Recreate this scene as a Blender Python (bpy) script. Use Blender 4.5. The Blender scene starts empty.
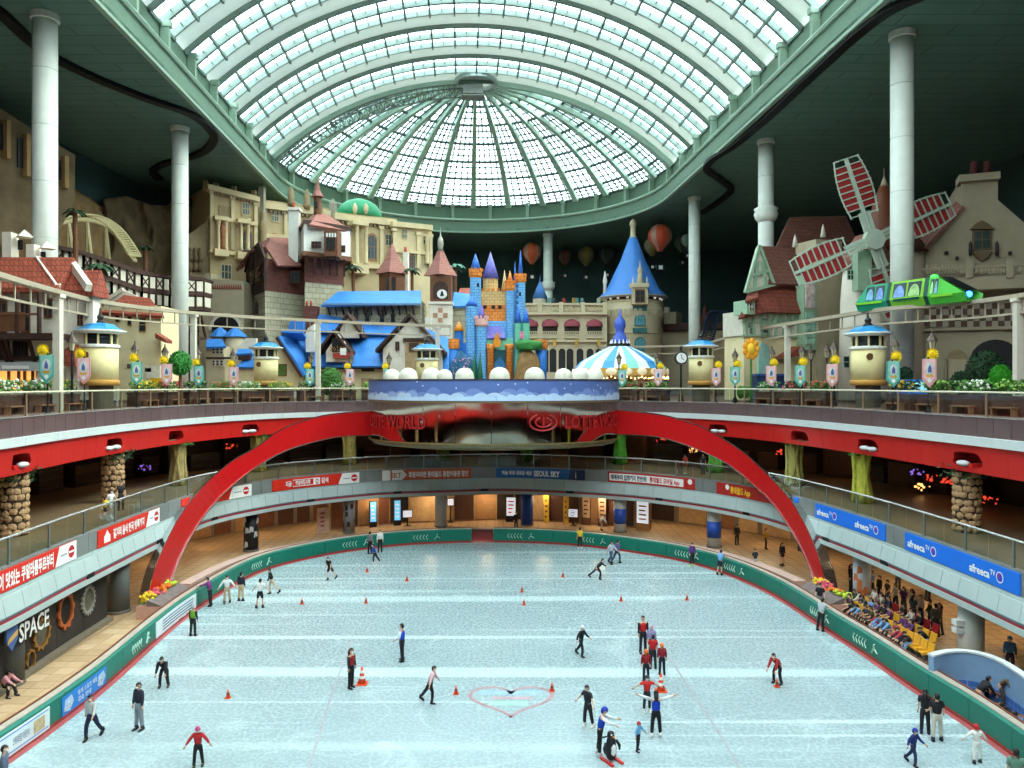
import bpy, bmesh, math, random
from mathutils import Vector, Matrix
random.seed(7)
PI = math.pi
SC = bpy.context.scene
COL = SC.collection
# ------------------------------------------------------------------ camera, sky, light, exposure
F, CX, CY, CZ = 770.0, 512.0, 384.0, 13.0
cam = bpy.data.cameras.new('camera'); cam_o = bpy.data.objects.new('camera', cam); COL.objects.link(cam_o)
cam.sensor_fit = 'HORIZONTAL'; cam.sensor_width = 36; cam.lens = F / 1024 * 36; cam.clip_end = 600; cam.clip_start = .05
cam_o.location = (0, 0, CZ); cam_o.rotation_euler = (PI / 2, 0, 0); SC.camera = cam_o
w = bpy.data.worlds.new('overcast_sky'); SC.world = w; w.use_nodes = True
bg = w.node_tree.nodes['Background']; bg.inputs[0].default_value = (.95, .985, 1.0, 1); bg.inputs[1].default_value = 9.5
sun = bpy.data.lights.new('sun', 'SUN'); sun.energy = 10.0; sun.angle = .5; sun.color = (1, .9, .74)
sun_o = bpy.data.objects.new('sun', sun); COL.objects.link(sun_o); sun_o.location = (60, 60, 90)
sun_o.rotation_euler = Vector((-.74, -.12, -.66)).to_track_quat('-Z', 'Y').to_euler()
po = bpy.data.lights.new('skylight_portal', 'AREA'); po.shape = 'RECTANGLE'; po.size = 52; po.size_y = 150; po.cycles.is_portal = True
po_o = bpy.data.objects.new('skylight_portal', po); COL.objects.link(po_o); po_o.location = (-1.6, 54, 42.5)
po_o.rotation_euler = (0, 0, .0636)
SC.view_settings.view_transform = 'Standard'; SC.view_settings.look = 'None'
SC.view_settings.gamma = 1; SC.view_settings.use_curve_mapping = False; SC.view_settings.exposure = 0.0
SC.cycles.max_bounces = 8; SC.cycles.diffuse_bounces = 4; SC.cycles.glossy_bounces = 4; SC.cycles.transparent_max_bounces = 24

# ------------------------------------------------------------------ helpers
def C(r, g, b):
    f = lambda c: ((c / 255 + .055) / 1.055) ** 2.4 if c > 10 else c / 255 / 12.92
    return (f(r), f(g), f(b), 1)
MATS = {}
def M(name, rgb=None, rough=.65, metal=0.0, var=.12, scale=3.0, bump=0.0, emit=0.0, kind=None, rgb2=None, size=(.6, .3), mortar=None, spec=.35, alpha=1):
    if name in MATS: return MATS[name]
    m = bpy.data.materials.new(name); m.use_nodes = True; nt = m.node_tree; N, L = nt.nodes, nt.links
    b = N['Principled BSDF']; b.inputs['Roughness'].default_value = rough; b.inputs['Metallic'].default_value = metal
    b.inputs['Specular IOR Level'].default_value = spec
    col = C(*rgb); b.inputs['Base Color'].default_value = col; m.diffuse_color = col
    tc = N.new('ShaderNodeTexCoord')
    if kind in ('brick', 'tile', 'check'):
        sx = N.new('ShaderNodeSeparateXYZ'); L.new(tc.outputs['Object'], sx.inputs[0])
        ad = N.new('ShaderNodeMath'); L.new(sx.outputs[0], ad.inputs[0]); L.new(sx.outputs[1], ad.inputs[1])
        cb = N.new('ShaderNodeCombineXYZ'); L.new(ad.outputs[0], cb.inputs[0]); L.new(sx.outputs[2], cb.inputs[1])
        t = N.new('ShaderNodeTexBrick'); L.new(cb.outputs[0], t.inputs['Vector']); t.inputs['Scale'].default_value = 1
        t.inputs['Color1'].default_value = col; t.inputs['Color2'].default_value = C(*(rgb2 or rgb))
        t.inputs['Mortar'].default_value = C(*(mortar or [c * .55 for c in rgb]))
        t.inputs['Brick Width'].default_value = size[0]; t.inputs['Row Height'].default_value = size[1]
        t.inputs['Mortar Size'].default_value = .06 * size[1]
        if kind == 'tile': t.offset = 0.0
        src = t.outputs['Color']
        bp = N.new('ShaderNodeBump'); bp.inputs['Strength'].default_value = .4; bp.inputs['Distance'].default_value = .03; bp.invert = True
        L.new(t.outputs['Fac'], bp.inputs['Height']); L.new(bp.outputs[0], b.inputs['Normal'])
    else: src = None
    if var > 0:
        n = N.new('ShaderNodeTexNoise'); n.inputs['Scale'].default_value = scale; n.inputs['Detail'].default_value = 5
        L.new(tc.outputs['Object'], n.inputs['Vector'])
        r = N.new('ShaderNodeMapRange'); r.inputs[1].default_value = .3; r.inputs[2].default_value = .7
        r.inputs[3].default_value = 1 - var; r.inputs[4].default_value = 1 + var; L.new(n.outputs['Fac'], r.inputs[0])
        mx = N.new('ShaderNodeVectorMath'); mx.operation = 'SCALE'; mx.inputs[0].default_value = col[:3]
        if src: L.new(src, mx.inputs[0])
        L.new(r.outputs[0], mx.inputs['Scale']); L.new(mx.outputs[0], b.inputs['Base Color'])
        if bump:
            bp = N.new('ShaderNodeBump'); bp.inputs['Strength'].default_value = bump; bp.inputs['Distance'].default_value = .15
            L.new(n.outputs['Fac'], bp.inputs['Height']); L.new(bp.outputs[0], b.inputs['Normal'])
    elif src: L.new(src, b.inputs['Base Color'])
    if emit: b.inputs['Emission Color'].default_value = col; b.inputs['Emission Strength'].default_value = emit
    MATS[name] = m; return m
def glass_mat(name, rgb, tr, rough=.05):
    m = bpy.data.materials.new(name); m.use_nodes = True; nt = m.node_tree; N, L = nt.nodes, nt.links
    for n in list(N): N.remove(n)
    o = N.new('ShaderNodeOutputMaterial'); t = N.new('ShaderNodeBsdfTransparent'); t.inputs[0].default_value = C(*rgb)
    g = N.new('ShaderNodeBsdfGlossy'); g.inputs['Roughness'].default_value = rough; g.inputs[0].default_value = (.9, .95, .95, 1)
    x = N.new('ShaderNodeMixShader'); lw = N.new('ShaderNodeLayerWeight'); pw_ = N.new('ShaderNodeMath'); pw_.operation = 'POWER'; pw_.inputs[1].default_value = 4
    L.new(lw.outputs['Facing'], pw_.inputs[0]); a = N.new('ShaderNodeMath'); a.operation = 'MULTIPLY_ADD'; a.inputs[1].default_value = .5 * tr; a.inputs[2].default_value = .04 * tr; a.use_clamp = True
    L.new(pw_.outputs[0], a.inputs[0])
    L.new(a.outputs[0], x.inputs[0]); L.new(t.outputs[0], x.inputs[1]); L.new(g.outputs[0], x.inputs[2]); L.new(x.outputs[0], o.inputs[0])
    MATS[name] = m; return m

class MB:
    def __init__(s): s.v = []; s.f = []
    def add(s, vs, fs):
        o = len(s.v); s.v += [tuple(v) for v in vs]; s.f += [tuple(i + o for i in f) for f in fs]; return s
    def box(s, x0, x1, y0, y1, z0, z1, rz=0, c=None, T=None):
        vs = [Vector((x, y, z)) for x in (x0, x1) for y in (y0, y1) for z in (z0, z1)]
        if rz:
            cx, cy = c or ((x0 + x1) / 2, (y0 + y1) / 2); ca, sa = math.cos(rz), math.sin(rz)
            vs = [Vector((cx + (v.x - cx) * ca - (v.y - cy) * sa, cy + (v.x - cx) * sa + (v.y - cy) * ca, v.z)) for v in vs]
        if T: vs = [T @ v for v in vs]
        return s.add(vs, [(0, 1, 3, 2), (4, 6, 7, 5), (0, 4, 5, 1), (2, 3, 7, 6), (0, 2, 6, 4), (1, 5, 7, 3)])
    def bar(s, a, b, w=.1, h=None, up=(0, 0, 1)):
        a, b = Vector(a), Vector(b); h = h or w; d = (b - a).normalized(); u = Vector(up)
        if abs(d.dot(u)) > .98: u = Vector((0, 1, 0))
        sd = d.cross(u).normalized() * w / 2; u = sd.cross(d).normalized() * h / 2
        vs = [p + i * sd + j * u for p in (a, b) for i, j in ((-1, -1), (1, -1), (1, 1), (-1, 1))]
        return s.add(vs, [(3, 2, 1, 0), (4, 5, 6, 7), (0, 1, 5, 4), (1, 2, 6, 5), (2, 3, 7, 6), (3, 0, 4, 7)])
    def lathe(s, prof, n=16, c=(0, 0, 0), a0=0, a1=2 * PI, sy=1):
        full = abs(a1 - a0 - 2 * PI) < 1e-6; k = n if full else n + 1; vs = []; fs = []
        for r, z in prof:
            for i in range(k):
                a = a0 + (a1 - a0) * i / n; vs.append((c[0] + r * math.cos(a), c[1] + r * sy * math.sin(a), c[2] + z))
        for j in range(len(prof) - 1):
            for i in range(n):
                p, q = j * k + i, j * k + (i + 1) % k; fs.append((p, q, q + k, p + k))
        if full and prof[0][0] > 1e-4: fs.append(tuple(range(n - 1, -1, -1)))
        if full and prof[-1][0] > 1e-4: fs.append(tuple((len(prof) - 1) * k + i for i in range(n)))
        return s.add(vs, fs)
    def cyl(s, a, b, r, n=10, r2=None):
        return s.tube([a, b], [r, r if r2 is None else r2], n)
    def tube(s, pts, r, n=6, closed=False):
        pts = [Vector(p) for p in pts]; m = len(pts); vs = []; fs = []
        rr = r if isinstance(r, (list, tuple)) else [r] * m; ref = None
        for i, p in enumerate(pts):
            d = (pts[(i + 1) % m] - pts[i - 1]) if closed else (pts[min(i + 1, m - 1)] - pts[max(i - 1, 0)])
            d.normalize()
            if ref is None: ref = Vector((0, 0, 1)) if abs(d.z) < .9 else Vector((1, 0, 0))
            a = d.cross(ref).normalized(); b = a.cross(d).normalized(); ref = b
            for k in range(n):
                t = 2 * PI * k / n; vs.append(p + rr[i] * (math.cos(t) * a + math.sin(t) * b))
        for i in range(m if closed else m - 1):
            for k in range(n):
                p, q = i * n + k, i * n + (k + 1) % n; i2 = ((i + 1) % m) * n
                fs.append((p, q, i2 + (k + 1) % n, i2 + k))
        if not closed: fs += [tuple(range(n - 1, -1, -1)), tuple((m - 1) * n + k for k in range(n))]
        return s.add(vs, fs)
    def prism(s, poly, a, b, axis='y'):
        n = len(poly); mk = {'y': lambda u, v, t: (u, t, v), 'z': lambda u, v, t: (u, v, t), 'x': lambda u, v, t: (t, u, v)}[axis]
        vs = [mk(u, v, a) for u, v in poly] + [mk(u, v, b) for u, v in poly]
        return s.add(vs, [tuple(range(n)), tuple(range(2 * n - 1, n - 1, -1))] + [(i, i + n, (i + 1) % n + n, (i + 1) % n) for i in range(n)])
    def ball(s, c, r, n=10, m=6, sx=1, sy=1, sz=1):
        pr = [(r * math.sin(PI * j / m) if 0 < j < m else 0.0, -r * math.cos(PI * j / m)) for j in range(m + 1)]
        t = MB().lathe([(max(p, 1e-5), z) for p, z in pr], n)
        return s.add([(c[0] + x * sx, c[1] + y * sy, c[2] + z * sz) for x, y, z in t.v], t.f)
    def blob(s, c, r, rnd, n=9, m=6, amp=.25, sx=1, sy=1, sz=1):
        t = MB().ball((0, 0, 0), 1, n, m); ph = [rnd.uniform(0, 6) for _ in range(3)]
        vs = []
        for x, y, z in t.v:
            k = r * (1 + amp * math.sin(5 * x + ph[0]) * math.sin(5 * y + ph[1]) + amp * .6 * math.sin(7 * z + ph[2]) + rnd.uniform(-amp, amp) * .4)
            vs.append((c[0] + x * k * sx, c[1] + y * k * sy, c[2] + z * k * sz))
        return s.add(vs, t.f)
    def gable(s, x0, x1, y0, y1, z0, zr, t=.25, over=.5, axis='x', hip=0):
        # tent roof, ridge along x or y, closed solid; hip pulls the ridge ends in
        if axis == 'x':
            X0, X1, Y0, Y1 = x0 - over * .6, x1 + over * .6, y0 - over, y1 + over; ym = (y0 + y1) / 2
            vs = [(X0, Y0, z0), (X1, Y0, z0), (X1, Y1, z0), (X0, Y1, z0), (X0 + hip, ym, zr), (X1 - hip, ym, zr)]
            fs = [(0, 1, 5, 4), (2, 3, 4, 5), (3, 0, 4), (1, 2, 5), (3, 2, 1, 0)]
        else:
            X0, X1, Y0, Y1 = x0 - over, x1 + over, y0 - over * .6, y1 + over * .6; xm = (x0 + x1) / 2
            vs = [(X0, Y0, z0), (X1, Y0, z0), (X1, Y1, z0), (X0, Y1, z0), (xm, Y0 + hip, zr), (xm, Y1 - hip, zr)]
            fs = [(0, 4, 5, 3), (1, 2, 5, 4), (0, 1, 4), (2, 3, 5), (3, 2, 1, 0)]
        lo = [(x, y, z - t) for x, y, z in vs[:4]]; s.add(vs + lo, fs[:-1] + [(0, 6, 7, 1), (1, 7, 8, 2), (2, 8, 9, 3), (3, 9, 6, 0), (6, 9, 8, 7)]); return s
    def mesh(s, name, smooth=False):
        me = bpy.data.meshes.new(name); me.from_pydata(s.v, [], s.f); me.validate(); me.update()
        if smooth:
            for p in me.polygons: p.use_smooth = True
        return me
    def build(s, name, mat, parent=None, smooth=False, loc=None, rz=None, **tags):
        return put(s.mesh(name, smooth), name, mat, parent, loc, rz, **tags)
def put(me, name, mat=None, parent=None, loc=None, rz=None, **tags):
    if mat is not None and not me.materials: me.materials.append(mat)
    o = bpy.data.objects.new(name, me); COL.objects.link(o)
    if parent: o.parent = parent
    if loc is not None: o.location = loc
    if rz is not None: o.rotation_euler = (0, 0, rz)
    tag(o, **tags); return o
def tag(o, label=None, cat=None, group=None, kind=None):
    if label: o['label'] = label
    if cat: o['category'] = cat
    if group: o['group'] = group
    if kind: o['kind'] = kind
    return o
def thing(name, loc, rz=0, label=None, cat=None, group=None, kind=None, parent=None):
    o = bpy.data.objects.new(name, None); COL.objects.link(o); o.location = loc; o.rotation_euler = (0, 0, rz); o.empty_display_size = .2
    if parent: o.parent = parent
    return tag(o, label, cat, group, kind)
def clone(root, loc, rz=0, label=None, group=None, swap=None):
    r = root.copy(); COL.objects.link(r); r.location = loc; r.rotation_euler = (0, 0, rz)
    if label: r['label'] = label
    if group: r['group'] = group
    for ch in root.children:
        c = ch.copy(); COL.objects.link(c); c.parent = r
        if swap and ch.type == 'MESH' and ch.material_slots[0].material in swap:
            c.material_slots[0].link = 'OBJECT'; c.material_slots[0].material = swap[ch.material_slots[0].material]
        for g in ch.children:
            d = g.copy(); COL.objects.link(d); d.parent = c
    return r
# points of the place read from the photograph's perspective: at a height z, or at a depth d
def G(px, py, z): d = F * (CZ - z) / (py - CY); return Vector(((px - CX) / F * d, d, z))
def P(px, py, d): return Vector(((px - CX) / F * d, d, CZ + (CY - py) / F * d))
def catmull(pts, n=8, closed=False):
    out = []; m = len(pts)
    g = (lambda i: pts[i % m]) if closed else (lambda i: pts[max(0, min(m - 1, i))])
    for i in range(m if closed else m - 1):
        a, b, c, d = g(i - 1), g(i), g(i + 1), g(i + 2)
        for k in range(n):
            t = k / n; out.append(.5 * ((2 * b) + (c - a) * t + (2 * a - 5 * b + 4 * c - d) * t * t + (3 * b - a - 3 * c + d) * t ** 3))
    if not closed: out.append(pts[-1].copy())
    return out
class Loop:
    """closed plan curve sampled by length, running left side -> far end -> right side -> near end"""
    def __init__(s, pts):
        s.p = pts; s.L = [0]
        for i in range(len(pts)): s.L.append(s.L[-1] + (pts[(i + 1) % len(pts)] - pts[i]).length)
        s.len = s.L[-1]
    def at(s, l):
        l %= s.len; lo, hi = 0, len(s.p) - 1
        while lo < hi:
            m = (lo + hi + 1) // 2
            if s.L[m] <= l: lo = m
            else: hi = m - 1
        a, b = s.p[lo], s.p[(lo + 1) % len(s.p)]; t = (l - s.L[lo]) / max(1e-6, s.L[lo + 1] - s.L[lo])
        return a.lerp(b, t)
    def fr(s, l):
        p = s.at(l); t = (s.at(l + .4) - s.at(l - .4)).normalized(); return p, t, Vector((-t.y, t.x))      # outward normal
    def hit(s, px, ymin=15):
        r = (px - CX) / F
        for i in range(len(s.p)):
            a, b = s.p[i], s.p[(i + 1) % len(s.p)]; fa, fb = a.x - r * a.y, b.x - r * b.y
            if fa * fb <= 0 and a.y > ymin and fa != fb:
                l = s.L[i] + (s.L[i + 1] - s.L[i]) * fa / (fa - fb); return l - s.len if px < CX and l > .6 * s.len else l
        return None
    def pt(s, l, out, z): p, t, n = s.fr(l); return Vector((p.x + n.x * out, p.y + n.y * out, z))
    def offset(s, d, step=1.2):
        s.oc = getattr(s, 'oc', {})
        if d in s.oc: return s.oc[d]
        n = int(s.len / step); s.oc[d] = Loop([(lambda q: Vector((q.x, q.y)))(s.pt(s.len * i / n, d, 0)) for i in range(n)]); return s.oc[d]
    def sweep(s, mb, prof, l0, l1, step=1.0, close=False, caps=True):
        n = max(1, int(math.ceil((l1 - l0) / step))); k = len(prof); vs = []; fs = []
        for i in range(n + 1):
            l = l0 + (l1 - l0) * i / n
            for o, z in prof: vs.append(s.pt(l, o, z))
        for i in range(n):
            for j in range(k if close else k - 1):
                a, b = i * k + j, i * k + (j + 1) % k; fs.append((a, b, b + k, a + k))
        if close and caps: fs += [tuple(range(k - 1, -1, -1)), tuple(n * k + j for j in range(k))]
        return mb.add(vs, fs)
def rectp(o0, o1, z0, z1): return [(o0, z0), (o0, z1), (o1, z1), (o1, z0)]
def make_loop(meas, c, a, b, n):
    far = catmull([Vector(p) for p in meas], 8); near = []
    for i in range(1, 40):
        t = -PI * i / 40; x = c[0] + a * math.copysign(abs(math.cos(t)) ** (2 / n), math.cos(t)); y = c[1] + b * math.copysign(abs(math.sin(t)) ** (2 / n), math.sin(t))
        if y < min(meas[0][1], meas[-1][1]) - 1: near.append(Vector((x, y)))
    lp = Loop(far + near); m = int(lp.len / .9); lp = Loop([lp.at(lp.len * i / m) for i in range(m)])
    for _ in range(3):
        q = lp.p; lp = Loop([(q[i - 1] + 2 * q[i] + q[(i + 1) % len(q)]) / 4 for i in range(len(q))])
    return lp
def gp(lst, z): return [(lambda v: (v.x, v.y))(G(x, y, z)) for x, y in lst]
E1 = make_loop(gp([(50, 730), (106, 686), (155, 641.5), (197, 608), (256, 573), (306, 559), (356, 550), (416, 544), (477, 542), (512, 542), (574, 545), (624, 551), (674, 559), (719, 571), (774, 595), (836, 636), (868, 656), (918, 692), (968, 723), (1005, 751)], 0), (0, 28), 17.6, 24, 3.2)
E2 = make_loop(gp([(0, 541.5), (62, 519), (100, 506.5), (160, 487), (210, 473.5), (263, 466), (306, 461.5), (381, 456.5), (446, 455), (511, 454), (592, 456.5), (642, 459), (689.5, 463), (722, 466.5), (768, 473), (813, 483), (875.5, 499), (918, 511.5), (968, 526.5), (1024, 544)], 6.6), (-.2, 33), 20.8, 31, 3.2)
E3 = make_loop([(-23.4, 35.2), (-24.3, 42), (-24.6, 50), (-23.8, 58), (-21.5, 65), (-17.6, 70), (-12.5, 72.6), (-7, 73.6), (-1, 74), (5, 73.4), (10.4, 71.6), (15.0, 67.6), (18.2, 62.5), (20.2, 56), (21.4, 49), (22, 43), (22.7, 34.2)], (-.35, 36), 23.2, 35.6, 3.2)
EA = E2.offset(-1.0)
RECT = (-47.5, 56.5, -35, 146)          # hall inner walls x0 x1 y0 y1
def to_rect(c, p, r=RECT):
    d = p - c; ts = []
    if d.x > 1e-6: ts.append((r[1] - c.x) / d.x)
    if d.x < -1e-6: ts.append((r[0] - c.x) / d.x)
    if d.y > 1e-6: ts.append((r[3] - c.y) / d.y)
    if d.y < -1e-6: ts.append((r[2] - c.y) / d.y)
    return c + d * min(ts)
def slab(loop, out, z0, z1, c, rect, step=2.0, mb=None):
    mb = mb or MB(); n = int(loop.len / step); vs = []; fs = []; c = Vector(c)
    for i in range(n):
        p = loop.pt(loop.len * i / n, out, 0).to_2d(); q = to_rect(c, p, rect)
        vs += [(p.x, p.y, z1), (q.x, q.y, z1), (q.x, q.y, z0), (p.x, p.y, z0)]
    # corners of the rectangle: nearest outer points are snapped on them
    for cx in rect[:2]:
        for cy in rect[2:]:
            i = min(range(n), key=lambda i: (vs[4 * i + 1][0] - cx) ** 2 + (vs[4 * i + 1][1] - cy) ** 2)
            vs[4 * i + 1] = (cx, cy, z1); vs[4 * i + 2] = (cx, cy, z0)
    for i in range(n):
        a, b = 4 * i, 4 * ((i + 1) % n)
        for j in range(4): fs.append((a + j, a + (j + 1) % 4, b + (j + 1) % 4, b + j))
    return mb.add(vs, fs)
ORDW = 'first second third fourth fifth sixth seventh eighth ninth tenth eleventh twelfth thirteenth fourteenth fifteenth sixteenth seventeenth eighteenth nineteenth twentieth'.split()
ORDW += ['twenty-' + w_ for w_ in ORDW[:9]] + ['thirtieth'] + ['thirty-' + w_ for w_ in ORDW[:9]] + ['fortieth'] + ['forty-' + w_ for w_ in ORDW[:9]]
_font_cache = {}
def text_geo(body, bold=.0):
    """flat lettering as vertices / faces, height of a capital = 1, starting at x = 0"""
    if (body, bold) in _font_cache: return _font_cache[(body, bold)]
    cu = bpy.data.curves.new('lettering', 'FONT'); cu.body = body; cu.size = 1.37; cu.offset = bold; cu.resolution_u = 2
    o = bpy.data.objects.new('lettering', cu); COL.objects.link(o); bpy.context.view_layer.update()
    me = bpy.data.meshes.new_from_object(o.evaluated_get(bpy.context.evaluated_depsgraph_get()))
    vs = [v.co.copy() for v in me.vertices]; fs = [tuple(p.vertices) for p in me.polygons]
    bpy.data.objects.remove(o); bpy.data.curves.remove(cu); bpy.data.meshes.remove(me)
    xs = [v.x for v in vs] or [0]; wd = max(xs) - min(xs); x0 = min(xs); vs = [(v.x - x0, v.y) for v in vs]
    _font_cache[(body, bold)] = (vs, fs, wd); return vs, fs, wd
def lettering(body, fn, u0, v0, h, width=None, bold=.02, mb=None):
    vs, fs, wd = text_geo(body, bold); k = h if width is None else width / max(wd, 1e-6); mb = mb or MB()
    return mb.add([fn(u0 + x * k, v0 + y * h) for x, y in vs], fs)
# ------------------------------------------------------------------ materials of the hall
ceil_m = M('ceiling_green_panels', (100, 132, 120), .7, var=.06, scale=.5, kind='brick', rgb2=(95, 127, 115), size=(9, 1.6), mortar=(80, 112, 102))
def flat_uv(m):      # panels laid out in plan (x, y)
    for l in list(m.node_tree.links):
        if l.to_node.type == 'TEX_BRICK': cb = l.from_node
    sx = [n for n in m.node_tree.nodes if n.type == 'SEPXYZ'][0]
    for i in (0, 1):
        m.node_tree.links.new(sx.outputs[i], cb.inputs[i])
flat_uv(ceil_m)
wall_m = M('hall_wall_dark', (58, 84, 82), .85, var=.1, scale=.3)
ring_m = M('ring_green', (106, 134, 114), .5, var=.05)
ring2_m = M('ring_light_green', (144, 170, 150), .45, var=.04)
col_m = M('column_pale', (210, 215, 206), .5, var=.05, scale=1.5)
steel_m = M('skylight_steel', (118, 136, 128), .55, var=.06)
band_m = M('skylight_band', (196, 212, 208), .5, var=.06, scale=.6)
N, L = band_m.node_tree.nodes, band_m.node_tree.links; tl_ = N.new('ShaderNodeBsdfTranslucent'); tl_.inputs[0].default_value = C(204, 212, 208); mx_ = N.new('ShaderNodeMixShader'); mx_.inputs[0].default_value = .33
L.new(N['Principled BSDF'].outputs[0], mx_.inputs[1]); L.new(tl_.outputs[0], mx_.inputs[2]); L.new(mx_.outputs[0], N['Material Output'].inputs[0])
rib_m = M('apse_rib', (168, 196, 182), .5, var=.05)
rib_d = M('apse_bar_grey', (82, 98, 94), .6, var=.05)
pane_m = glass_mat('skylight_glass', (236, 246, 248), .5)
# ------------------------------------------------------------------ hall shell
x0, x1, y0, y1 = RECT; ZC = 38.35
for nm, b in (('wall_left', (x0 - .5, x0, y0 - .5, y1 + .5)), ('wall_right', (x1, x1 + .5, y0 - .5, y1 + .5)), ('wall_back', (x0, x1, y1, y1 + .5)), ('wall_front', (x0, x1, y0 - .5, y0))):
    MB().box(b[0], b[1], b[2], b[3], -1, ZC + .6).build(nm, wall_m, kind='structure')
RC1, RC0, RR = Vector((-4.8, 102.7)), Vector((1.1, 10.0)), 26.0
AX = (RC0 - RC1).normalized(); TX = Vector((-AX.y, AX.x)); VLEN = (RC0 - RC1).length       # AX towards the viewer, TX to the right
rp = []
for i in range(49): a = PI * i / 48; rp.append(RC1 - TX * math.cos(a) * RR - AX * math.sin(a) * RR)
for i in range(1, 12): rp.append(RC1 + TX * RR + AX * VLEN * i / 12)
for i in range(49): a = PI * i / 48; rp.append(RC0 + TX * math.cos(a) * RR + AX * math.sin(a) * RR)
for i in range(1, 12): rp.append(RC0 - TX * RR - AX * VLEN * i / 12)
RING = Loop(rp)
slab(RING, 0, ZC, ZC + .5, (-1.8, 56), RECT, 2.0).build('ceiling', ceil_m, kind='structure')
rg = thing('trim_1', (0, 0, 0), label='pale green ring fascia around the oval skylight opening', kind='structure')
RING.sweep(MB(), [(0, ZC), (0, 40.3), (.7, 40.3), (.7, 42.9), (1.6, 42.9), (1.6, ZC)], 0, RING.len, 1.3).build('ring_fascia', ring_m, rg)
RING.sweep(MB(), rectp(-.12, .3, ZC - .12, ZC + .14), 0, RING.len, 1.3, True, False).build('lower_edge', ring2_m, rg)
MB().tube([RING.pt(RING.len * i / 150, -.1, 40.35) for i in range(150)], .24, 6, True).build('moulding', ring2_m, rg)
mb = MB().box(-.22, .22, -.15, .55, 0, 2.5).box(-.3, .3, -.3, .55, 2.2, 2.7); bm_ = mb.mesh('bracket')
for i in range(56):
    l = RING.len * i / 56; p, t, n = RING.fr(l)
    if p.y < 20: continue
    put(bm_, 'bracket', ring2_m, rg, (p.x + n.x * .1, p.y + n.y * .1, 40.3), math.atan2(n.y, n.x) - PI / 2)
# black slot of the ceiling track
tk = M('track_black', (14, 16, 17), .6, var=0)
for pts in ([(-30, -12), (0, 10), (30, 38), (57, 57), (100, 78), (150, 98), (185, 110), (205, 122), (214, 136), (205, 149), (185, 157), (165, 162), (153, 170), (160, 178)],
            [(960, -22), (905, 0), (880, 14), (850, 38), (810, 75), (768, 115), (735, 143), (712, 158), (707, 168), (720, 178), (731, 188), (722, 198), (702, 212)]):
    q = catmull([P(x, y, (ZC - .05 - CZ) * F / (CY - y)) for x, y in pts], 6)
    mb = MB(); vs = []; fs = []
    for i, p in enumerate(q):
        d = (q[min(i + 1, len(q) - 1)] - q[max(i - 1, 0)]).normalized(); s_ = Vector((-d.y, d.x, 0)) * .42
        vs += [p + s_, p - s_, p - s_ + Vector((0, 0, -.35)), p + s_ + Vector((0, 0, -.35))]
    for i in range(len(q) - 1):
        for j in range(4): fs.append((4 * i + j, 4 * i + (j + 1) % 4, 4 * i + 4 + (j + 1) % 4, 4 * i + 4 + j))
    mb.add(vs, fs + [(0, 1, 2, 3), (len(vs) - 1, len(vs) - 2, len(vs) - 3, len(vs) - 4)]).build('ceiling_track', tk, label='black winding balloon track on the ceiling, %s of the skylight' % ('left side' if pts[0][0] < 500 else 'right side'), cat='track')
# ------------------------------------------------------------------ skylight: barrel vault and far half dome
HW, ZS, ZT = 26.75, 42.9, 53.6
VR = (HW ** 2 + (ZT - ZS) ** 2) / 2 / (ZT - ZS); VA = math.asin(HW / VR); VZ = ZT - VR
def vault(s_, a, r=0): q = RC1 + AX * s_ + TX * (VR + r) * math.sin(a); return Vector((q.x, q.y, VZ + (VR + r) * math.cos(a)))
def apse(ph, a, r=0):
    d = -TX * math.cos(ph) - AX * math.sin(ph); q = RC1 + d * (VR + r) * math.sin(a); return Vector((q.x, q.y, VZ + (VR + r) * math.cos(a)))
NA = 22; da = 2 * VA / NA
def arc_beam(mb, s0, s1, r0, r1, n=44):
    vs = []; fs = []
    for i in range(n + 1):
        a = -VA + 2 * VA * i / n
        vs += [vault(s0, a, r0), vault(s1, a, r0), vault(s1, a, r1), vault(s0, a, r1)]
    for i in range(n):
        for j in range(4): fs.append((4 * i + j, 4 * i + (j + 1) % 4, 4 * i + 4 + (j + 1) % 4, 4 * i + 4 + j))
    return mb.add(vs, fs)
vt = thing('barrel_skylight', (RC1.x, RC1.y, ZS), label='glazed barrel vault skylight with pale arched bands above the rink', cat='skylight', kind='structure')
def wput(mb, nm, mat, par, **k):          # world-space mesh under an empty that is moved only
    o = mb.build(nm, mat, par, **k); o.matrix_parent_inverse = Matrix.Translation(par.location).inverted(); return o
BAY = 8.0; nb = int(VLEN / BAY)
pw = (VR) * da * .96
rest = MB()
pm = MB().box(-pw / 2, pw / 2, -1.05, 1.05, -.02, .02).mesh('pane')
yaw = math.atan2(TX.y, TX.x)
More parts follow.
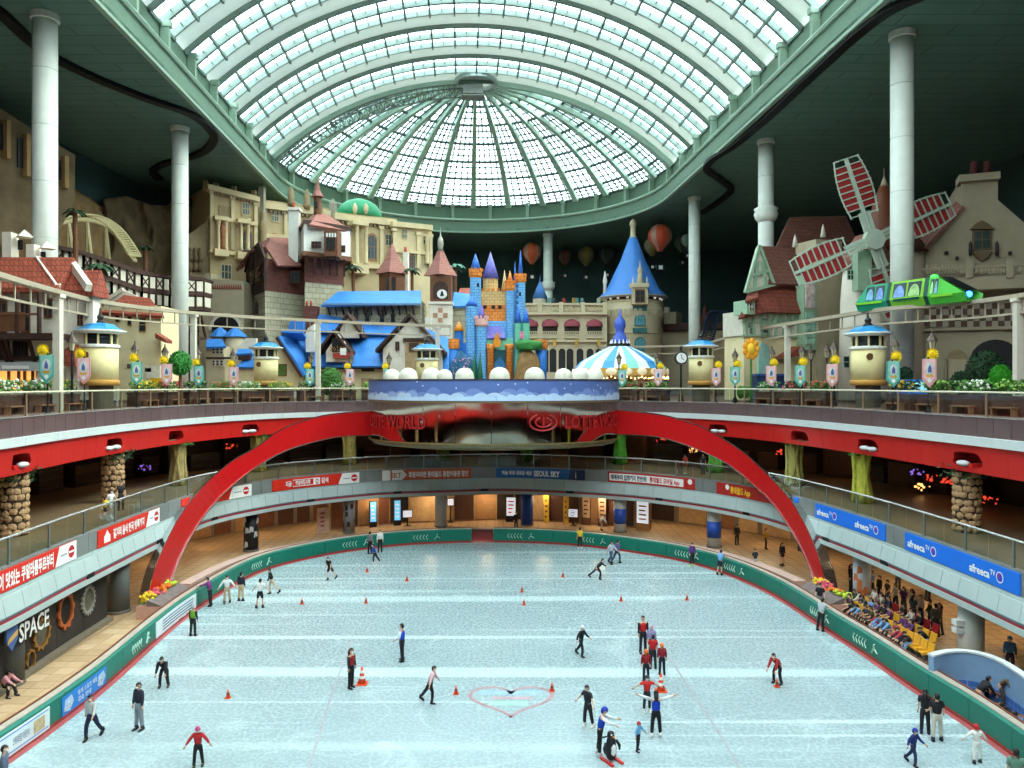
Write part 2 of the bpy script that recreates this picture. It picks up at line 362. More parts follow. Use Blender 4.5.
for b in range(nb):
    s0 = b * BAY
    wput(arc_beam(MB(), s0 + .25, s0 + 2.75, -.1, .5), 'solid_band', band_m, vt)
    mb = MB(); arc_beam(mb, s0 - .12, s0 + .2, -.5, .4); wput(mb, 'arched_rib', steel_m, vt)
    mb = MB(); arc_beam(mb, s0 + 5.15, s0 + 5.5, -.35, .25); arc_beam(mb, s0 + 2.75, s0 + 2.95, -.25, .3); arc_beam(mb, s0 + 7.65, s0 + 7.85, -.25, .3)
    for i in range(NA + 1):
        a = -VA + da * i; mb.bar(vault(s0 + 2.5, a, -.25), vault(s0 + 7.9, a, -.25), .2, .3, up=Vector((0, 0, 1)))
        if i < NA: mb.bar(vault(s0 + 2.9, a + da / 2, 0), vault(s0 + 7.7, a + da / 2, 0), .07, .1)
    wput(mb, 'glazing_bars', steel_m, vt)
    for k, sc_ in enumerate((s0 + 4.05, s0 + 6.6)):
        for i in range(NA):
            a = -VA + da * (i + .5); p = vault(sc_, a)
            if b < 6:
                o = put(pm, 'pane', pane_m, vt); o.location = p - vt.location
                o.rotation_euler = (Matrix.Rotation(yaw, 3, 'Z') @ Matrix.Rotation(a, 3, 'Y')).to_euler()
            else:
                T = Matrix.Translation(p) @ Matrix.Rotation(yaw, 4, 'Z') @ Matrix.Rotation(a, 4, 'Y')
                rest.box(-pw / 2, pw / 2, -1.05, 1.05, -.02, .02, T=T)
wput(rest, 'further_panes', pane_m, vt)['kind'] = 'stuff'
# truss walkway along the last rib
mb = MB(); n = 40
ua = [vault(-.5, -VA + 2 * VA * i / n * .5, -1.0) for i in range(n + 1)]; ub = [vault(-.5, -VA + 2 * VA * i / n * .5, -2.2) for i in range(n + 1)]; uc = [vault(.9, -VA + 2 * VA * i / n * .5, -1.0) for i in range(n + 1)]
for q in (ua, ub, uc): mb.tube(q, .11, 5)
for i in range(n):
    mb.bar(ua[i], ub[i + (i % 2)], .09).bar(ub[i], ua[i + 1], .09).bar(uc[i], ub[i], .09)
tr = thing('maintenance_gantry', ua[0], label='arched truss gantry under the skylight where the half dome begins', cat='gantry')
tr.location = RC1.to_3d() + Vector((0, 0, ZS))
wput(mb, 'truss', M('gantry_steel', (110, 122, 112), .5), tr)
mb = MB(); p = vault(.5, -.01, -1.4); mb.box(p.x - 1.3, p.x + 1.3, p.y - .8, p.y + .8, p.z - .9, p.z + .3).box(p.x - 1.5, p.x + 1.5, p.y - .9, p.y + .9, p.z - 1.2, p.z - 1.05)
wput(mb, 'work_platform', M('gantry_grey', (120, 126, 118), .6), tr)
# far half dome
ap = thing('half_dome_skylight', (RC1.x, RC1.y, ZS), label='glazed half dome with radial ribs at the far end of the skylight', cat='skylight', kind='structure')
NB = 14
for i in range(NB + 1):
    ph = PI * i / NB; vs = []; fs = []; m = 14
    side = Vector((-(-TX * math.cos(ph) - AX * math.sin(ph)).y, (-TX * math.cos(ph) - AX * math.sin(ph)).x, 0))
    for j in range(m + 1):
        a = .07 + (VA - .07) * j / m; hw = .2 + .26 * j / m
        p, q = apse(ph, a, -.75), apse(ph, a, .3); vs += [p - side * hw, p + side * hw, q + side * hw, q - side * hw]
    for j in range(m):
        for k in range(4): fs.append((4 * j + k, 4 * j + (k + 1) % 4, 4 * j + 4 + (k + 1) % 4, 4 * j + 4 + k))
    wput(MB().add(vs, fs), 'radial_rib', rib_m, ap)
rows = [.075, .2, .32, .43, .53, .62, .71, VA]
mb = MB(); fine = MB()
for a in rows:
    mb.tube([apse(PI * i / 56, a, -.1) for i in range(57)], .24, 5)
for r_ in range(len(rows) - 1):
    a0, a1 = rows[r_], rows[r_ + 1]
    for k in (1, 2): fine.tube([apse(PI * i / 56, a0 + (a1 - a0) * k / 3, -.05) for i in range(57)], .12, 4)
    for i in range(NB):
        for k in range(1, 5):
            if r_ < 2 and k % 2: continue
            ph = PI * (i + k / 5) / NB; fine.bar(apse(ph, a0), apse(ph, a1), .2)
        p = [apse(PI * (i + e) / NB, a) for a in (a0, a1) for e in (.02, .98)]
        u = Vector((0, 0, .04)); q = MB().add([p[0], p[1], p[3], p[2], p[0] + u, p[1] + u, p[3] + u, p[2] + u], [(0, 1, 2, 3), (7, 6, 5, 4), (0, 4, 5, 1), (1, 5, 6, 2), (2, 6, 7, 3), (3, 7, 4, 0)])
        wput(q, 'pane', pane_m, ap)
wput(mb, 'ring_bars', rib_d, ap); wput(fine, 'glazing_bars', rib_d, ap)
mb = MB(); mb.lathe([(.1, VZ + VR + .3), (2.9, VZ + VR + .15), (2.9, VZ + VR - .6), (2.4, VZ + VR - .6), (2.4, VZ + VR - .1), (.1, VZ + VR)], 28, (RC1.x, RC1.y, 0)); wput(mb, 'crown_disc', band_m, ap)
# near half dome, never in view: simple closing cap keeps the hall shut with the same glazing bands
mb = MB(); gl = MB()
for r_ in range(6):
    a0, a1 = VA * r_ / 6, VA * (r_ + 1) / 6
    for i in range(14):
        e = [(lambda ph, a: (lambda q: Vector((q.x, q.y, VZ + VR * math.cos(a))))(RC0 + (TX * math.cos(ph) + AX * math.sin(ph)) * VR * math.sin(a)))(PI * (i + f) / 14, a) for a in (a0, a1) for f in (0, 1)]
        (mb if i % 2 else gl).add([e[0], e[1], e[3], e[2]], [(0, 1, 2, 3)])
nd = thing('near_half_dome', (RC0.x, RC0.y, ZS), kind='structure'); wput(mb, 'solid_band', band_m, nd); wput(gl, 'pane_field', pane_m, nd)['kind'] = 'stuff'
# ------------------------------------------------------------------ big round columns
def column(px, d, label, base=11.4, collar=None, r=.78):
    X = (px - CX) / F * d; t = thing('hall_column', (X, d, base), label=label, cat='column', group='tall pale round columns of the hall')
    h = ZC - base; MB().lathe([(r, 0), (r, h)], 24).build('shaft', col_m, t, True)
    MB().lathe([(r, h - .5), (r + .12, h - .45), (r + .12, h - .02)], 24).build('top_ring', col_m, t)
    m = MB()
    for k in range(1, 7): m.lathe([(r + .004, h * k / 7 - .02), (r + .012, h * k / 7), (r + .004, h * k / 7 + .02)], 24)
    m.build('joint_bands', M('column_joint', (165, 180, 176), .5), t)
    if collar:
        z = CZ + (CY - collar) / F * d - base; MB().lathe([(r, z - .9), (r + .3, z - .5), (r + .45, z), (r + .3, z + .25), (r + .45, z + .5), (r, z + .8)], 24).build('collar', col_m, t, True)
column(45, 52.8, 'thick pale column rising behind the red tiled roof, leftmost')
column(180, 76, 'pale column in front of the half-timbered gallery')
column(548, 130, 'far slender pale column behind the castle and arcade', collar=286)
column(694.5, 104.4, 'pale column beside the blue cone tower and clock')
column(766, 80, 'pale collared column behind the half-timbered red roof gable', collar=214)
column(902, 55.5, 'thick pale column in front of the windmill sails')
# ------------------------------------------------------------------ ice rink, lower floor
ice = bpy.data.materials.new('ice'); ice.use_nodes = True; nt = ice.node_tree; N, L = nt.nodes, nt.links
b = N['Principled BSDF']; b.inputs['Roughness'].default_value = .22; b.inputs['Specular IOR Level'].default_value = .45
tc = N.new('ShaderNodeTexCoord')
def noise(scale, detail=4, vec=None, dist=0):
    n = N.new('ShaderNodeTexNoise'); n.inputs['Scale'].default_value = scale; n.inputs['Detail'].default_value = detail; n.inputs['Distortion'].default_value = dist
    L.new(vec or tc.outputs['Object'], n.inputs['Vector']); return n.outputs['Fac']
def rng(src, a, b_, c, d):
    n = N.new('ShaderNodeMapRange'); L.new(src, n.inputs[0])
    for i, v in zip((1, 2, 3, 4), (a, b_, c, d)): n.inputs[i].default_value = v
    return n.outputs[0]
def mapped(sx, sy, rz):
    n = N.new('ShaderNodeMapping'); n.inputs['Scale'].default_value = (sx, sy, 1); n.inputs['Rotation'].default_value = (0, 0, rz); L.new(tc.outputs['Object'], n.inputs[0]); return n.outputs[0]
def mix(fac, a, b_):
    n = N.new('ShaderNodeMix'); n.data_type = 'RGBA'; L.new(fac, n.inputs[0])
    for i, v in ((6, a), (7, b_)):
        if isinstance(v, tuple): n.inputs[i].default_value = v
        else: L.new(v, n.inputs[i])
    return n.outputs[2]
c0 = mix(rng(noise(.12, 5), .35, .65, 0, 1), C(142, 162, 165), C(151, 171, 174))
c0 = mix(rng(noise(1.0, 8, mapped(1.2, 5, .05)), .4, .8, 0, .14), c0, C(168, 190, 192))          # resurfacing passes across the rink
c0 = mix(rng(noise(1.0, 1, mapped(.012, .45, .015)), .6, .67, 0, .7), c0, C(196, 218, 219))
c0 = mix(rng(noise(1.0, 2, mapped(.007, 1.1, -.02)), .62, .66, 0, .65), c0, C(206, 224, 225))
c0 = mix(rng(noise(1.0, 2, mapped(.01, .8, .06)), .64, .67, 0, .5), c0, C(200, 220, 221))
def contour(sc, rz, w_, amt, ax=1.0):      # thin curved lines where a slow noise crosses its middle: skate tracks
    global c0
    m1 = N.new('ShaderNodeMath'); m1.operation = 'SUBTRACT'; m1.inputs[1].default_value = .5; L.new(noise(1.0, 1, mapped(sc, sc * ax, rz)), m1.inputs[0])
    m2 = N.new('ShaderNodeMath'); m2.operation = 'ABSOLUTE'; L.new(m1.outputs[0], m2.inputs[0]); c0 = mix(rng(m2.outputs[0], 0, w_, amt * .5, 0), c0, C(200, 220, 221))
for sc, rz, w_, amt, ax in ((.16, .3, .006, .6, 1), (.23, 1.7, .007, .5, 1.4), (.31, 2.6, .008, .45, .8), (.12, .9, .004, .6, 2.2), (.45, .1, .01, .35, 1.2), (.19, 2.1, .005, .5, .6)): contour(sc, rz, w_, amt, ax)
for rz, s_ in ((.9, .9), (-.7, 1.1), (.35, 1.3), (-1.2, .8)):                                        # skate scratches
    c0 = mix(rng(noise(1.0, 2, mapped(.13 * s_, 7 * s_, rz), .35), .68, .73, 0, .45), c0, C(196, 219, 219))
L.new(c0, b.inputs['Base Color']); L.new(rng(noise(7.0, 5), .3, .7, .22, .32), b.inputs['Roughness'])
bp = N.new('ShaderNodeBump'); bp.inputs['Strength'].default_value = .02; L.new(noise(2.5, 4), bp.inputs['Height']); L.new(bp.outputs[0], b.inputs['Normal'])
n1 = 180; mb = MB(); ring_ = [E1.pt(E1.len * i / n1, 0, 0) for i in range(n1)]
mb.add([(0, 36, 0)] + ring_, [(0, (i + 1) % n1 + 1, i + 1) for i in range(n1)]); io = mb.build('floor_ice', ice, kind='structure', label='pale blue scratched ice of the oval skating rink')
# painted lines in the ice
red_line = M('ice_red_line', (172, 132, 136), .35, var=.25, scale=2)
def paint(name, prof_pts, wid, mat, z=.006):
    q = [Vector((p[0], p[1], z)) for p in prof_pts]; vs = []; fs = []
    for i, p in enumerate(q):
        d = (q[min(i + 1, len(q) - 1)] - q[max(i - 1, 0)]).normalized(); s_ = Vector((-d.y, d.x, 0)) * wid / 2; vs += [p + s_, p - s_]
    for i in range(len(q) - 1): fs.append((2 * i, 2 * i + 1, 2 * i + 3, 2 * i + 2))
    return MB().add(vs, fs).build(name, mat, io)
E1.sweep(MB(), [(-.27, .005), (-.02, .005)], 0, E1.len, 1).build('edge_line', M('edge_red', (160, 78, 78), .5, var=.2, scale=1.5), io)
hc = G(511, 699, 0)
heart = []
for i in range(49):
    t = 2 * PI * i / 48; heart.append((hc.x + 1.72 * math.sin(t) ** 3, hc.y + (13 * math.cos(t) - 5 * math.cos(2 * t) - 2 * math.cos(3 * t) - math.cos(4 * t)) / 17 * 1.75))
paint('heart_line', heart, .15, red_line)
paint('heart_blue_bar', [(hc.x - 1.35, hc.y + .65), (hc.x + 1.3, hc.y + .65)], .42, M('ice_blue_print', (150, 182, 214), .35, var=.2))
paint('heart_red_bar', [(hc.x - .8, hc.y + .1), (hc.x + .9, hc.y + .1)], .22, M('ice_pink_print', (188, 150, 156), .35, var=.2))
paint('heart_green_bar', [(hc.x - .9, hc.y - .45), (hc.x + .7, hc.y - .45)], .4, M('ice_green_print', (160, 205, 186), .35, var=.2))
for pts in ([(352, 640), (333, 690), (318, 740), (308, 768)], [(668, 655), (690, 690), (712, 722), (740, 768)]):
    paint('guide_line', [tuple(G(x, y, 0))[:2] for x, y in pts], .07, M('ice_faint_line', (158, 152, 158), .35, var=.2))
# lower floor
lf = M('walk_floor_tan', (176, 146, 110), .45, var=.08, scale=.8, kind='tile', rgb2=(168, 138, 104), size=(.8, .8), mortar=(140, 114, 86)); flat_uv(lf)
R1 = (-40, 40, -20, 96)
slab(E1, .05, -.3, -.005, (0, 36), R1, 1.5).build('floor', lf, kind='structure')
for nm, b_ in (('wall_lower_left', (-40.4, -40, -20, 96)), ('wall_lower_right', (40, 40.4, -20, 96)), ('wall_lower_back', (-40, 40, 96, 96.4)), ('wall_lower_front', (-40, 40, -20.4, -20))):
    MB().box(*b_, -.3, 11.2).build(nm, M('inner_wall_dark', (44, 38, 34), .8, var=.1), kind='structure')
# individual paving tiles on the left walkway where they can be told apart
wt = thing('floor_walkway_paving', (0, 0, 0), label='tan square paving between the left rink board and the black mural wall', kind='structure')
tl = MB().box(-.388, .388, -.388, .388, 0, .03).mesh('paving_tile'); tmats = [M('paving_%d' % i, c, .5, var=.06) for i, c in enumerate([(190, 160, 124), (182, 152, 116), (196, 167, 132), (176, 146, 110)])]
tms = []
for m_ in tmats:
    t2 = tl.copy(); t2.materials.append(m_); tms.append(t2)
cnt = 0
for j in range(26):
    for i in range(9):
        y = 27.6 + j * .8; l = None
        x = -23.4 + i * .8
        lim = min((p for p in E1.p if p.x < 0 and p.y > 20), key=lambda p: abs(p.y - y)).x
        if x + .4 < lim - .75 and x > -21.6 and cnt < 300:
            put(random.choice(tms), 'paving_tile', None, wt, (x, y, -.004)); cnt += 1
# ------------------------------------------------------------------ rink boards
green_m = M('rink_board_green', (14, 110, 92), .42, var=.05, scale=1)
gcap_m = M('board_cap_steel', (196, 186, 170), .35, metal=.3, var=.06)
red_trim = M('board_red_trim', (150, 52, 48), .5, var=.1)
lA = E1.hit(20, 5) or 0; gates = [E1.hit(199), E1.hit(477.5 + 5), E1.hit(780)]
l_start = E1.hit(50) - 9; l_end = E1.hit(1000) + 8
cuts = [l_start, gates[0], gates[0] + .01, gates[1] - .9, gates[1] + .9, gates[2], gates[2] + .01, l_end]
names = ['green rink board along the left walkway with pasted notices', 'long green rink board curving round the far left of the ice', 'long green rink board curving round the far right of the ice', 'green rink board in front of the seated spectators']
RB = []
for k in range(4):
    a, b_ = cuts[2 * k], cuts[2 * k + 1]; rb = thing('rink_board', E1.pt((a + b_) / 2, 0, 0), label=names[k], cat='rink board', group='green rink boards'); RB.append(rb)
    n = max(1, round((b_ - a) / 2.44)); st = (b_ - a) / n
    for i in range(n):
        wput(E1.sweep(MB(), [(.02, 0), (.02, .98), (.16, 1.05), (.5, 1.05), (.5, 0)], a + i * st + .012, a + (i + 1) * st - .012, .61, True), 'board_panel', green_m, rb)
    wput(E1.sweep(MB(), rectp(.14, .42, 1.051, 1.10), a, b_, 1, True), 'cap_rail', gcap_m, rb)
    wput(E1.sweep(MB(), rectp(.43, .52, 1.051, 1.13), a, b_, 1, True), 'brown_edge', M('cap_brown', (112, 60, 36), .5), rb)
    wput(E1.sweep(MB(), rectp(-.01, .04, .0, .12), a, b_, 1, True), 'kick_strip', red_trim, rb)
rb = thing('rink_gate', E1.pt(gates[1], 0, 0), label='small dark red gate gap in the far rink board', cat='gate')
wput(E1.sweep(MB(), rectp(.1, .4, .0, .9), gates[1] - .88, gates[1] + .88, .6, True), 'gate_panel', M('gate_red', (110, 38, 36), .5), rb)
wput(E1.sweep(MB(), rectp(.0, .5, .9, 1.0), gates[1] - .88, gates[1] + .88, .6, True), 'gate_top', M('gate_dark', (70, 40, 38), .5), rb)
# bench plinth and dark mat strip behind the far boards
kb = thing('rinkside_kerb', (0, 0, 0), label='pink stone kerb bench running behind the far rink boards', cat='bench')
a, b_ = E1.hit(215) , E1.hit(772)
E1.sweep(MB(), rectp(1.5, 2.3, 0, .75), a, b_, 1, True).build('stone_seat', M('kerb_pink', (188, 158, 146), .6, var=.08), kb)
E1.sweep(MB(), rectp(.95, 1.5, 0, .5), a, b_, 1, True).build('mat_strip', M('mat_dark', (46, 46, 58), .7), kb)
# ------------------------------------------------------------------ middle balcony
pg = M('balcony_panel_grey', (128, 132, 130), .5, metal=.2, var=.1, scale=.7)
bw = M('balcony_white', (172, 186, 184), .45, var=.04, scale=1)
brd = M('balcony_red_stripe', (158, 48, 56), .45, var=.05)
slab(E2, .3, 5.1, 5.45, (0, 36), R1, 1.5).build('floor_middle_balcony', M('balcony_floor', (128, 106, 82), .35, var=.12, scale=.4), kind='structure')
slab(E2, .3, 3.0, 3.2, (0, 36), R1, 1.5).build('ceiling_lower', M('soffit_lower', (150, 152, 146), .7, var=.04), kind='structure')
l0, l1 = E2.hit(2) - 10, E2.hit(1022) + 10
def panels(loop, prof, l0, l1, wdt, name, mat, par, gap=.015, skip=(), step=.7):
    n = round((l1 - l0) / wdt); st = (l1 - l0) / n
    for i in range(n):
        a, b_ = l0 + i * st + gap, l0 + (i + 1) * st - gap
        if any(s0 < (a + b_) / 2 < s1 for s0, s1 in skip): continue
        loop.sweep(MB(), prof, a, b_, step, True).build(name, mat, par)
f2 = thing('trim_2', (0, 0, 0), label='curved front of the middle balcony, white band with red stripe', kind='structure')
panels(E2, rectp(0, .3, 4.42, 5.45), l0, l1, 1.25, 'grey_panel', pg, f2)
panels(E2, [(-.05, 4.42), (.3, 4.42), (.3, 4.25), (-.05, 4.25)], l0, l1, 3.0, 'ledge_panel', bw, f2)
panels(E2, [(-.12, 4.25), (.3, 4.25), (.3, 3.5), (-.28, 3.5)], l0, l1, 1.4, 'white_tile', bw, f2)
E2.sweep(MB(), [(-.29, 3.5), (-.23, 3.5), (-.23, 3.42), (-.29, 3.42)], l0, l1, 1, True).build('shadow_line', M('line_blue_grey', (96, 116, 124), .5), f2)
E2.sweep(MB(), rectp(-.25, .3, 3.26, 3.45), l0, l1, 1, True).build('red_stripe', brd, f2)
E2.sweep(MB(), [(-.3, 3.26), (.3, 3.26), (.3, 3.0), (0, 2.95), (-.3, 3.0)], l0, l1, 1, True).build('white_lip', bw, f2)
E2.sweep(MB(), [(-.2, 5.46), (-.2, 3.0), (.3, 3.0)], l1, E2.len + l0, 1.5).build('near_front', bw, f2)
for px in (85, 155, 211, 309, 397, 484, 571, 661, 749, 889, 830):
    l = E2.hit(px); E2.sweep(MB(), rectp(-.31, -.2, 3.27, 3.5), l - .35, l + .35, .35, True).build('dark_vent', tk, f2)
rail_m = M('rail_steel', (206, 208, 202), .25, metal=.7, var=.03); glass_m = glass_mat('rail_glass', (228, 236, 232), .8)
def railing(name, loop, l0, l1, zb, zt, sp, off, label, rmat, post):
    t = thing(name, (0, 0, 0), label=label, cat='railing'); n = round((l1 - l0) / sp); st = (l1 - l0) / n
    m = int((l1 - l0) / .9); MB().tube([loop.pt(l0 + (l1 - l0) * i / m, off, zt) for i in range(m + 1)], .055, 6).build('top_rail', rmat, t, True)
    pmesh = MB().box(-.03, .03, -.06, .06, 0, zt - zb).box(-.05, .05, -.09, .09, 0, .06).mesh('post')
    for i in range(n + 1):
        p, tt, nn = loop.fr(l0 + i * st)
        put(pmesh, 'post', post, t, (p.x + nn.x * off, p.y + nn.y * off, zb), math.atan2(tt.y, tt.x) + PI / 2)
    for i in range(n):
        for h in (0, 1):
            a = l0 + i * st + .06 + h * (st - .06) / 2; loop.sweep(MB(), rectp(off - .008, off + .008, zb + .06, zt - .07), a, a + st / 2 - .09, 1.0, True).build('glass_pane', glass_m, t)
    return t
railing('balcony_railing', E2, l0 + 4, l1 - 4, 5.45, 6.6, 3.3, .12, 'glass railing with steel handrail along the middle balcony', rail_m, M('post_steel', (120, 128, 124), .4, metal=.5))
# ------------------------------------------------------------------ upper deck
br = M('deck_panel_bronze', (112, 92, 92), .32, metal=.35, var=.1, scale=.5)
wh = M('deck_white_band', (206, 214, 212), .4, var=.03)
rd = M('deck_red', (196, 34, 30), .38, var=.05, scale=.5)
slab(E3, .2, 11.0, 11.4, (0, 36), RECT, 1.5).build('floor_upper_deck', M('deck_floor', (120, 92, 82), .5, var=.12, scale=.5), kind='structure')
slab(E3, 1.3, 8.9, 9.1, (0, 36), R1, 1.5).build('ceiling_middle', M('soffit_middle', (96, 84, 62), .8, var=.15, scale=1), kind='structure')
l0, l1 = E3.hit(2) - 12, E3.hit(1022) + 12
f3 = thing('trim_3', (0, 0, 0), label='curved front of the upper deck: bronze panels, white band, red panels', kind='structure')
panels(E3, rectp(0, .25, 10.45, 11.40), l0, l1, 1.15, 'bronze_panel', br, f3)
E3.sweep(MB(), rectp(-.05, .3, 11.38, 11.44), l0, l1, 1, True).build('deck_edge_strip', rail_m, f3)
panels(E3, [(-.22, 10.45), (.25, 10.45), (.25, 10.02), (-.18, 10.02)], l0, l1, 3.4, 'white_panel', wh, f3)
niche_px = [22, 115, 176, 250, 717, 798, 866, 965]
NL = [E3.hit(x) for x in niche_px]
RP = [(0, 10.02), (.25, 10.02), (.42, 8.65), (.16, 8.65)]
panels(E3, RP, l0, l1, 1.3, 'red_panel', rd, f3, gap=.008, skip=[(l - 1.3, l + 1.3) for l in NL])
E3.sweep(MB(), [(.05, 11.4), (0, 8.65), (.3, 8.65)], l1, E3.len + l0, 1.5).build('near_front', rd, f3)
E3.sweep(MB(), [(-.2, 10.45), (-.2, 10.02)], l1, E3.len + l0, 1.5).build('near_white_band', wh, f3)
E3.sweep(MB(), [(-.04, 11.42), (-.04, 10.47)], l1, E3.len + l0, 1.5).build('near_bronze_band', br, f3)
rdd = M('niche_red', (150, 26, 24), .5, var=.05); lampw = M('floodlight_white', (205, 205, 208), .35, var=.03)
n0, st = round((l1 - l0) / 1.3), (l1 - l0) / round((l1 - l0) / 1.3)
for qi, l in enumerate(NL):
    sk = [i for i in range(n0) if l - 1.3 < l0 + (i + .5) * st < l + 1.3]; a, b_ = l0 + sk[0] * st, l0 + (sk[-1] + 1) * st
    fo = lambda z: .16 * (10.02 - z) / 1.37
    inn, outr = [], []; hw, hh, zc = 1.12, .36, 9.27
    for k in range(32):
        t = 2 * PI * k / 32; c_, s_ = math.cos(t), math.sin(t)
        u = hw * math.copysign(abs(c_) ** .45, c_); v = hh * math.copysign(abs(s_) ** .45, s_)
        if s_ > 0: u *= .86
        inn.append((l + u, zc + v))
        m = min((b_ - l if c_ > 0 else l - a) / max(abs(c_) * hw, 1e-4), (10.02 - zc if s_ > 0 else zc - 8.65) / max(abs(s_) * hh, 1e-4))
        outr.append((l + c_ * hw * m, zc + s_ * hh * m))
    for cu, cv in ((a, 8.65), (b_, 8.65), (a, 10.02), (b_, 10.02)):
        k = min(range(32), key=lambda k: (outr[k][0] - cu) ** 2 + (outr[k][1] - cv) ** 2); outr[k] = (cu, cv)
    vs = [E3.pt(u, fo(z), z) for u, z in outr] + [E3.pt(u, fo(z), z) for u, z in inn] + [E3.pt(u, .9, z) for u, z in inn]
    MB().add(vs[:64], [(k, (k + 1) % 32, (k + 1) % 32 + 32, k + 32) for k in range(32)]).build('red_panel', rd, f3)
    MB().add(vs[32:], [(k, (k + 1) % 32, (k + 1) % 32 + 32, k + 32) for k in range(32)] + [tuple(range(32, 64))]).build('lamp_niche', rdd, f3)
    which = {0: (.4,), 1: (-.42, .45), 2: (), 3: (-.4, .4), 4: (-.4, .4), 5: (), 6: (-.4, .42), 7: (-.35,)}[qi]
    for du in which:
        p, tt, nn = E3.fr(l + du); r_ = math.atan2(tt.y, tt.x)
        fl = thing('floodlight', (p.x + nn.x * .15, p.y + nn.y * .15, 8.9), r_, '%soval floodlight, %s' % ('single white ' if len(which) == 1 else 'left white ' if du < 0 else 'right white ', ['leftmost niche', 'second niche from the left edge', '', 'left niche nearest the arch', 'right niche beside the arch', '', 'niche above the green tree pillar', 'niche above the stone pillar on the right'][qi]), 'floodlight', 'floodlights in the red niches')
        MB().ball((0, 0, .16), .42, 12, 7, 1, .6, .34).build('housing', lampw, fl, True)
        MB().box(-.16, .16, -.1, .1, 0, .08).build('bracket', M('lamp_pink', (190, 120, 120), .5), fl)
    if len(which) == 1:
        p = E3.pt(l - which[0], .3, 8.9); MB().box(-.25, .25, -.15, .15, 0, .2).build('junction_box', rd, loc=p, rz=0, label='small red junction box in the %s lamp niche' % ('leftmost' if qi == 0 else 'rightmost'), cat='box')
E3.sweep(MB(), rectp(.45, .7, 8.65, 8.95), l0, l1, 1, True).build('timber_eave', M('eave_wood', (130, 118, 92), .8, var=.2, scale=2), f3)
railing('deck_railing', E3, l0, l1, 11.44, 12.6, 3.6, .12, 'glass railing with pale handrail along the upper deck', M('rail_cream', (212, 204, 176), .35, metal=.2), M('post_wood', (128, 100, 76), .5))
# ------------------------------------------------------------------ red arch
def arch(Tp, Bp, label):
    n = 40; T_ = catmull([Vector(p) for p in Tp], 12); B_ = catmull([Vector(p) for p in Bp], 12)
    def res(q):
        lp = [0]
        for i in range(len(q) - 1): lp.append(lp[-1] + (q[i + 1] - q[i]).length)
        out = []
        for k in range(n + 1):
            t = lp[-1] * k / n; i = max(j for j in range(len(lp)) if lp[j] <= t + 1e-9); i = min(i, len(q) - 2)
            out.append(q[i].lerp(q[i + 1], (t - lp[i]) / (lp[i + 1] - lp[i])))
        return out
    T_, B_ = res(T_), res(B_); th = thing('arch', EA.pt(EA.hit(T_[-1].x), 0, 0), label=label, cat='arch', group='red arch halves')
    def w3(p, off):
        l = EA.hit(p.x); q = EA.pt(l, 0, 0); z = CZ + (CY - p.y) / F * q.y; return EA.pt(l, off, z)
    front = [(w3(a, 0), w3(b_, 0)) for a, b_ in zip(T_, B_)]; back = [(w3(a, 1.25), w3(b_, 1.25)) for a, b_ in zip(T_, B_)]
    # carry the heights of the front on to the back so the section stays square
    for i in range(n + 1):
        for k in (0, 1): back[i][k].z = front[i][k].z
        back[i] = (back[i][0].lerp(back[i][1], .45).lerp(front[i][0].lerp(front[i][1], .3), .25), back[i][1])
    vs = []; fs = []
    for i in range(n + 1): vs += [front[i][0], front[i][1], back[i][1], back[i][0]]
    fr_ = [(4 * i, 4 * i + 1, 4 * i + 5, 4 * i + 4) for i in range(n)] + [(4 * i + 3, 4 * i + 7, 4 * i + 6, 4 * i + 2) for i in range(n)]
    wput(MB().add(vs, fr_ + [(0, 3, 2, 1), (4 * n, 4 * n + 1, 4 * n + 2, 4 * n + 3)]), 'red_face', M('arch_red', (190, 20, 24), .3, var=.03), th)
    ch = M('arch_chrome', (200, 200, 198), .12, metal=.95, var=.05)
    for nm, k in (('chrome_underside', 1), ('chrome_top', 0)):
        mb = MB(); v2 = []; f2_ = []
        for i in range(n + 1):
            up = (front[i][0] - front[i][1]).normalized() * (.03 if k == 0 else -.03); dep = (back[i][k] - front[i][k]).normalized() * .06
            a, b_ = front[i][k] - dep, back[i][k] + dep; v2 += [a, b_, b_ + up * 3, a + up * 3]
        for i in range(n):
            for j in range(4): f2_.append((4 * i + j, 4 * i + (j + 1) % 4, 4 * i + 4 + (j + 1) % 4, 4 * i + 4 + j))
        wput(mb.add(v2, f2_ + [(0, 1, 2, 3), (4 * n + 3, 4 * n + 2, 4 * n + 1, 4 * n)]), nm, ch, th)
arch([(380, 411), (351, 413), (316, 418), (281, 430.5), (256, 448), (232, 461.5), (207, 483), (184, 510), (165, 544), (152.5, 576), (147, 608)],
     [(380, 434.5), (341, 436), (313.5, 441.5), (286, 450), (256, 466.5), (225, 491.5), (205, 514), (186, 544), (172.5, 576), (165, 608)], 'red half arch with chrome edges sweeping down to the left rinkside')
arch([(608, 409.5), (642, 413), (672, 418), (702, 428), (732, 445), (752, 460), (785.5, 494), (800.5, 516.5), (812, 539), (823, 570), (827, 592)],
     [(608, 433.5), (652, 435.5), (682, 443), (712, 455), (737, 470), (768, 498), (783, 516.5), (795.5, 536.5), (805.5, 556.5), (813, 576), (816, 592)], 'red half arch with chrome edges sweeping down to the right rinkside')
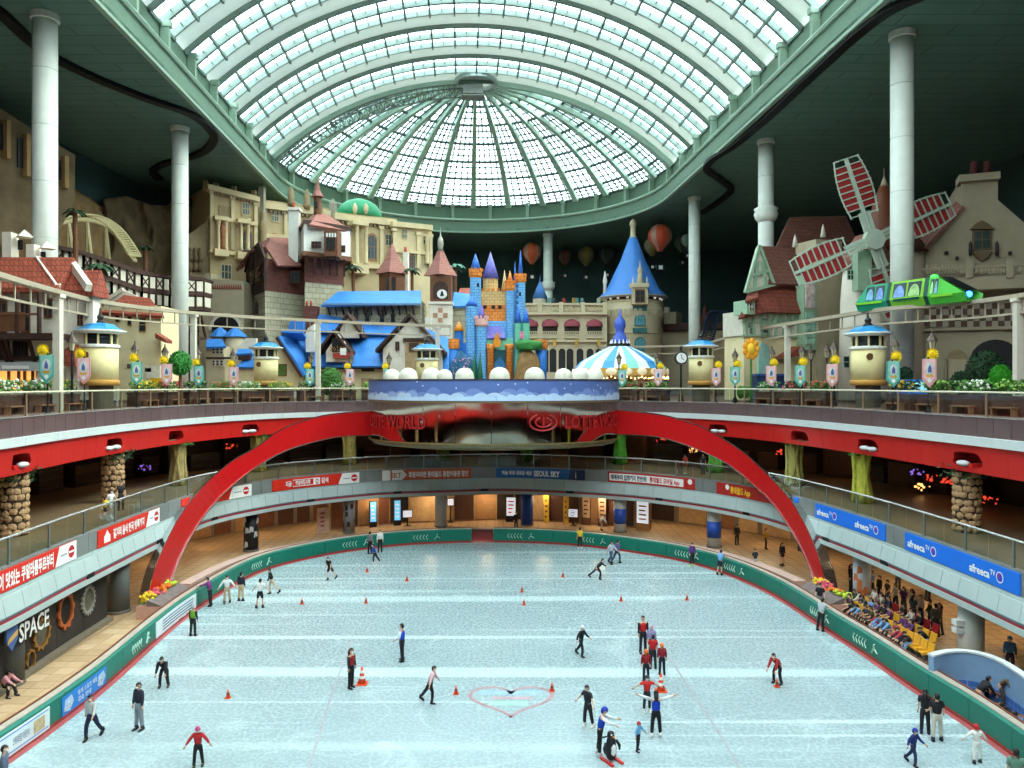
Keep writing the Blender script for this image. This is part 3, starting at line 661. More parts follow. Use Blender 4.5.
# ------------------------------------------------------------------ mirrored drum balcony in the middle
DX, DY, DA, DB = -1.55, 66.2, 10.55, 8.3
dr = thing('drum_balcony', (DX, DY, 8.0), label='mirror-clad rounded balcony with painted cloud parapet at the centre', cat='balcony')
def dpt(th, k, z): return Vector((DA * k * math.cos(th), -DB * k * math.sin(th), z - 8.0))
def dsheet(prof, n=48, a0=0, a1=PI):
    vs = []; fs = []; k = len(prof)
    for i in range(n + 1):
        for sc_, z in prof: vs.append(dpt(a0 + (a1 - a0) * i / n, sc_, z))
    for i in range(n):
        for j in range(k - 1): fs.append((i * k + j, i * k + j + 1, i * k + k + j + 1, i * k + k + j))
    return MB().add(vs, fs)
mir = bpy.data.materials.new('wavy_mirror'); mir.use_nodes = True; N, L = mir.node_tree.nodes, mir.node_tree.links
b = N['Principled BSDF']; b.inputs['Metallic'].default_value = 1; b.inputs['Roughness'].default_value = .06; b.inputs['Base Color'].default_value = C(190, 180, 166)
tc = N.new('ShaderNodeTexCoord'); n_ = N.new('ShaderNodeTexNoise'); n_.inputs['Scale'].default_value = .35; n_.inputs['Detail'].default_value = 1; L.new(tc.outputs['Object'], n_.inputs['Vector'])
bp = N.new('ShaderNodeBump'); bp.inputs['Strength'].default_value = .06; bp.inputs['Distance'].default_value = .5; L.new(n_.outputs['Fac'], bp.inputs['Height']); L.new(bp.outputs[0], b.inputs['Normal'])
for i in range(12):
    a0, a1 = PI * i / 12 + .002, PI * (i + 1) / 12 - .002
    dsheet([(1, 11.62), (1, 8.45)], 10, a0, a1).build('mirror_panel', mir, dr, True)
dsheet([(1, 8.45), (1.005, 8.40), (.97, 8.05), (.8, 7.85), (.2, 7.8)], 48).build('under_lip', M('drum_olive', (120, 112, 84), .35, metal=.3), dr, True)
dsheet([(1.012, 8.5), (1.012, 8.4)], 48).build('lip_strip', M('drum_gold', (150, 132, 84), .35, metal=.5), dr)
dsheet([(1.01, 11.62), (1.01, 13.3), (.985, 13.3), (.985, 11.62)], 48).build('parapet', M('parapet_blue', (92, 116, 178), .5, var=.05, scale=.6), dr)
dsheet([(1.016, 13.28), (1.016, 13.38), (.98, 13.38), (.98, 13.28)], 48).build('parapet_cap', M('cap_dark', (60, 52, 60), .5), dr)
dsheet([(1.012, 11.72), (1.012, 11.55), (.99, 11.55)], 48).build('parapet_foot', M('foot_bronze', (118, 96, 70), .5), dr)
dsheet([(.99, 11.6), (.1, 11.6)], 32).build('platform', M('drum_deck', (120, 110, 104), .7), dr)
MB().box(-DA * .98, DA * .98, 0, 8.2, 3.2, 3.6).build('bridge_slab', M('drum_deck', (120, 110, 104)), dr)
# painted clouds on the parapet
rnd = random.Random(3)
clm = [M('paint_cloud_%d' % i, c, .5, var=.03) for i, c in enumerate([(190, 214, 240), (150, 174, 222), (120, 144, 204)])]
for lay in (2, 1, 0):
    mb = MB(); th = .02
    while th < PI - .02:
        rw = rnd.uniform(.035, .075) * (1 if lay else .9); rh = rnd.uniform(.15, .6) * (1.3 if lay == 2 else 1.0 if lay == 1 else .8)
        vs = [dpt(min(PI, max(0, th + rw * math.cos(PI * k / 10))), 1.013 + .0015 * (2 - lay), 11.72 + min(1.5, (.18 if lay < 2 else .25) + rh * math.sin(PI * k / 10))) for k in range(11)]
        vs += [dpt(min(PI, max(0, th - rw)), 1.013 + .0015 * (2 - lay), 11.72), dpt(min(PI, max(0, th + rw)), 1.013 + .0015 * (2 - lay), 11.72)]
        mb.add(vs, [tuple(range(13))]); th += rw * rnd.uniform(1.2, 1.9)
    mb.build('painted_clouds', clm[lay], dr)
mb = MB()
for _ in range(14):
    t = rnd.uniform(.1, PI - .1); z = rnd.uniform(12.5, 13.2); mb.add([dpt(t - .006, 1.02, z), dpt(t, 1.02, z + .07), dpt(t + .006, 1.02, z), dpt(t, 1.02, z - .07)], [(0, 1, 2, 3)])
mb.build('painted_stars', M('star_white', (226, 234, 250), .5, var=0), dr)
# red lettering on the mirror
lt = M('letter_red', (168, 38, 40), .35, var=.05)
def dfn(u, v):   # u metres along the front measured from the left end, v height
    t = PI - u; return dpt(t, 1.008, v)
lettering('LOTTE WORLD', dfn, .30, 9.55, 1.05, .78, .02).build('lettering', lt, dr)
lettering('LOTTE WORLD', dfn, 2.13, 9.6, 1.0, .78, .02).build('lettering', lt, dr)
mb = MB()
for r_, gap in ((.62, .9), (.36, .9)):      # round emblem: nested open rings
    q = [dpt(PI - (1.95 + .105 * r_ / .62 * math.cos(t)), 1.01, 10.08 + r_ * math.sin(t)) for t in [PI / 2 + gap / 2 + (2 * PI - gap) * k / 24 for k in range(25)]]
    mb.tube(q, .07, 4)
mb.bar(dpt(PI - 1.95, 1.012, 9.7), dpt(PI - 1.95, 1.012, 10.5), .12); mb.build('emblem', lt, dr)
# ------------------------------------------------------------------ pillars of the middle balcony
stone_m = M('pillar_stone', (176, 142, 104), .85, var=.22, scale=2, bump=.3); joint_m = M('pillar_mortar', (64, 50, 38), .9)
leaf_d = M('leaf_dark', (44, 72, 46), .7, var=.3, scale=6); leaf_g = M('leaf_green', (70, 120, 48), .7, var=.3, scale=6); leaf_y = M('leaf_lime', (120, 160, 60), .7, var=.3, scale=6)
def leaves(mb, rnd, n, cx, cy, cz, sx, sy, sz, s=.16):
    for _ in range(n):
        c = Vector((cx + rnd.uniform(-sx, sx), cy + rnd.uniform(-sy, sy), cz + rnd.uniform(-sz, sz)))
        d = Vector((rnd.uniform(-1, 1), rnd.uniform(-1, 1), rnd.uniform(-.6, .9))).normalized() * s * rnd.uniform(.7, 1.4); e = d.orthogonal().normalized() * s * .45
        mb.add([c - d, c + e, c + d, c - e], [(0, 1, 2, 3)])
    return mb
rnd = random.Random(11)
core = MB().lathe([(.6, 0), (.6, 3.46)], 16).mesh('core')
sm = MB()
for j in range(10):
    for i in range(10):
        a = 2 * PI * (i + .5 * (j % 2) + rnd.uniform(-.18, .18)) / 10; z = .17 + j * .345 + rnd.uniform(-.05, .05)
        t = MB().blob((0, 0, 0), .2, rnd, 6, 4, .15, .42 / .4, .5, .86); ca, sa = math.cos(a), math.sin(a)
        sm.add([(.6 * ca - x * sa + y * ca, .6 * sa + x * ca + y * sa, z + zz) for x, y, zz in t.v], t.f)
sm = sm.mesh('stones')
for px, lb in ((14, 'rough stone pillar on the middle balcony at the left edge'), (113, 'rough stone pillar behind the two people on the left balcony'), (967, 'rough stone pillar on the right balcony under the red niche')):
    p = E3.offset(1.0).pt(E3.offset(1.0).hit(px), 0, 5.45); t = thing('stone_pillar', p, label=lb, cat='pillar', group='rough stone pillars')
    put(core, 'core', joint_m, t); o = put(sm, 'stones', stone_m, t, rz=rnd.uniform(0, 6)); o['kind'] = 'stuff'
    leaves(MB(), rnd, 220, 0, 0, 3.1, .95, .95, .36, .15).build('ivy', leaf_d, t)
def trunk(px, col, lb, off=1.0):
    p = E3.offset(off).pt(E3.offset(off).hit(px), 0, 5.45); t = thing('tree_pillar', p, label=lb, cat='pillar', group='tree-shaped pillars of the middle balcony'); m_ = M('bark_%d_%d_%d' % col, col, .8, var=.3, scale=2.5, bump=.4)
    r = random.Random(px)
    MB().lathe([(.62, 0), (.46, .5), (.4, 1.7), (.44, 2.6), (.6, 3.46)], 14).build('trunk', m_, t, True)
    for k in range(6):
        a0 = 2 * PI * k / 6 + r.uniform(-.3, .3); tw = r.choice((-1, 1)) * r.uniform(.6, 1.3)
        q = [Vector(((.48 + .22 * abs(j / 6 - .45)) * math.cos(a0 + tw * j / 6), (.48 + .22 * abs(j / 6 - .45)) * math.sin(a0 + tw * j / 6), .02 + 3.42 * j / 6)) for j in range(7)]
        MB().tube(q, [.2, .15, .13, .12, .13, .15, .2], 6).build('root_strand', m_, t, True)
    leaves(MB(), r, 90, 0, 0, 3.2, .9, .9, .2, .14).build('vine_leaves', leaf_g if col[1] > 120 else leaf_d, t)
tc_ = [(178, (150, 134, 84), 'twisted tree pillar on the left balcony beside the arch'), (258, (146, 132, 64), 'tree pillar seen under the left half arch'), (349, (152, 136, 70), 'tree pillar left of the mirrored drum'),
       (443, (120, 140, 60), 'mossy tree pillar below the drum, left one'), (527, (92, 150, 56), 'bright green tree pillar below the drum, right one'), (620, (86, 160, 50), 'bright green tree pillar at the right end of the drum'),
       (715, (84, 150, 54), 'green tree pillar seen under the right half arch'), (794, (150, 144, 78), 'twisted pale tree pillar right of the arch'), (863, (168, 168, 62), 'yellow green tree pillar under the right red niche')]
for px, c_, lb in tc_: trunk(px, c_, lb)
# dark rooms behind the middle balcony: back wall with shop fittings and warm lamps
R2 = E2.offset(11.5)
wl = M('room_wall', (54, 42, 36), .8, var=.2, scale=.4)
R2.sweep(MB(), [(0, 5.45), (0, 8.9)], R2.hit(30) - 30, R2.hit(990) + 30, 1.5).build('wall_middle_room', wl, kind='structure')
rr = random.Random(5); a, b_ = R2.hit(20), R2.hit(1000)
dk = [M('room_wood_%d' % i, c, .7, var=.2) for i, c in enumerate([(76, 54, 40), (54, 36, 28), (96, 70, 48), (64, 64, 60)])]
n = 0; l = a
while l < b_:
    wd = rr.uniform(1.6, 3.4); p, tt, nn = R2.fr(l + wd / 2); h = rr.uniform(1.2, 2.7)
    t = thing('shop_counter', (p.x - nn.x * .9, p.y - nn.y * .9, 5.45), math.atan2(tt.y, tt.x), 'dark wooden shop fitting at the back of the middle balcony, %s from the left' % ORDW[n], 'shop counter', 'dark shop fittings behind the middle balcony')
    m_ = rr.choice(dk); MB().box(-wd / 2 + .1, wd / 2 - .1, -.4, .4, 0, h).build('body', m_, t)
    for k in range(int(h / .6)): MB().box(-wd / 2 + .15, wd / 2 - .15, -.48, -.38, .3 + k * .6, .36 + k * .6).build('shelf', dk[2], t)
    n += 1; l += wd + rr.uniform(.3, 1.4)
lampw2 = M('warm_lamp', (255, 190, 110), .5, var=0, emit=2.2); lampr = M('red_lamp', (235, 74, 50), .5, var=0, emit=1.1); lampp = M('violet_lamp', (150, 110, 220), .5, var=0, emit=.9)
SGL = ['red glowing sign seen under the right half arch, nearer its crown', 'red glowing sign just right of the drum', 'red glowing sign between the arch and the twisted pale tree pillar', 'bright red glowing sign left of the right stone pillar', 'orange red sign closest to the right stone pillar', 'violet glowing sign above the dark floor on the right', 'red glowing sign at the right edge behind the stone pillar', 'violet glowing sign between the stone and tree pillars on the left', 'red glowing sign above the left half arch', 'warm white sign seen under the right half arch', 'warm white sign below the violet one on the right', 'violet glowing sign below the left part of the drum']
sg = [(705, 446, 'red'), (660, 440, 'red'), (782, 452, 'red'), (930, 478, 'red'), (948, 480, 'red'), (917, 472, 'vio'), (990, 500, 'red'), (145, 467, 'vio'), (232, 446, 'red'), (694, 450, 'warm'), (922, 487, 'warm'), (440, 458, 'vio')]
for i, (px, py, c_) in enumerate(sg):
    l = E2.offset(9).hit(px); p = E2.offset(9).pt(l, 0, 0); z = CZ + (CY - py) / F * p.y
    t = thing('neon_sign', (p.x, p.y, max(5.9, min(z, 8.2))), 0, SGL[i], 'sign', 'glowing signs behind the middle balcony')
    m_ = {'red': lampr, 'vio': lampp, 'warm': lampw2}[c_]
    MB().box(-.55, .55, -.04, .04, -.22, .22).build('board', dk[1], t)
    mb = MB()
    for k in range(12): mb.ball((rr.uniform(-.5, .5), -.09, rr.uniform(-.22, .22)), rr.uniform(.03, .09), 6, 4, rr.uniform(.7, 1.8), .6, 1)
    mb.build('glow_lamps', m_, t)
# soffit lamp panels added to brighten both lower storeys
def added_soffit_lamp(p, rz, lb, mat, s=.45):
    t = thing('added_ceiling_lamp', p, rz, lb, 'ceiling lamp', 'added ceiling lamps of the lower storeys'); MB().box(-s, s, -s, s, -.06, 0).build('diffuser', mat, t); MB().box(-s - .08, s + .08, -s - .08, s + .08, -.04, .0).build('frame', M('lamp_frame', (200, 198, 190), .5), t)
lw_ = M('added_lamp_light', (255, 226, 180), .5, var=0, emit=34); lw2_ = M('added_lamp_dim', (255, 206, 150), .5, var=0, emit=16)
L2m, L2e = E2.offset(4.5), E3.offset(5.0)
for i, px in enumerate(range(40, 1000, 56)):
    lp_ = E2.offset(1.9) if 325 < px < 655 else L2m; p = lp_.pt(lp_.hit(px), 0, 2.99); added_soffit_lamp(p, 0, 'added square warm lamp in the lower soffit, %s from the left' % ORDW[i], lw_)
for i, px in enumerate(range(20, 1020, 90)):
    p = L2e.pt(L2e.hit(px), 0, 8.89); added_soffit_lamp(p, 0, 'added dim warm lamp under the upper deck, %s from the left' % ORDW[i], lw2_, .3)
# ------------------------------------------------------------------ lower storey columns
ELC = E2.offset(.75)
def low_col(px, col, lb, r=.5, band=None, prints=None):
    p = ELC.pt(ELC.hit(px), 0, 0); t = thing('round_column', p, label=lb, cat='column', group='round columns of the lower storey')
    MB().lathe([(r, 0), (r, 2.99)], 20).build('shaft', M('lowcol_%d_%d_%d' % col, col, .5, var=.06), t, True)
    MB().lathe([(r + .05, 0), (r + .05, .14), (r, .16)], 20).build('base_ring', M('lowcol_base', (104, 96, 88), .6), t)
    if band: MB().lathe([(r + .012, .8), (r + .012, 2.1)], 20).build('printed_band', M('lowband_%d' % band[2], band, .4, var=.05), t, True)
    if prints:
        mb = MB()
        for k in range(7):
            a = rnd.uniform(PI, 2 * PI); z = rnd.uniform(.5, 2.6); mb.add([((r + .02) * math.cos(a + u), (r + .02) * math.sin(a + u), z + v) for u, v in ((-.3, -.2), (.3, -.1), (.25, .25), (-.2, .3))], [(0, 1, 2, 3)])
        mb.build('printed_shapes', prints, t)
    return t
low_col(8, (70, 72, 70), 'dark grey round column at the left edge in front of the mural', .62); low_col(118, (94, 98, 94), 'grey round column at the end of the black mural wall', .62)
low_col(251, (26, 26, 30), 'black printed round column left of the far shops', .55, prints=M('col_print_white', (190, 190, 190), .5))
low_col(349, (120, 116, 116), 'round column wrapped in a dark swirling print', .5, prints=M('col_print_dark', (40, 36, 36), .5)); low_col(441, (168, 174, 174), 'plain pale grey round column between the far shops', .55)
low_col(527, (30, 70, 150), 'blue round column behind the far rink board', .55); low_col(620, (176, 178, 176), 'pale round column with a blue printed band, left of two', .55, (36, 76, 168)); low_col(714, (176, 178, 176), 'pale round column with a blue printed band, right of two', .55, (36, 76, 170))
cm = low_col(862, (190, 200, 208), 'pale round column with coloured prints behind the spectators', .5, prints=M('col_print_orange', (206, 116, 60), .5)); low_col(971, (206, 208, 204), 'thick white round column beside the blue curved wall', .55)
t = [o for o in bpy.data.objects if o.get('label', '').startswith('thick white round column')][0]
MB().box(-.85, -.45, -.3, .1, 1.9, 2.15).box(-.85, -.45, -.3, .1, 1.55, 1.8).build('wall_lamp', M('lamp_box_white', (222, 224, 222), .4), t)
# ------------------------------------------------------------------ far shops
ESH = E2.offset(3.2)
shop = thing('wall_shop_front', (0, 0, 0), label='row of brown shop fronts behind the far rink boards', kind='structure')
a, b_ = ESH.hit(330), ESH.hit(650)
ESH.sweep(MB(), rectp(.0, .3, 0, 3.0), a, b_, 1, True).build('back_panel', M('shop_brown', (140, 104, 76), .5, var=.25, scale=.4), shop)
ESH.sweep(MB(), rectp(-.1, .0, 2.5, 3.0), a, b_, 1, True).build('sign_band', M('shop_band', (150, 120, 84), .5, var=.1), shop)
shop_cols = [M('shopfill_%d' % i, c, .45, var=.15) for i, c in enumerate([(120, 76, 56), (84, 56, 46), (172, 130, 90), (146, 102, 72), (58, 46, 42), (188, 156, 114)])]
l = a; k = 0
while l < b_ - 1.2:
    wd = rr.uniform(1.0, 2.2); ESH.sweep(MB(), rectp(-.06, .0, .15, 2.45), l + .06, l + wd - .06, .6, True).build('shop_panel', shop_cols[k % 6 if k % 3 else rr.randrange(6)], shop)
    ESH.sweep(MB(), rectp(-.1, .02, 0, 2.5), l - .05, l + .05, .1, True).build('mullion', M('mullion_tan', (176, 150, 110), .4), shop); l += wd; k += 1
ESH2 = E2.offset(8.0); a2 = ESH2.hit(648); b2 = ESH2.hit(1000)
ESH2.sweep(MB(), rectp(0, .3, 0, 3.0), a2, b2 + 10, 1.2, True).build('back_panel', M('shop_grey', (132, 120, 104), .5, var=.2, scale=.3), shop)
l = a2
while l < b2:
    wd = rr.uniform(1.5, 3); ESH2.sweep(MB(), rectp(-.06, .0, .1, 2.5), l + .1, l + wd, .7, True).build('shop_panel', rr.choice(shop_cols), shop); l += wd + .4
a3, b3 = ESH2.hit(165), ESH2.hit(345)
ESH2.sweep(MB(), rectp(0, .3, 0, 3.0), a3 - 12, b3 + 3, 1.2, True).build('back_panel', M('shop_grey', (132, 120, 104)), shop)
l = a3
while l < b3:
    wd = rr.uniform(1.2, 2.4); ESH2.sweep(MB(), rectp(-.06, .0, .1, 2.5), l + .1, l + wd, .7, True).build('shop_panel', rr.choice(shop_cols[:3]), shop); l += wd + .3
def board_at(loop, px, zb, zt, w_, name, lb, cat, frame, face, off=-.9, pole=None, grp=None, marks=None):
    p, tt, nn = loop.fr(loop.hit(px)); t = thing(name, (p.x + nn.x * off, p.y + nn.y * off, 0), math.atan2(tt.y, tt.x), lb, cat, grp)
    MB().box(-w_ / 2 - .06, w_ / 2 + .06, -.07, .07, 0 if pole is None else zb - .06, zt + .06).build('housing', frame, t)
    MB().box(-w_ / 2, w_ / 2, -.09, -.071, zb, zt).build('screen', face, t)
    if pole: MB().box(-.05, .05, -.05, .05, .02, zb).build('pole', frame, t); MB().box(-.3, .3, -.2, .2, 0, .03).build('foot', frame, t)
    if marks:
        mb = MB()
        for k in range(4): mb.box(-w_ * .3, w_ * rr.uniform(.05, .35), -.1, -.09, zb + (zt - zb) * (.15 + .2 * k), zb + (zt - zb) * (.23 + .2 * k))
        mb.build('screen_print', marks, t)
blk = M('kiosk_black', (22, 22, 24), .4, var=0); scr = M('screen_cyan', (110, 190, 235), .4, var=0, emit=.8); scw = M('screen_white', (225, 232, 244), .4, var=0, emit=.65); scp = M('screen_print', (60, 90, 130), .5, var=0)
board_at(ESH, 370, .5, 2.3, .55, 'display_kiosk', 'tall cyan display kiosk before the far shops, left of two', 'kiosk', blk, scr, grp='tall cyan kiosks', marks=scw); board_at(ESH, 396, .5, 2.3, .55, 'display_kiosk', 'tall cyan display kiosk before the far shops, right of two', 'kiosk', blk, scr, grp='tall cyan kiosks', marks=scw)
board_at(ESH, 405.5, .8, 1.4, .8, 'display_screen', 'white display screen on a stand beside the cyan kiosks', 'screen', blk, scw, -1.3, True); board_at(ESH, 450, 1.6, 2.2, .55, 'display_screen', 'small white hanging screen right of the plain grey column', 'screen', blk, scw, -.3, True)
board_at(ESH, 512, .6, 2.3, .85, 'display_kiosk', 'white poster kiosk left of the blue column', 'kiosk', blk, scw, marks=M('poster_red', (200, 60, 70), .5)); board_at(ESH, 577, .8, 1.5, .85, 'display_screen', 'white display screen between the yellow shop posts', 'screen', blk, scw, -1.2, True, marks=scp)
yel = M('shop_yellow', (206, 170, 60), .5); cream = M('poster_cream', (196, 170, 140), .5, var=.1); brn = M('poster_brown', (96, 60, 40), .5)
board_at(ESH, 548, .1, 2.6, .38, 'shop_post', 'yellow lettered shop post, left of two', 'post', yel, yel, -.6, marks=brn); board_at(ESH, 568, .1, 2.6, .38, 'shop_post', 'yellow lettered shop post, right of two', 'post', yel, yel, -.6, marks=brn)
board_at(ESH, 588, .7, 2.6, .7, 'menu_poster', 'cream menu poster nearer the yellow posts', 'poster', brn, cream, -.5, marks=brn); board_at(ESH, 604, .7, 2.6, .7, 'menu_poster', 'cream menu poster nearer the blue-banded column', 'poster', brn, cream, -.5, marks=brn)
board_at(ESH, 647, .7, 2.6, 1.1, 'menu_display', 'large lit menu display in a wooden case right of the banded column', 'display', M('case_wood', (150, 106, 60), .5), scw, -.9, marks=M('food_print', (200, 150, 80), .5)); board_at(ESH, 319, .3, 2.1, 1.0, 'poster_board', 'pale poster board with a red swirl left of the printed column', 'poster', cream, M('poster_pink', (206, 170, 156), .5), -.8, marks=M('poster_swirl', (150, 80, 70), .5))
board_at(ESH2, 832, .3, 2.4, 1.9, 'poster_board', 'dark framed poster behind the right arch foot', 'poster', blk, M('poster_dark', (70, 60, 70), .5, var=.2), -2.5, marks=cream)
# ------------------------------------------------------------------ mural wall on the left with SPACE sign
EW = E2.offset(.62); mu = thing('wall_mural', (0, 0, 0), label='black mural wall with white lettering and gears beside the left walkway', kind='structure')
a, b_ = EW.hit(5) - 6, EW.hit(107)
panels(EW, rectp(0, .25, 0, 2.98), a, b_, 2.6, 'mural_panel', M('mural_black', (52, 47, 45), .6, var=.15, scale=.6), mu, gap=.01)
EW.sweep(MB(), rectp(-.35, 0, 0, .22), a, b_, 1, True).build('plinth', M('plinth_grey', (120, 108, 92), .6, var=.1), mu)
ES = E2.offset(.05)
efn = lambda u, v: EW.pt(u, -.10, v)
gold = M('gear_gold', (150, 108, 52), .4, metal=.4, var=.15); sil = M('gear_silver', (168, 168, 162), .4, metal=.4, var=.1); org = M('gear_orange', (176, 92, 46), .5, var=.2)
lettering('SPACE', lambda u, v: ES.pt(u, -.05, v), ES.hit(18), 1.98, .78, ES.hit(48) - ES.hit(18), .03).build('letters', M('letter_white', (226, 226, 222), .5, var=.05), mu)
lettering('SPACE', lambda u, v: ES.pt(u + .06, -.02, v - .05), ES.hit(18), 1.98, .78, ES.hit(48) - ES.hit(18), .05).build('letter_shadow', M('letter_dark', (20, 18, 18), .6, var=0), mu)
def gear(px, z, ru, rv, m_, teeth, hole):
    l = EW.hit(px); n = teeth * 4; o_, i_ = [], []
    for k in range(n):
        t = 2 * PI * k / n; r = 1 if k % 4 < 2 else .86; o_.append((l + ru * r * math.cos(t), z + rv * r * math.sin(t))); i_.append((l + ru * .72 * math.cos(t), z + rv * .72 * math.sin(t)))
    vs = [EW.pt(u, off, v) for off in (-.12, -.01) for q in (o_, i_) for u, v in q]; fs = []
    for k in range(n):
        k2 = (k + 1) % n; fs += [(k, k2, n + k2, n + k), (k, 2 * n + k, 2 * n + k2, k2), (n + k, n + k2, 3 * n + k2, 3 * n + k)]
    MB().add(vs, fs).build('gear', m_, mu); MB().add([EW.pt(u, -.02, v) for u, v in i_], [tuple(range(n))]).build('gear_opening', hole, mu)
hole = M('gear_hole', (96, 92, 78), .7, var=.3, scale=2); hole2 = M('gear_hole_dark', (34, 30, 30), .7, var=.2)
gear(40, 1.45, .8, .78, gold, 12, hole); gear(87, 1.75, .72, .8, sil, 18, hole); gear(64.5, 1.85, .78, .95, org, 10, hole2); gear(29, .55, .4, .5, gold, 8, hole2)
sh = [(-.42, .45), (0, .55), (.42, .45), (.4, -.1), (0, -.55), (-.4, -.1)]; l = ES.hit(11)
MB().add([ES.pt(l + u, o_, 2.35 + v) for o_ in (-.06, .04) for u, v in sh], [tuple(range(6)), tuple(range(11, 5, -1))] + [(i, i + 6, (i + 1) % 6 + 6, (i + 1) % 6) for i in range(6)]).build('shield', M('shield_blue', (70, 100, 160), .4, var=.25, scale=3), mu)
MB().add([ES.pt(l + u, -.08, 2.35 + v) for u, v in ((-.4, -.2), (-.3, .05), (.4, .3), (.36, .05))], [(0, 1, 2, 3)]).build('shield_ribbon', M('ribbon_gold', (206, 164, 90), .4), mu)
# ------------------------------------------------------------------ banners on the middle balcony
white = M('print_white', (238, 238, 234), .5, var=0); bred = M('banner_red', (214, 44, 24), .45, var=.03); borange = M('banner_orange', (196, 88, 44), .45, var=.03); bblue = M('banner_blue', (24, 96, 160), .45, var=.05); bcy = M('banner_bright_blue', (10, 110, 222), .45, var=.03)
bfn = lambda u, v: E2.pt(u, -.075, v)
ZB0, ZB1 = 4.46, 5.36
def banner(p0, p1, mat, lb):
    a, b_ = E2.hit(p0), E2.hit(p1); t = thing('advertising_banner', E2.pt((a + b_) / 2, -.05, ZB0), label=lb, cat='banner', group='advertising banners on the middle balcony')
    wput(E2.sweep(MB(), rectp(-.06, -.005, ZB0, ZB1), a, b_, .6, True), 'sheet', mat, t); return t, a, b_
def bpatch(t, name, mat, pts, off=-.068):      # flat printed patch, polygon in (length, height), split so that it follows the curve
    bm = bmesh.new(); bm.faces.new([bm.verts.new((u, v, 0)) for u, v in pts]); u0 = min(p[0] for p in pts); u1 = max(p[0] for p in pts)
    for k in range(1, int((u1 - u0) / .4) + 1):
        bmesh.ops.bisect_plane(bm, geom=bm.verts[:] + bm.edges[:] + bm.faces[:], plane_co=(u0 + .4 * k, 0, 0), plane_no=(1, 0, 0))
    bm.verts.index_update(); mb = MB().add([E2.pt(v.co.x, off, v.co.y) for v in bm.verts], [tuple(v.index for v in f.verts) for f in bm.faces]); bm.free(); wput(mb, name, mat, t)
def btext(t, body, px0, px1, zc, h, mat, bold=.05): wput(lettering(body, bfn, E2.hit(px0), zc - h / 2, h, E2.hit(px1) - E2.hit(px0), bold), 'lettering', mat, t)
def bdisc(t, px, zc, r, mat, off=-.072, name='round_emblem', k=20):
    l = E2.hit(px); wput(MB().add([E2.pt(l + r * math.cos(2 * PI * i / k), off, zc + r * math.sin(2 * PI * i / k)) for i in range(k)], [tuple(range(k))]), name, mat, t)
emb = M('emblem_red', (190, 30, 34), .5, var=0); gry = M('print_grey', (150, 156, 160), .5, var=0)
def red_banner(p0, p1, p2, lb):
    t, a, b_ = banner(p0, p2, bred, lb); c = E2.hit(p1); bpatch(t, 'white_end', white, [(c - .3, ZB0), (b_, ZB0), (b_, ZB1), (c + .1, ZB1)])
    e = p1 + (p2 - p1) * .72; bdisc(t, e, (ZB0 + ZB1) / 2, .3, emb); l = E2.hit(e); bpatch(t, 'emblem_band', white, [(l - .25, 4.86), (l + .25, 4.86), (l + .25, 4.96), (l - .25, 4.96)], -.076)
    bpatch(t, 'small_print', gry, [(c + .2, 4.86), (l - .42, 4.86), (l - .42, 4.94), (c + .2, 4.94)], -.072); return t
t = red_banner(-22, 57, 75, 'red banner cut by the left edge, white end with round emblem'); btext(t, '이 맛있는 쿠알라룸푸르부터', -3, 52, 4.9, .5, white)
t = red_banner(97, 147, 158.5, 'red banner with white castle mark below the two people'); btext(t, '길거리 음식 천국 방콕까지', 112, 143, 4.9, .4, white)
l = E2.hit(106); bpatch(t, 'castle_mark', white, [(l - .35, 4.6), (l + .35, 4.6), (l + .35, 4.95), (l + .18, 5.05), (l, 5.28), (l - .18, 5.05), (l - .35, 4.95)])
t = red_banner(181, 231, 251, 'red banner half hidden behind the left half arch')
t = red_banner(272, 341, 359, 'red banner with a white search box right of the left half arch'); btext(t, '지금', 285, 291, 4.92, .34, white); btext(t, '해외여행시작', 295, 310, 4.92, .32, white); btext(t, 'Q', 315, 318, 4.92, .4, emb, .05); btext(t, '검색', 321, 328, 4.92, .36, white)
a, b_ = E2.hit(292.5), E2.hit(319.5); q = E2.hit(313)
wput(MB().tube([E2.pt(u, -.07, v) for u, v in ((a, 4.66), (q, 4.66), (b_, 4.66), (b_, 5.18), (q, 5.18), (a, 5.18))], .03, 4, True), 'search_box', white, t); bpatch(t, 'search_button', white, [(q, 4.66), (b_, 4.66), (b_, 5.18), (q, 5.18)], -.066)
t, a, b_ = banner(382, 471, borange, 'orange banner beginning with a white arrow, left of the blue banner'); c = E2.hit(402); bpatch(t, 'white_arrow', white, [(a, ZB0), (c, ZB0), (E2.hit(407), 4.9), (c, ZB1), (a, ZB1)]); btext(t, 'SKT', 391, 401, 4.9, .45, borange, .02); btext(t, '회원이라면 롯데월드 종합이용권 할인', 408.5, 468, 4.9, .4, white)
t, a, b_ = banner(496, 585, bblue, 'dark blue banner with white lettering and a night photo under the drum'); btext(t, '하늘 위의 새로운 세상', 502, 532, 4.9, .3, white); btext(t, 'SEOUL SKY', 534, 560, 4.9, .5, white, .05); c = E2.hit(568); bpatch(t, 'night_photo', M('photo_navy', (30, 46, 84), .5, var=.3, scale=3), [(c, ZB0), (b_, ZB0), (b_, ZB1), (c + .2, ZB1)]); bpatch(t, 'tower_print', white, [(E2.hit(576) - .05, 4.6), (E2.hit(576) + .05, 4.6), (E2.hit(576), 5.3)], -.074)
t, a, b_ = banner(608, 695, M('banner_dark_red', (176, 40, 36), .45, var=.03), 'white banner with a red frame right of the drum'); m_ = (a + b_) / 2
for u0, u1 in ((a + .15, m_), (m_, b_ - 1.1)): bpatch(t, 'white_field', white, [(u0, 4.6), (u1, 4.6), (u1, 5.22), (u0, 5.22)], -.066)
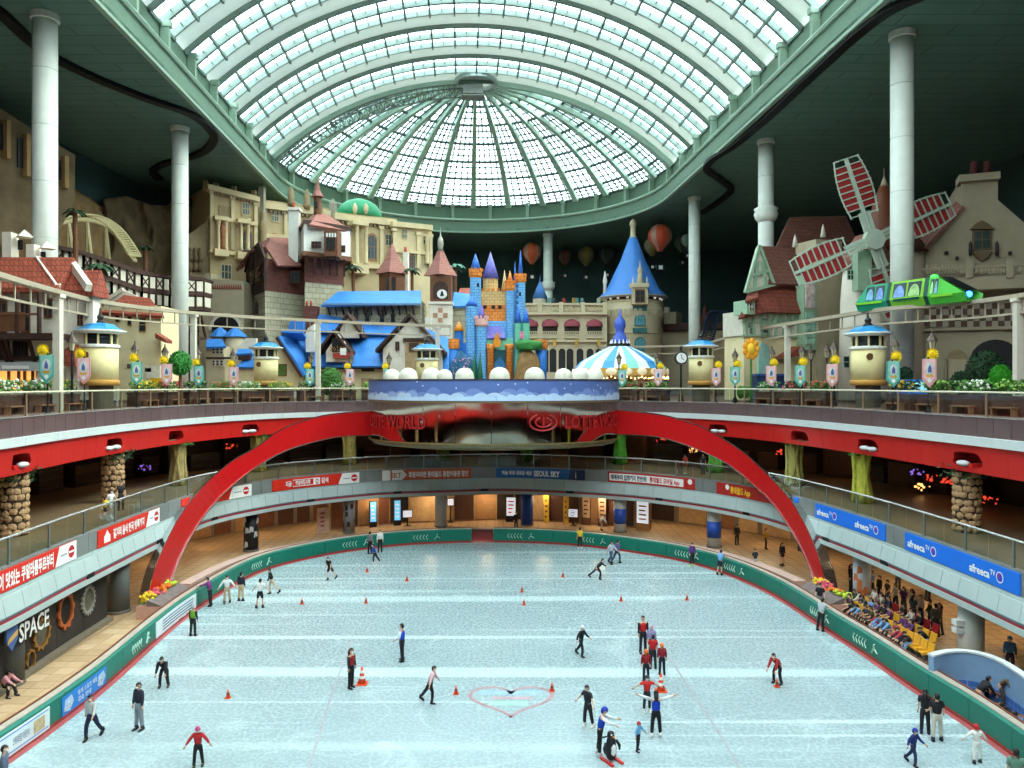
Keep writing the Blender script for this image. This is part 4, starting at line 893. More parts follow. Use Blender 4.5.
btext(t, '예매부터 입장까지 한번에!', 611, 647, 4.9, .36, M('print_navy', (40, 44, 70), .5, var=0)); btext(t, '롯데월드 모바일 App', 650, 680, 4.9, .36, emb); bdisc(t, 690.5, 5.08, .22, white)
t, a, b_ = banner(717, 772, M('banner_dark_red', (176, 40, 36)), 'red banner with yellow lettering behind the right half arch'); btext(t, '롯데월드 App', 731, 751, 4.9, .42, M('print_yellow', (240, 190, 50), .5, var=0)); bdisc(t, 728, 5.08, .2, white)
t, a, b_ = banner(784, 799, bcy, 'bright blue banner end peeking out beside the right half arch')
for p0, p1, k0, k1, lb in ((816, 886, (818, 833), (856, 874), 'bright blue banner with white lettering nearer the right half arch'), (906, 1021, (909, 931), (971, 997), 'bright blue banner with white lettering near the right edge')):
    t, a, b_ = banner(p0, p1, bcy, lb)
    for q0, q1 in (k0, k1):
        m_ = q0 + (q1 - q0) * .78; btext(t, 'afreeca', q0, m_, 4.88, .36, white, .04); btext(t, 'TV', m_ + .5, q1, 5.0, .22, white, .03)
        e = q1 + (q1 - q0) * .17; bdisc(t, e, 4.9, .24, white); bdisc(t, e, 4.9, .19, M('print_violet', (60, 70, 190), .5, var=0), -.076, 'emblem_core'); l = E2.hit(e); bpatch(t, 'emblem_dot', emb, [(l - .1, 4.9), (l, 4.9), (l, 5.02), (l - .1, 5.02)], -.08)
# ------------------------------------------------------------------ notices and chevrons on the rink boards
nfn = lambda u, v: E1.pt(u, -.02, v)
def notice(p0, p1, z0, z1, mat, lb):
    a, b_ = E1.hit(p0), E1.hit(p1); t = thing('board_notice', E1.pt((a + b_) / 2, -.02, z0), label=lb, cat='notice', group='notices pasted on the left rink board'); wput(E1.sweep(MB(), rectp(-.012, .015, z0, z1), a, b_, .6, True), 'sheet', mat, t); return t, a, b_
pw_ = M('notice_white', (214, 224, 226), .5, var=.05); nb_ = M('notice_blue', (32, 120, 200), .5, var=.08); nav = M('print_blue_grey', (70, 90, 130), .5, var=0)
t, a, b_ = notice(-8, 49.5, .08, .9, pw_, 'white notice with blue border at the bottom left of the rink board')
for z in (.17, .8): wput(E1.sweep(MB(), rectp(-.018, -.012, z, z + .035), a + .1, b_ - .1, .6, True), 'border_line', nb_, t)
wput(lettering('스케이트장 이용안내', nfn, a + 1.0, .38, .24, b_ - a - 2.2, .01), 'lettering', nav, t)
wput(MB().add([E1.pt(u, -.018, v) for u, v in ((b_ - .95, .25), (b_ - .3, .25), (b_ - .3, .72), (b_ - .95, .72))], [(0, 1, 2, 3)]), 'small_picture', M('notice_pic', (190, 170, 130), .6, var=.4, scale=8), t)
t, a, b_ = notice(62, 106, .12, .85, nb_, 'blue notice with white lettering on the left rink board')
wput(lettering('동계 스포츠 체험', nfn, a + 1.1, .55, .16, 1.5, .01), 'lettering', white, t); wput(lettering('강습 안내', nfn, a + 1.1, .28, .16, 1.0, .01), 'lettering', white, t)
for u in (a + .45, b_ - .45): wput(MB().add([E1.pt(u + x, -.018, .48 + y) for x, y in ((-.35, -.2), (.1, -.3), (.35, 0), (.2, .28), (-.25, .22))], [(0, 1, 2, 3, 4)]), 'small_picture', M('notice_pic2', (170, 190, 210), .6, var=.4, scale=8), t)
t, a, b_ = notice(156, 196, .08, .9, pw_, 'white notice with rows of print near the left board gate')
for k in range(4): wput(E1.sweep(MB(), rectp(-.018, -.012, .24 + k * .15, .30 + k * .15), a + .9, b_ - .4, .6, True), 'print_line', nav, t)
pale = M('board_print', (190, 222, 204), .5, var=0)
for px in (142, 262, 357, 428, 522, 594, 688, 735, 820, 866):
    l = E1.hit(px); rb = min(RB, key=lambda r: (r.location - E1.pt(l, 0, 0)).length); mb = MB()
    for k in range(5):
        u = l - 1.2 + k * .26
        for s_ in (-1, 1): mb.bar(E1.pt(u, .005, .52), E1.pt(u + .14, .005, .52 + s_ * .2), .05, .03)
    mb.bar(E1.pt(l + .55, .005, .3), E1.pt(l + .75, .005, .62), .12, .03).bar(E1.pt(l + .75, .005, .55), E1.pt(l + 1.0, .005, .4), .08, .03).bar(E1.pt(l + .72, .005, .66), E1.pt(l + .8, .005, .78), .14, .03)
    wput(mb, 'skater_mark', pale, rb)
# ------------------------------------------------------------------ upper deck: planters, hedge, lamps, pennants, kiosks
ZD = 11.4
wood = M('planter_wood', (86, 54, 44), .7, var=.15, scale=2); iron = M('iron_black', (34, 32, 34), .45, var=.05)
# planter boxes with shrubs
ORD5 = 'nearest first second third fourth fifth sixth seventh eighth ninth tenth eleventh twelfth thirteenth fourteenth fifteenth sixteenth seventeenth eighteenth nineteenth twentieth twenty-first twenty-second twenty-third'.split(); PL = E3.offset(2.6); rnd = random.Random(21); pl_m = []
for v in range(4):
    mb = MB(); leaves(mb, rnd, 260, 0, 0, 1.45, 1.15, .38, .35, .13); pl_m.append(mb.mesh('shrub'))
boxm = MB().box(-1.2, 1.2, -.42, .42, 0, .9).box(-1.26, 1.26, -.48, .48, .9, 1.0).mesh('box')
seatm = MB().box(-.8, .8, -.85, -.45, .38, .45).box(-.75, -.65, -.8, -.5, 0, .38).box(.65, .75, -.8, -.5, 0, .38).mesh('bench_seat')
flw = [M('flower_%d' % i, c, .6, var=.2, scale=8) for i, c in enumerate([(230, 190, 40), (226, 226, 214), (214, 90, 90), (150, 190, 80)])]
a, b_ = PL.hit(-15), PL.hit(1040); n = int((b_ - a) / 3.1); DRL = [E3.hit(374), E3.hit(616)]
for i in range(n):
    l = a + (b_ - a) * (i + .5) / n; p, tt, nn = PL.fr(l); px = CX + p.x / p.y * F
    if 376 < px < 612 or any(abs(px - c) < w_ for c, w_ in ((100, 32), (868, 34), (701, 26), (427, 20), (751, 9))): continue
    t = thing('planter', (p.x, p.y, ZD), math.atan2(tt.y, tt.x), 'brown planter with shrubs, %s counted from the drum %s' % ((ORD5[n // 2 - i], 'leftwards') if px < 500 else (ORD5[i - n // 2], 'rightwards')), 'planter', 'planters along the deck railing')
    put(boxm, 'box', wood, t); put(pl_m[i % 4], 'shrub', rnd.choice([leaf_d, leaf_g, leaf_g, leaf_d]), t)
    put(seatm, 'bench_seat', M('seat_wood', (150, 104, 76), .6), t)
    mb = MB()
    for _ in range(26): mb.ball((rnd.uniform(-1.1, 1.1), rnd.uniform(-.4, .1), rnd.uniform(1.35, 1.8)), rnd.uniform(.05, .1), 6, 4)
    mb.build('flowers', rnd.choice(flw), t)['kind'] = 'stuff'
# lantern + pennant + sunflower posts
teal = M('pennant_teal', (84, 168, 158), .6, var=.06); pink = M('pennant_pink', (220, 158, 164), .6, var=.06); ygold = M('pennant_gold', (196, 168, 84), .6, var=.06); sunf = M('sunflower_yellow', (246, 206, 24), .6, var=.12, scale=5)
lant = M('lantern_bronze', (84, 70, 62), .4, metal=.4); lgl = M('lantern_glass', (190, 180, 150), .3)
pen_poly = [(-.4, 1.6), (.4, 1.6), (.4, .45), (0, 0), (-.4, .45)]
def sunflower(mb, c, r):
    for k in range(14):
        a = 2 * PI * k / 14; d = Vector((math.cos(a), 0, math.sin(a))); e = Vector((-d.z, 0, d.x)) * r * .2; o = Vector(c)
        mb.add([o + d * r * .3, o + d * r * .7 + e, o + d * r + Vector((0, -.05, 0)), o + d * r * .7 - e], [(0, 1, 2, 3)])
    return mb.ball(c, r * .55, 10, 6, 1, .45, 1)
def pennant(px, col, lb, top, off=1.3):
    l = E3.offset(off).hit(px); p = E3.offset(off).pt(l, 0, 0); z1 = CZ + (CY - top) / F * p.y
    t = thing('pennant_post', (p.x, p.y, ZD), 0, lb, 'pennant', 'pennants with sunflowers along the deck'); h = z1 - ZD; k = h - 1.6
    MB().cyl((0, .06, 0), (0, .06, h + .1), .05, 8).lathe([(.16, 0), (.1, .2), (.06, .3)], 10, (0, .06, 0)).build('post', iron, t)
    MB().prism([(x, z + k) for x, z in pen_poly], -.05, -.015).build('pennant', col, t)
    MB().prism([(x * .8, .1 + z * .88 + k + .08) for x, z in pen_poly], -.062, -.05).build('inner_field', M('pennant_pale_teal', (140, 200, 188), .6) if col == teal else M('pennant_pale_pink', (232, 190, 192), .6), t)
    MB().prism([(.22 * math.cos(2 * PI * i / 16), 1.05 + .34 * math.sin(2 * PI * i / 16) + k) for i in range(16)], -.075, -.062).build('oval_emblem', M('emblem_pale', (206, 216, 210), .5), t)
    MB().prism([(-.1, .85 + k), (.1, .85 + k), (.1, 1.08 + k), (0, 1.3 + k), (-.1, 1.08 + k)], -.085, -.075).build('castle_emblem', M('emblem_blue', (90, 100, 170), .5), t)
    MB().prism([(-.2, .6 + k), (.2, .6 + k), (.2, .72 + k), (-.2, .72 + k)], -.075, -.062).build('ribbon_emblem', M('emblem_gold', (222, 170, 60), .5), t)
    MB().prism([(.11 * math.cos(2 * PI * i / 12), .4 + .11 * math.sin(2 * PI * i / 12) + k) for i in range(12)], -.075, -.062).build('round_emblem', white, t)
    s_ = -1 if px < CX else 1
    MB().prism([(y + .45, z + k + .05) for y, z in pen_poly], s_ * .2 - .015, s_ * .2 + .015, 'x').build('side_pennant', ygold, t)
    sunflower(MB(), (s_ * .14 + (-.12 if px < 500 else .1), .1, h + .28), .38).build('sunflower', sunf, t)
    mb = MB(); leaves(mb, random.Random(px), 14, s_ * .2, .1, h + .02, .3, .1, .1, .12).build('leaves', leaf_g, t)
pens = [(47, teal, 355), (84, pink, 358), (137, teal, 362), (167, pink, 364), (199, teal, 366), (234, pink, 367), (310, teal, 369), (350, pink, 369), (388, teal, 369), (622, teal, 370), (658, pink, 369), (716, pink, 368), (735, teal, 367), (771, pink, 366), (800, teal, 365.5), (832, pink, 364), (893, teal, 361), (929, pink, 359)]
tn = {47: 'nearest the left edge, before the balcony house', 84: 'left of the leftmost yellow kiosk', 137: 'right of the leftmost yellow kiosk', 167: 'before the round green tree', 199: 'right of the round green tree', 234: 'left of the second yellow kiosk', 310: 'right of the second yellow kiosk', 350: 'below the flower balcony of the blue roof', 388: 'beside the left end of the drum', 622: 'before the carousel', 658: 'right end of the carousel', 716: 'right of the clock and kiosk', 735: 'before the orange flower figure', 771: 'before the blue stand, right side', 800: 'between the lanterns right of the blue stand', 832: 'left of the rightmost yellow kiosk', 893: 'right of the rightmost yellow kiosk', 929: 'farthest right'}
for px, c_, tp in pens: pennant(px, c_, '%s pennant with sunflower, %s' % ('teal' if c_ == teal else 'pink', tn[px]), tp)
def lantern_mesh():
    t = thing('street_lamp', (0, 0, ZD), 0, 'lamp', 'street lamp', 'black lantern posts on the deck')
    MB().lathe([(.2, 0), (.16, .25), (.07, .4), (.05, 2.6), (.09, 2.66), (.05, 2.72), (.05, 3.1)], 10).build('post', iron, t)
    MB().lathe([(.1, 3.1), (.2, 3.55)], 6).build('glass', lgl, t); MB().lathe([(.05, 3.02), (.14, 3.1), (.12, 3.12)], 8).lathe([(.26, 3.55), (.22, 3.62), (.1, 3.85), (.04, 3.95), (.05, 4.02), (.005, 4.15)], 8).build('cap', lant, t)
    m = MB()
    for k in range(6): a_ = 2 * PI * k / 6; m.bar((.1 * math.cos(a_), .1 * math.sin(a_), 3.1), (.2 * math.cos(a_), .2 * math.sin(a_), 3.56), .025)
    m.build('lantern_frame', lant, t); return t
lm0 = lantern_mesh(); first = True
for px, off, lb in ((72, 2.0, 'left of the teal pennant at the left edge'), (80, 3.8, 'before the leftmost yellow kiosk'), (135, 3.8, 'right of the leftmost yellow kiosk'), (165, 4.5, 'over the pink pennant left of the green tree'), (198, 4.5, 'over the teal pennant right of the green tree'), (233, 4.5, 'over the pink pennant left of the second kiosk'), (311, 4.5, 'right of the second yellow kiosk'), (351, 4, 'below the flower balcony'), (389, 4, 'beside the left drum end'), (619, 3.5, 'in front of the carousel middle'), (657, 3.5, 'at the right end of the carousel'), (735, 4, 'by the orange flower figure'), (772, 4, 'before the blue stand'), (802, 3.4, 'before the windmill house, left'), (811, 6, 'before the windmill house, thin one'), (827, 5, 'before the windmill house, right'), (834, 2.8, 'tallest near the rightmost kiosk'), (895, 4.0, 'right of the rightmost kiosk'), (932, 2.6, 'farthest right')):
    p = E3.offset(off).pt(E3.offset(off).hit(px), 0, ZD); lb = 'black lantern post ' + lb
    if first: lm0.location = p; lm0['label'] = lb; first = False
    else: clone(lm0, p, 0, lb)
for o in list(bpy.data.objects):
    if o.name.startswith('street_lamp'): o.scale = (1.25, 1.25, 1.16)
# round yellow kiosks
cream_w = M('kiosk_cream', (226, 212, 156), .6, var=.05); band_o = M('kiosk_band', (190, 140, 66), .6); kw = M('kiosk_white', (226, 226, 216), .5); kb_ = M('kiosk_blue_roof', (40, 134, 190), .35, var=.08); kd = M('kiosk_glass_dark', (30, 34, 36), .2)
k0 = thing('kiosk', (0, 0, ZD), 0, 'k', 'kiosk', 'round yellow kiosks on the deck')
MB().lathe([(1.1, 1.85), (1.1, 4.0)], 24).build('round_body', cream_w, k0, True); MB().lathe([(1.0, 1.5), (1.16, 1.52), (1.18, 1.8), (1.12, 1.88)], 24).build('lower_band', band_o, k0, True)
MB().lathe([(.8, 0), (.8, 1.55)], 24).build('pedestal', M('kiosk_foot', (96, 84, 70), .7), k0); MB().lathe([(1.16, 3.95), (1.2, 4.0), (1.2, 4.12), (1.12, 4.18)], 24).build('window_sill', kw, k0); MB().lathe([(.98, 4.1), (.98, 5.0)], 24).build('window_band', kd, k0, True)
for k in range(8): a_ = 2 * PI * (k + .5) / 8; MB().box(-.06, .06, -.06, .06, 4.12, 5.1, a_, (0, 0)).build('window_post', cream_w, k0, loc=(1.02 * math.cos(a_), 1.02 * math.sin(a_), 0))
MB().lathe([(1.15, 4.86), (1.55, 4.98), (1.6, 5.08), (1.3, 5.14)], 24).build('eave', kw, k0, True); MB().lathe([(1.56, 5.08), (1.1, 5.32), (.9, 5.5), (.3, 5.6)], 8).build('roof', kb_, k0); MB().lathe([(.34, 5.5), (.3, 5.7), (.18, 5.8), (.24, 6.0), (.06, 6.2), (.02, 6.6)], 10).build('finial', iron, k0)
MB().lathe([(.01, -.02), (.24, -.02), (.24, .04), (.01, .04)], 14).build('round_plaque', M('plaque_bronze', (110, 74, 44), .5), k0); pq = [o for o in k0.children if o.name.startswith('round_plaque')][0]; pq.location = (-.35, -1.04, 3.45); pq.rotation_euler = (PI / 2, 0, 0)
fk = True
for px, off, lb in ((100, 2.4, 'leftmost, before the cream house'), (266, 6.6, 'second from the left, before the blue steep roof'), (427, 3.4, 'half hidden behind the white domes of the drum'), (701, 3.6, 'beside the clock right of the carousel'), (868, 3.6, 'rightmost, below the windmill')):
    p = E3.offset(off).pt(E3.offset(off).hit(px), 0, ZD); lb = 'round yellow kiosk with blue roof, ' + lb
    if fk: k0.location = p; k0['label'] = lb; fk = False
    else: clone(k0, p, 0, lb)
# ------------------------------------------------------------------ white cloud domes along the drum
rnd = random.Random(2); dome_m = M('dome_white', (222, 218, 200), .5, var=.06, scale=1.5)
for i, (px, r) in enumerate(((392, .68), (408, .76), (431, .76), (444.5, .6), (464, .72), (499, .78), (534, .78), (563, .7), (579, .72), (594, .76))):
    th = None
    for k in range(400):
        th = PI - PI * k / 400; q = dpt(th, .90, 0); X, Y = DX + q.x, DY + q.y
        if (X / Y) * F + CX >= px: break
    t = thing('cloud_dome', (X, Y, 11.6), 0, 'white puffy dome on the drum parapet, %s' % ['first at the left end', 'second, behind the clouds', 'third, left of the castle', 'fourth, smaller, beside the castle', 'fifth, before the blue castle wall', 'sixth, before the castle gate', 'seventh, right of the castle rock', 'eighth, left of a close pair', 'ninth, right of a close pair', 'last at the right end'][i], 'dome', 'white domes on the drum')
    MB().lathe([(r * 1.02, 0), (r * 1.02, 1.9), (r, 1.98)] + [(r * math.cos(a), 1.98 + r * .92 * math.sin(a)) for a in [PI / 2 * j / 7 for j in range(1, 7)]] + [(.001, 1.98 + r * .92)], 20).build('shell', dome_m, t, True)
    MB().lathe([(r * .5, 1.98 + r * .80), (r * .52, 1.98 + r * .795), (r * .5, 1.98 + r * .78)], 20).build('top_seam', M('dome_seam', (190, 180, 150), .5), t)
# ------------------------------------------------------------------ facade helper: a front drawn between two points of the place
class Fac:
    def __init__(s, name, pa, da, pb, db, label, cat, base=ZD, group=None):
        s.A = Vector(((pa - CX) / F * da, da)); s.Bv = Vector(((pb - CX) / F * db, db)); d = s.Bv - s.A; s.len = d.length; s.base = base
        s.t = thing(name, (s.A.x, s.A.y, base), math.atan2(d.y, d.x), label, cat, group); s.d = d
    def U(s, px, y=0.0):
        r = (px - CX) / F; c, n = s.d.x / s.len, s.d.y / s.len; return (r * (s.A.y + y * c) - s.A.x + y * n) / (c - r * n)
    def D(s, px, y=0.0): return s.A.y + s.U(px, y) * s.d.y / s.len + y * s.d.x / s.len
    def Z(s, px, py, y=0.0): return CZ + (CY - py) / F * s.D(px, y) - s.base
    def box(s, nm, m, p0, p1, t, b, y0=0., y1=.3, par=None):
        pm = (p0 + p1) / 2; return MB().box(s.U(p0, y0), s.U(p1, y0), y0, y1, max(0, s.Z(pm, b, y0)), s.Z(pm, t, y0)).build(nm, m, par or s.t)
    def poly(s, nm, m, pts, y0=0., y1=.3, par=None): return MB().prism([(s.U(x, y0), max(0, s.Z(x, y, y0))) for x, y in pts], y0, y1).build(nm, m, par or s.t)
    def win(s, px, py, w, h, fm, pm=None, y=-.02, arch=False, bars=1, nm='window'):
        x, z = s.U(px, y), s.Z(px, py, y); k = s.D(px, y) / F; hw, hh = w * k / 2, h * k / 2
        pts = [(x - hw, z - hh), (x + hw, z - hh)] + ([(x + hw * math.cos(a), z + hh - hw + hw * math.sin(a)) for a in [PI * j / 8 for j in range(9)]] if arch else [(x + hw, z + hh), (x - hw, z + hh)])
        f = MB().prism(pts, y - .10, y).build(nm, fm, s.t)
        g = [(x + (u - x) * .8, z + (v - z) * .84) for u, v in pts]; MB().prism(g, y - .13, y - .10).build('pane', pm or MATS['pane_dark'], f)
        mb = MB()
        for i in range(1, bars + 1): u = x - hw + 2 * hw * i / (bars + 1); mb.box(u - .035, u + .035, y - .17, y - .131, z - hh * .84, z + hh * .84)
        mb.box(x - hw * .8, x + hw * .8, y - .165, y - .132, z - .03, z + .03).build('bars', fm, f); return f
    def roofp(s, nm, m, pts, th=.25, par=None):   # roof facet: (px, py, local depth)
        q = [Vector((s.U(x, y), y, s.Z(x, py, y))) for x, py, y in pts]; nrm = (q[1] - q[0]).cross(q[2] - q[0]).normalized() * th
        if nrm.z > 0: nrm = -nrm
        n = len(q); return MB().add(q + [v + nrm for v in q], [tuple(range(n)), tuple(range(2 * n - 1, n - 1, -1))] + [(i, i + n, (i + 1) % n + n, (i + 1) % n) for i in range(n)]).build(nm, m, par or s.t)
    def lathe(s, nm, m, px, y, prof, n=16, smooth=True, par=None):   # profile (radius px, py)
        k = s.D(px, y) / F; return MB().lathe([(max(r * k, 1e-4), max(0, s.Z(px, py, y))) for r, py in prof], n, (s.U(px, y), y, 0)).build(nm, m, par or s.t, smooth)
M('pane_dark', (44, 50, 54), .2, var=.1)
# ------------------------------------------------------------------ storybook castle on the drum
cs = Fac('toy_castle', 448, 71.5, 549, 71.5, 'colourful storybook castle with blue spires standing on the drum', 'castle')
cb1 = M('castle_blue_brick', (104, 170, 222), .5, kind='brick', rgb2=(120, 184, 232), size=(.42, .26), mortar=(54, 104, 180), var=.06); cb2 = M('castle_blue', (40, 116, 200), .5, var=.15, scale=2)
co = M('castle_orange', (222, 128, 50), .5, kind='brick', rgb2=(232, 148, 66), size=(.5, .3), mortar=(176, 84, 36), var=.08); cbg = M('castle_beige', (206, 172, 112), .6, kind='brick', rgb2=(214, 184, 126), size=(.5, .28), mortar=(160, 124, 76), var=.08)
cpu = M('castle_purple', (112, 110, 190), .5, var=.3, scale=6); cgr = M('castle_green', (110, 190, 160), .5, var=.12); cpk = M('castle_pink', (226, 176, 170), .5); spi = M('spire_blue', (52, 112, 206), .45, var=.25, scale=5)
def ctower(px, r, top, bot, m, y, crown=None, cone=None, cm_=None, apex=None, lip=1.0):
    cs.lathe('tower', m, px, y, [(r, bot), (r, top)], 12, False)
    if crown:
        cs.lathe('crown', crown, px, y, [(r * 1.02, top), (r + lip, top - 2), (r + lip, top - 8)], 12, False); k = 71.5 / F; mb = MB()
        for i in range(8): a_ = 2 * PI * i / 8; mb.box(-.12, .12, -.1, .1, 0, .24, a_, (0, 0), T=Matrix.Translation((cs.U(px) + (r + lip - .6) * k * math.cos(a_), y + (r + lip - .6) * k * math.sin(a_), cs.Z(px, top - 8)))) 
        mb.build('battlements', crown, cs.t)
    if apex: cs.lathe('spire', cm_ or spi, px, y, [(cone or r + lip, top - (8 if crown else 0)), ((cone or r + lip) * .5, (top - (8 if crown else 0)) * .5 + apex * .5), (.05, apex)], 12)
ctower(475.5, 5.5, 278, 386, cb1, .8, co, 5.5, None, 253); ctower(490.5, 7.5, 279, 386, cbg, 2.2, None, 8.6, cpu, 251.5); ctower(520.5, 4.8, 283, 386, cb1, 1.0, co, 2.6, None, 250); ctower(510, 4, 291, 386, cb1, .5, co, 3.5, co, 270)
ctower(504.5, 3.5, 291, 386, cbg, 2.6, None, 3.8, cbg, 270); ctower(515, 1.6, 285, 386, cb1, 2.4, None, 1.8, None, 261)
cs.box('curtain_wall', cbg, 481, 507, 291, 306, 1.2, 1.8); cs.box('curtain_wall', co, 481, 507, 305, 322, .9, 1.6); cs.box('curtain_wall', cb1, 466, 514, 321, 386, .7, 1.4)
for i in range(5): cs.box('merlon', co, 482 + i * 5, 484.6 + i * 5, 288.5, 291.5, 1.2, 1.6)
for px in (485, 493.5, 500): cs.win(px, 307, 3.4, 3, iron, y=.9, bars=0)
for px, py in ((478, 285), (471, 311), (520, 294), (473, 331)): cs.win(px, py, 2.2, 4, iron, y=.25, arch=True, bars=0)
ctower(471.5, 5.8, 306, 386, cb1, .3, None, 6.4, spi, 296); ctower(481.5, 5.2, 327, 386, cb1, -.3, cpk, 4.6, cpu, 303, 1.6)
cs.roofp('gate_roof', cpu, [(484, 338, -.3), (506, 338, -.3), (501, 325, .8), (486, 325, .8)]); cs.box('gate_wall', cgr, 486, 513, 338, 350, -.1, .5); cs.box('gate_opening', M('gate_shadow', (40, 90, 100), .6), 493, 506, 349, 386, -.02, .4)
for px in (490.5, 509.5): cs.lathe('gate_column', co, px, -.4, [(3.8, 386), (3.6, 350), (4.6, 348), (4.6, 344)], 10)
gld = M('crown_gold', (224, 138, 40), .4, var=.15); cs.poly('crown_ornament', gld, [(494, 347), (500, 347), (501, 341), (499, 338), (502, 332), (498.5, 336), (497, 331), (495.5, 336), (492, 332), (495, 338), (493, 341)], -.75, -.5)
ctower(459, 4.4, 331, 386, cb2, .2, None, 6.2, gld, 321); cs.box('side_wall', cb2, 449, 487, 343, 386, .1, .7); cs.lathe('low_turret', co, 454, -.5, [(5.2, 349), (5.8, 347), (5.8, 339)], 10, False); cs.lathe('turret_body', cb2, 454, -.5, [(4.6, 386), (4.6, 348)], 10)
for px in (518, 526): ctower(px, 3.6, 323, 386, cgr, -.3, None, 3.9, spi, 304 + (px > 520) * 3)
cs.win(522, 335, 4, 8, cpk, M('castle_pink_pane', (226, 120, 170), .5), y=-.8, arch=True, bars=0); cs.lathe('low_turret', co, 541, -.2, [(5.8, 350), (7, 347), (7, 340)], 10, False); cs.lathe('turret_body', cb2, 541, -.2, [(5.6, 386), (5.6, 349)], 12)
rk = random.Random(4); mb = MB(); k = 71.5 / F
mb.blob((cs.U(528), -1.1, 2.2), 1.0, rk, 14, 10, .12, 1.3, .6, 2.4); mb.build('painted_rock', M('rock_paint', (140, 108, 66), .7, var=.25, scale=2.5), cs.t, True)
MB().blob((cs.U(528), -1.15, cs.Z(527, 346)), .75, rk, 14, 8, .15, 1.75, .9, .7).build('green_mound', M('mound_green', (56, 128, 60), .7, var=.2), cs.t, True)
MB().blob((cs.U(463), -1.0, 2.0), 1.05, rk, 14, 10, .12, 1.3, .6, 2.5).build('blue_mound', M('mound_blue', (38, 92, 128), .7, var=.3, scale=3), cs.t, True)
for px in (474, 480): cs.lathe('painted_fir', M('fir_green', (28, 92, 60), .7), px, -1.7, [(3.2, 386), (2.6, 374), (.1, 350)], 8)
leaves(MB(), rk, 60, cs.U(463), -1.7, 3.2, .8, .1, .8, .1).build('pink_blossoms', M('blossom_pink', (220, 140, 160), .6), cs.t)
cs.poly('sea_backdrop', M('sea_paint', (46, 110, 160), .6, var=.2), [(492, 380), (508, 380), (508, 366), (500, 357), (492, 366)], -.2, -.1)
# ------------------------------------------------------------------ carousel
cw, cy_ = P(620, 0, 88).x, 88.0; ca = thing('carousel', (cw, cy_, ZD), 0, 'carousel with blue and mint striped canopy and gold rim', 'carousel'); k = 88 / F
zz = lambda py: CZ + (CY - py) * k - ZD
st_ = [M('canopy_blue', (70, 150, 206), .5, var=.05), M('canopy_mint', (134, 206, 190), .5, var=.05), M('canopy_white', (226, 234, 226), .5, var=.03)]
for i in range(24):
    a0, a1 = 2 * PI * i / 24, 2 * PI * (i + 1) / 24; pr = [(46 * k, zz(369)), (40 * k, zz(362)), (22 * k, zz(352)), (9 * k, zz(346))]
    MB().lathe(pr, 2, (0, 0, 0), a0, a1).build('canopy_stripe', st_[(0, 2, 1, 2)[i % 4]], ca)
MB().lathe([(10 * k, zz(347)), (10.5 * k, zz(344)), (9 * k, zz(343))], 20).build('crown_band', iron, ca); MB().lathe([(9 * k, zz(344)), (8 * k, zz(340)), (5 * k, zz(334)), (4.2 * k, zz(330)), (6 * k, zz(326)), (5.2 * k, zz(321)), (1.5 * k, zz(316)), (.2 * k, zz(308))], 16).build('onion_finial', M('finial_blue', (70, 96, 190), .4, var=.1), ca, True)
mb = MB()
for i in range(14): a_ = 2 * PI * i / 14; mb.lathe([(.14, 0), (.02, .5)], 5, (9.3 * k * math.cos(a_), 9.3 * k * math.sin(a_), zz(344)))
mb.build('crown_points', white, ca)
cgold = M('carousel_gold', (214, 168, 84), .4, metal=.2, var=.1); MB().lathe([(46.5 * k, zz(369)), (47 * k, zz(376)), (45.5 * k, zz(376))], 32).build('rim_board', cgold, ca)
for i in range(20):
    a_ = 2 * PI * i / 20; MB().ball((0, 0, 0), .5, 12, 6, 1.25, .25, .8).build('rim_medallion', M('medallion_cream_glow', (240, 226, 190), .4, var=.05, emit=.25), ca, True, (47 * k * math.cos(a_), 47 * k * math.sin(a_), zz(372.2)), a_ + PI / 2)  # medallions glow faintly in place of the carousel's warm lighting
bulbs = M('bulb_warm', (255, 214, 140), .5, var=0, emit=6); mb = MB()
for i in range(80): a_ = 2 * PI * i / 80; mb.ball((47.2 * k * math.cos(a_), 47.2 * k * math.sin(a_), zz(377) - .18 * abs(math.sin(a_ * 10))), .08, 5, 3)
mb.build('light_bulbs', bulbs, ca)
MB().lathe([(44 * k, 0), (44 * k, .35)], 32).build('turning_floor', M('carousel_floor', (150, 96, 70), .6), ca); MB().lathe([(12 * k, .35), (12 * k, zz(372))], 12).build('mirror_core', M('core_gold', (190, 150, 90), .25, metal=.5), ca)
for i in range(14):
    a_ = 2 * PI * i / 14; x, y = 36 * k * math.cos(a_), 36 * k * math.sin(a_); MB().cyl((x, y, .35), (x, y, zz(370)), .06, 6).build('brass_pole', cgold, ca)
    h = MB().ball((0, 0, 1.5), .35, 8, 6, 1.9, .75, 1).tube([(.55, 0, 1.6), (.8, 0, 2.1), (1.15, 0, 2.05)], [.24, .17, .1], 6)
    for lx, lz in ((.4, .8), (-.4, .8), (.5, 1.0), (-.55, .9)): h.tube([(lx, .12 if lz < .9 else -.12, 1.4), (lx + .1, 0, lz)], [.12, .06], 5)
    h.build('carousel_horse', M('horse_%d' % (i % 3), [(220, 214, 200), (196, 150, 110), (170, 130, 120)][i % 3], .5), ca, True, (x, y, 0), a_ + PI / 2)
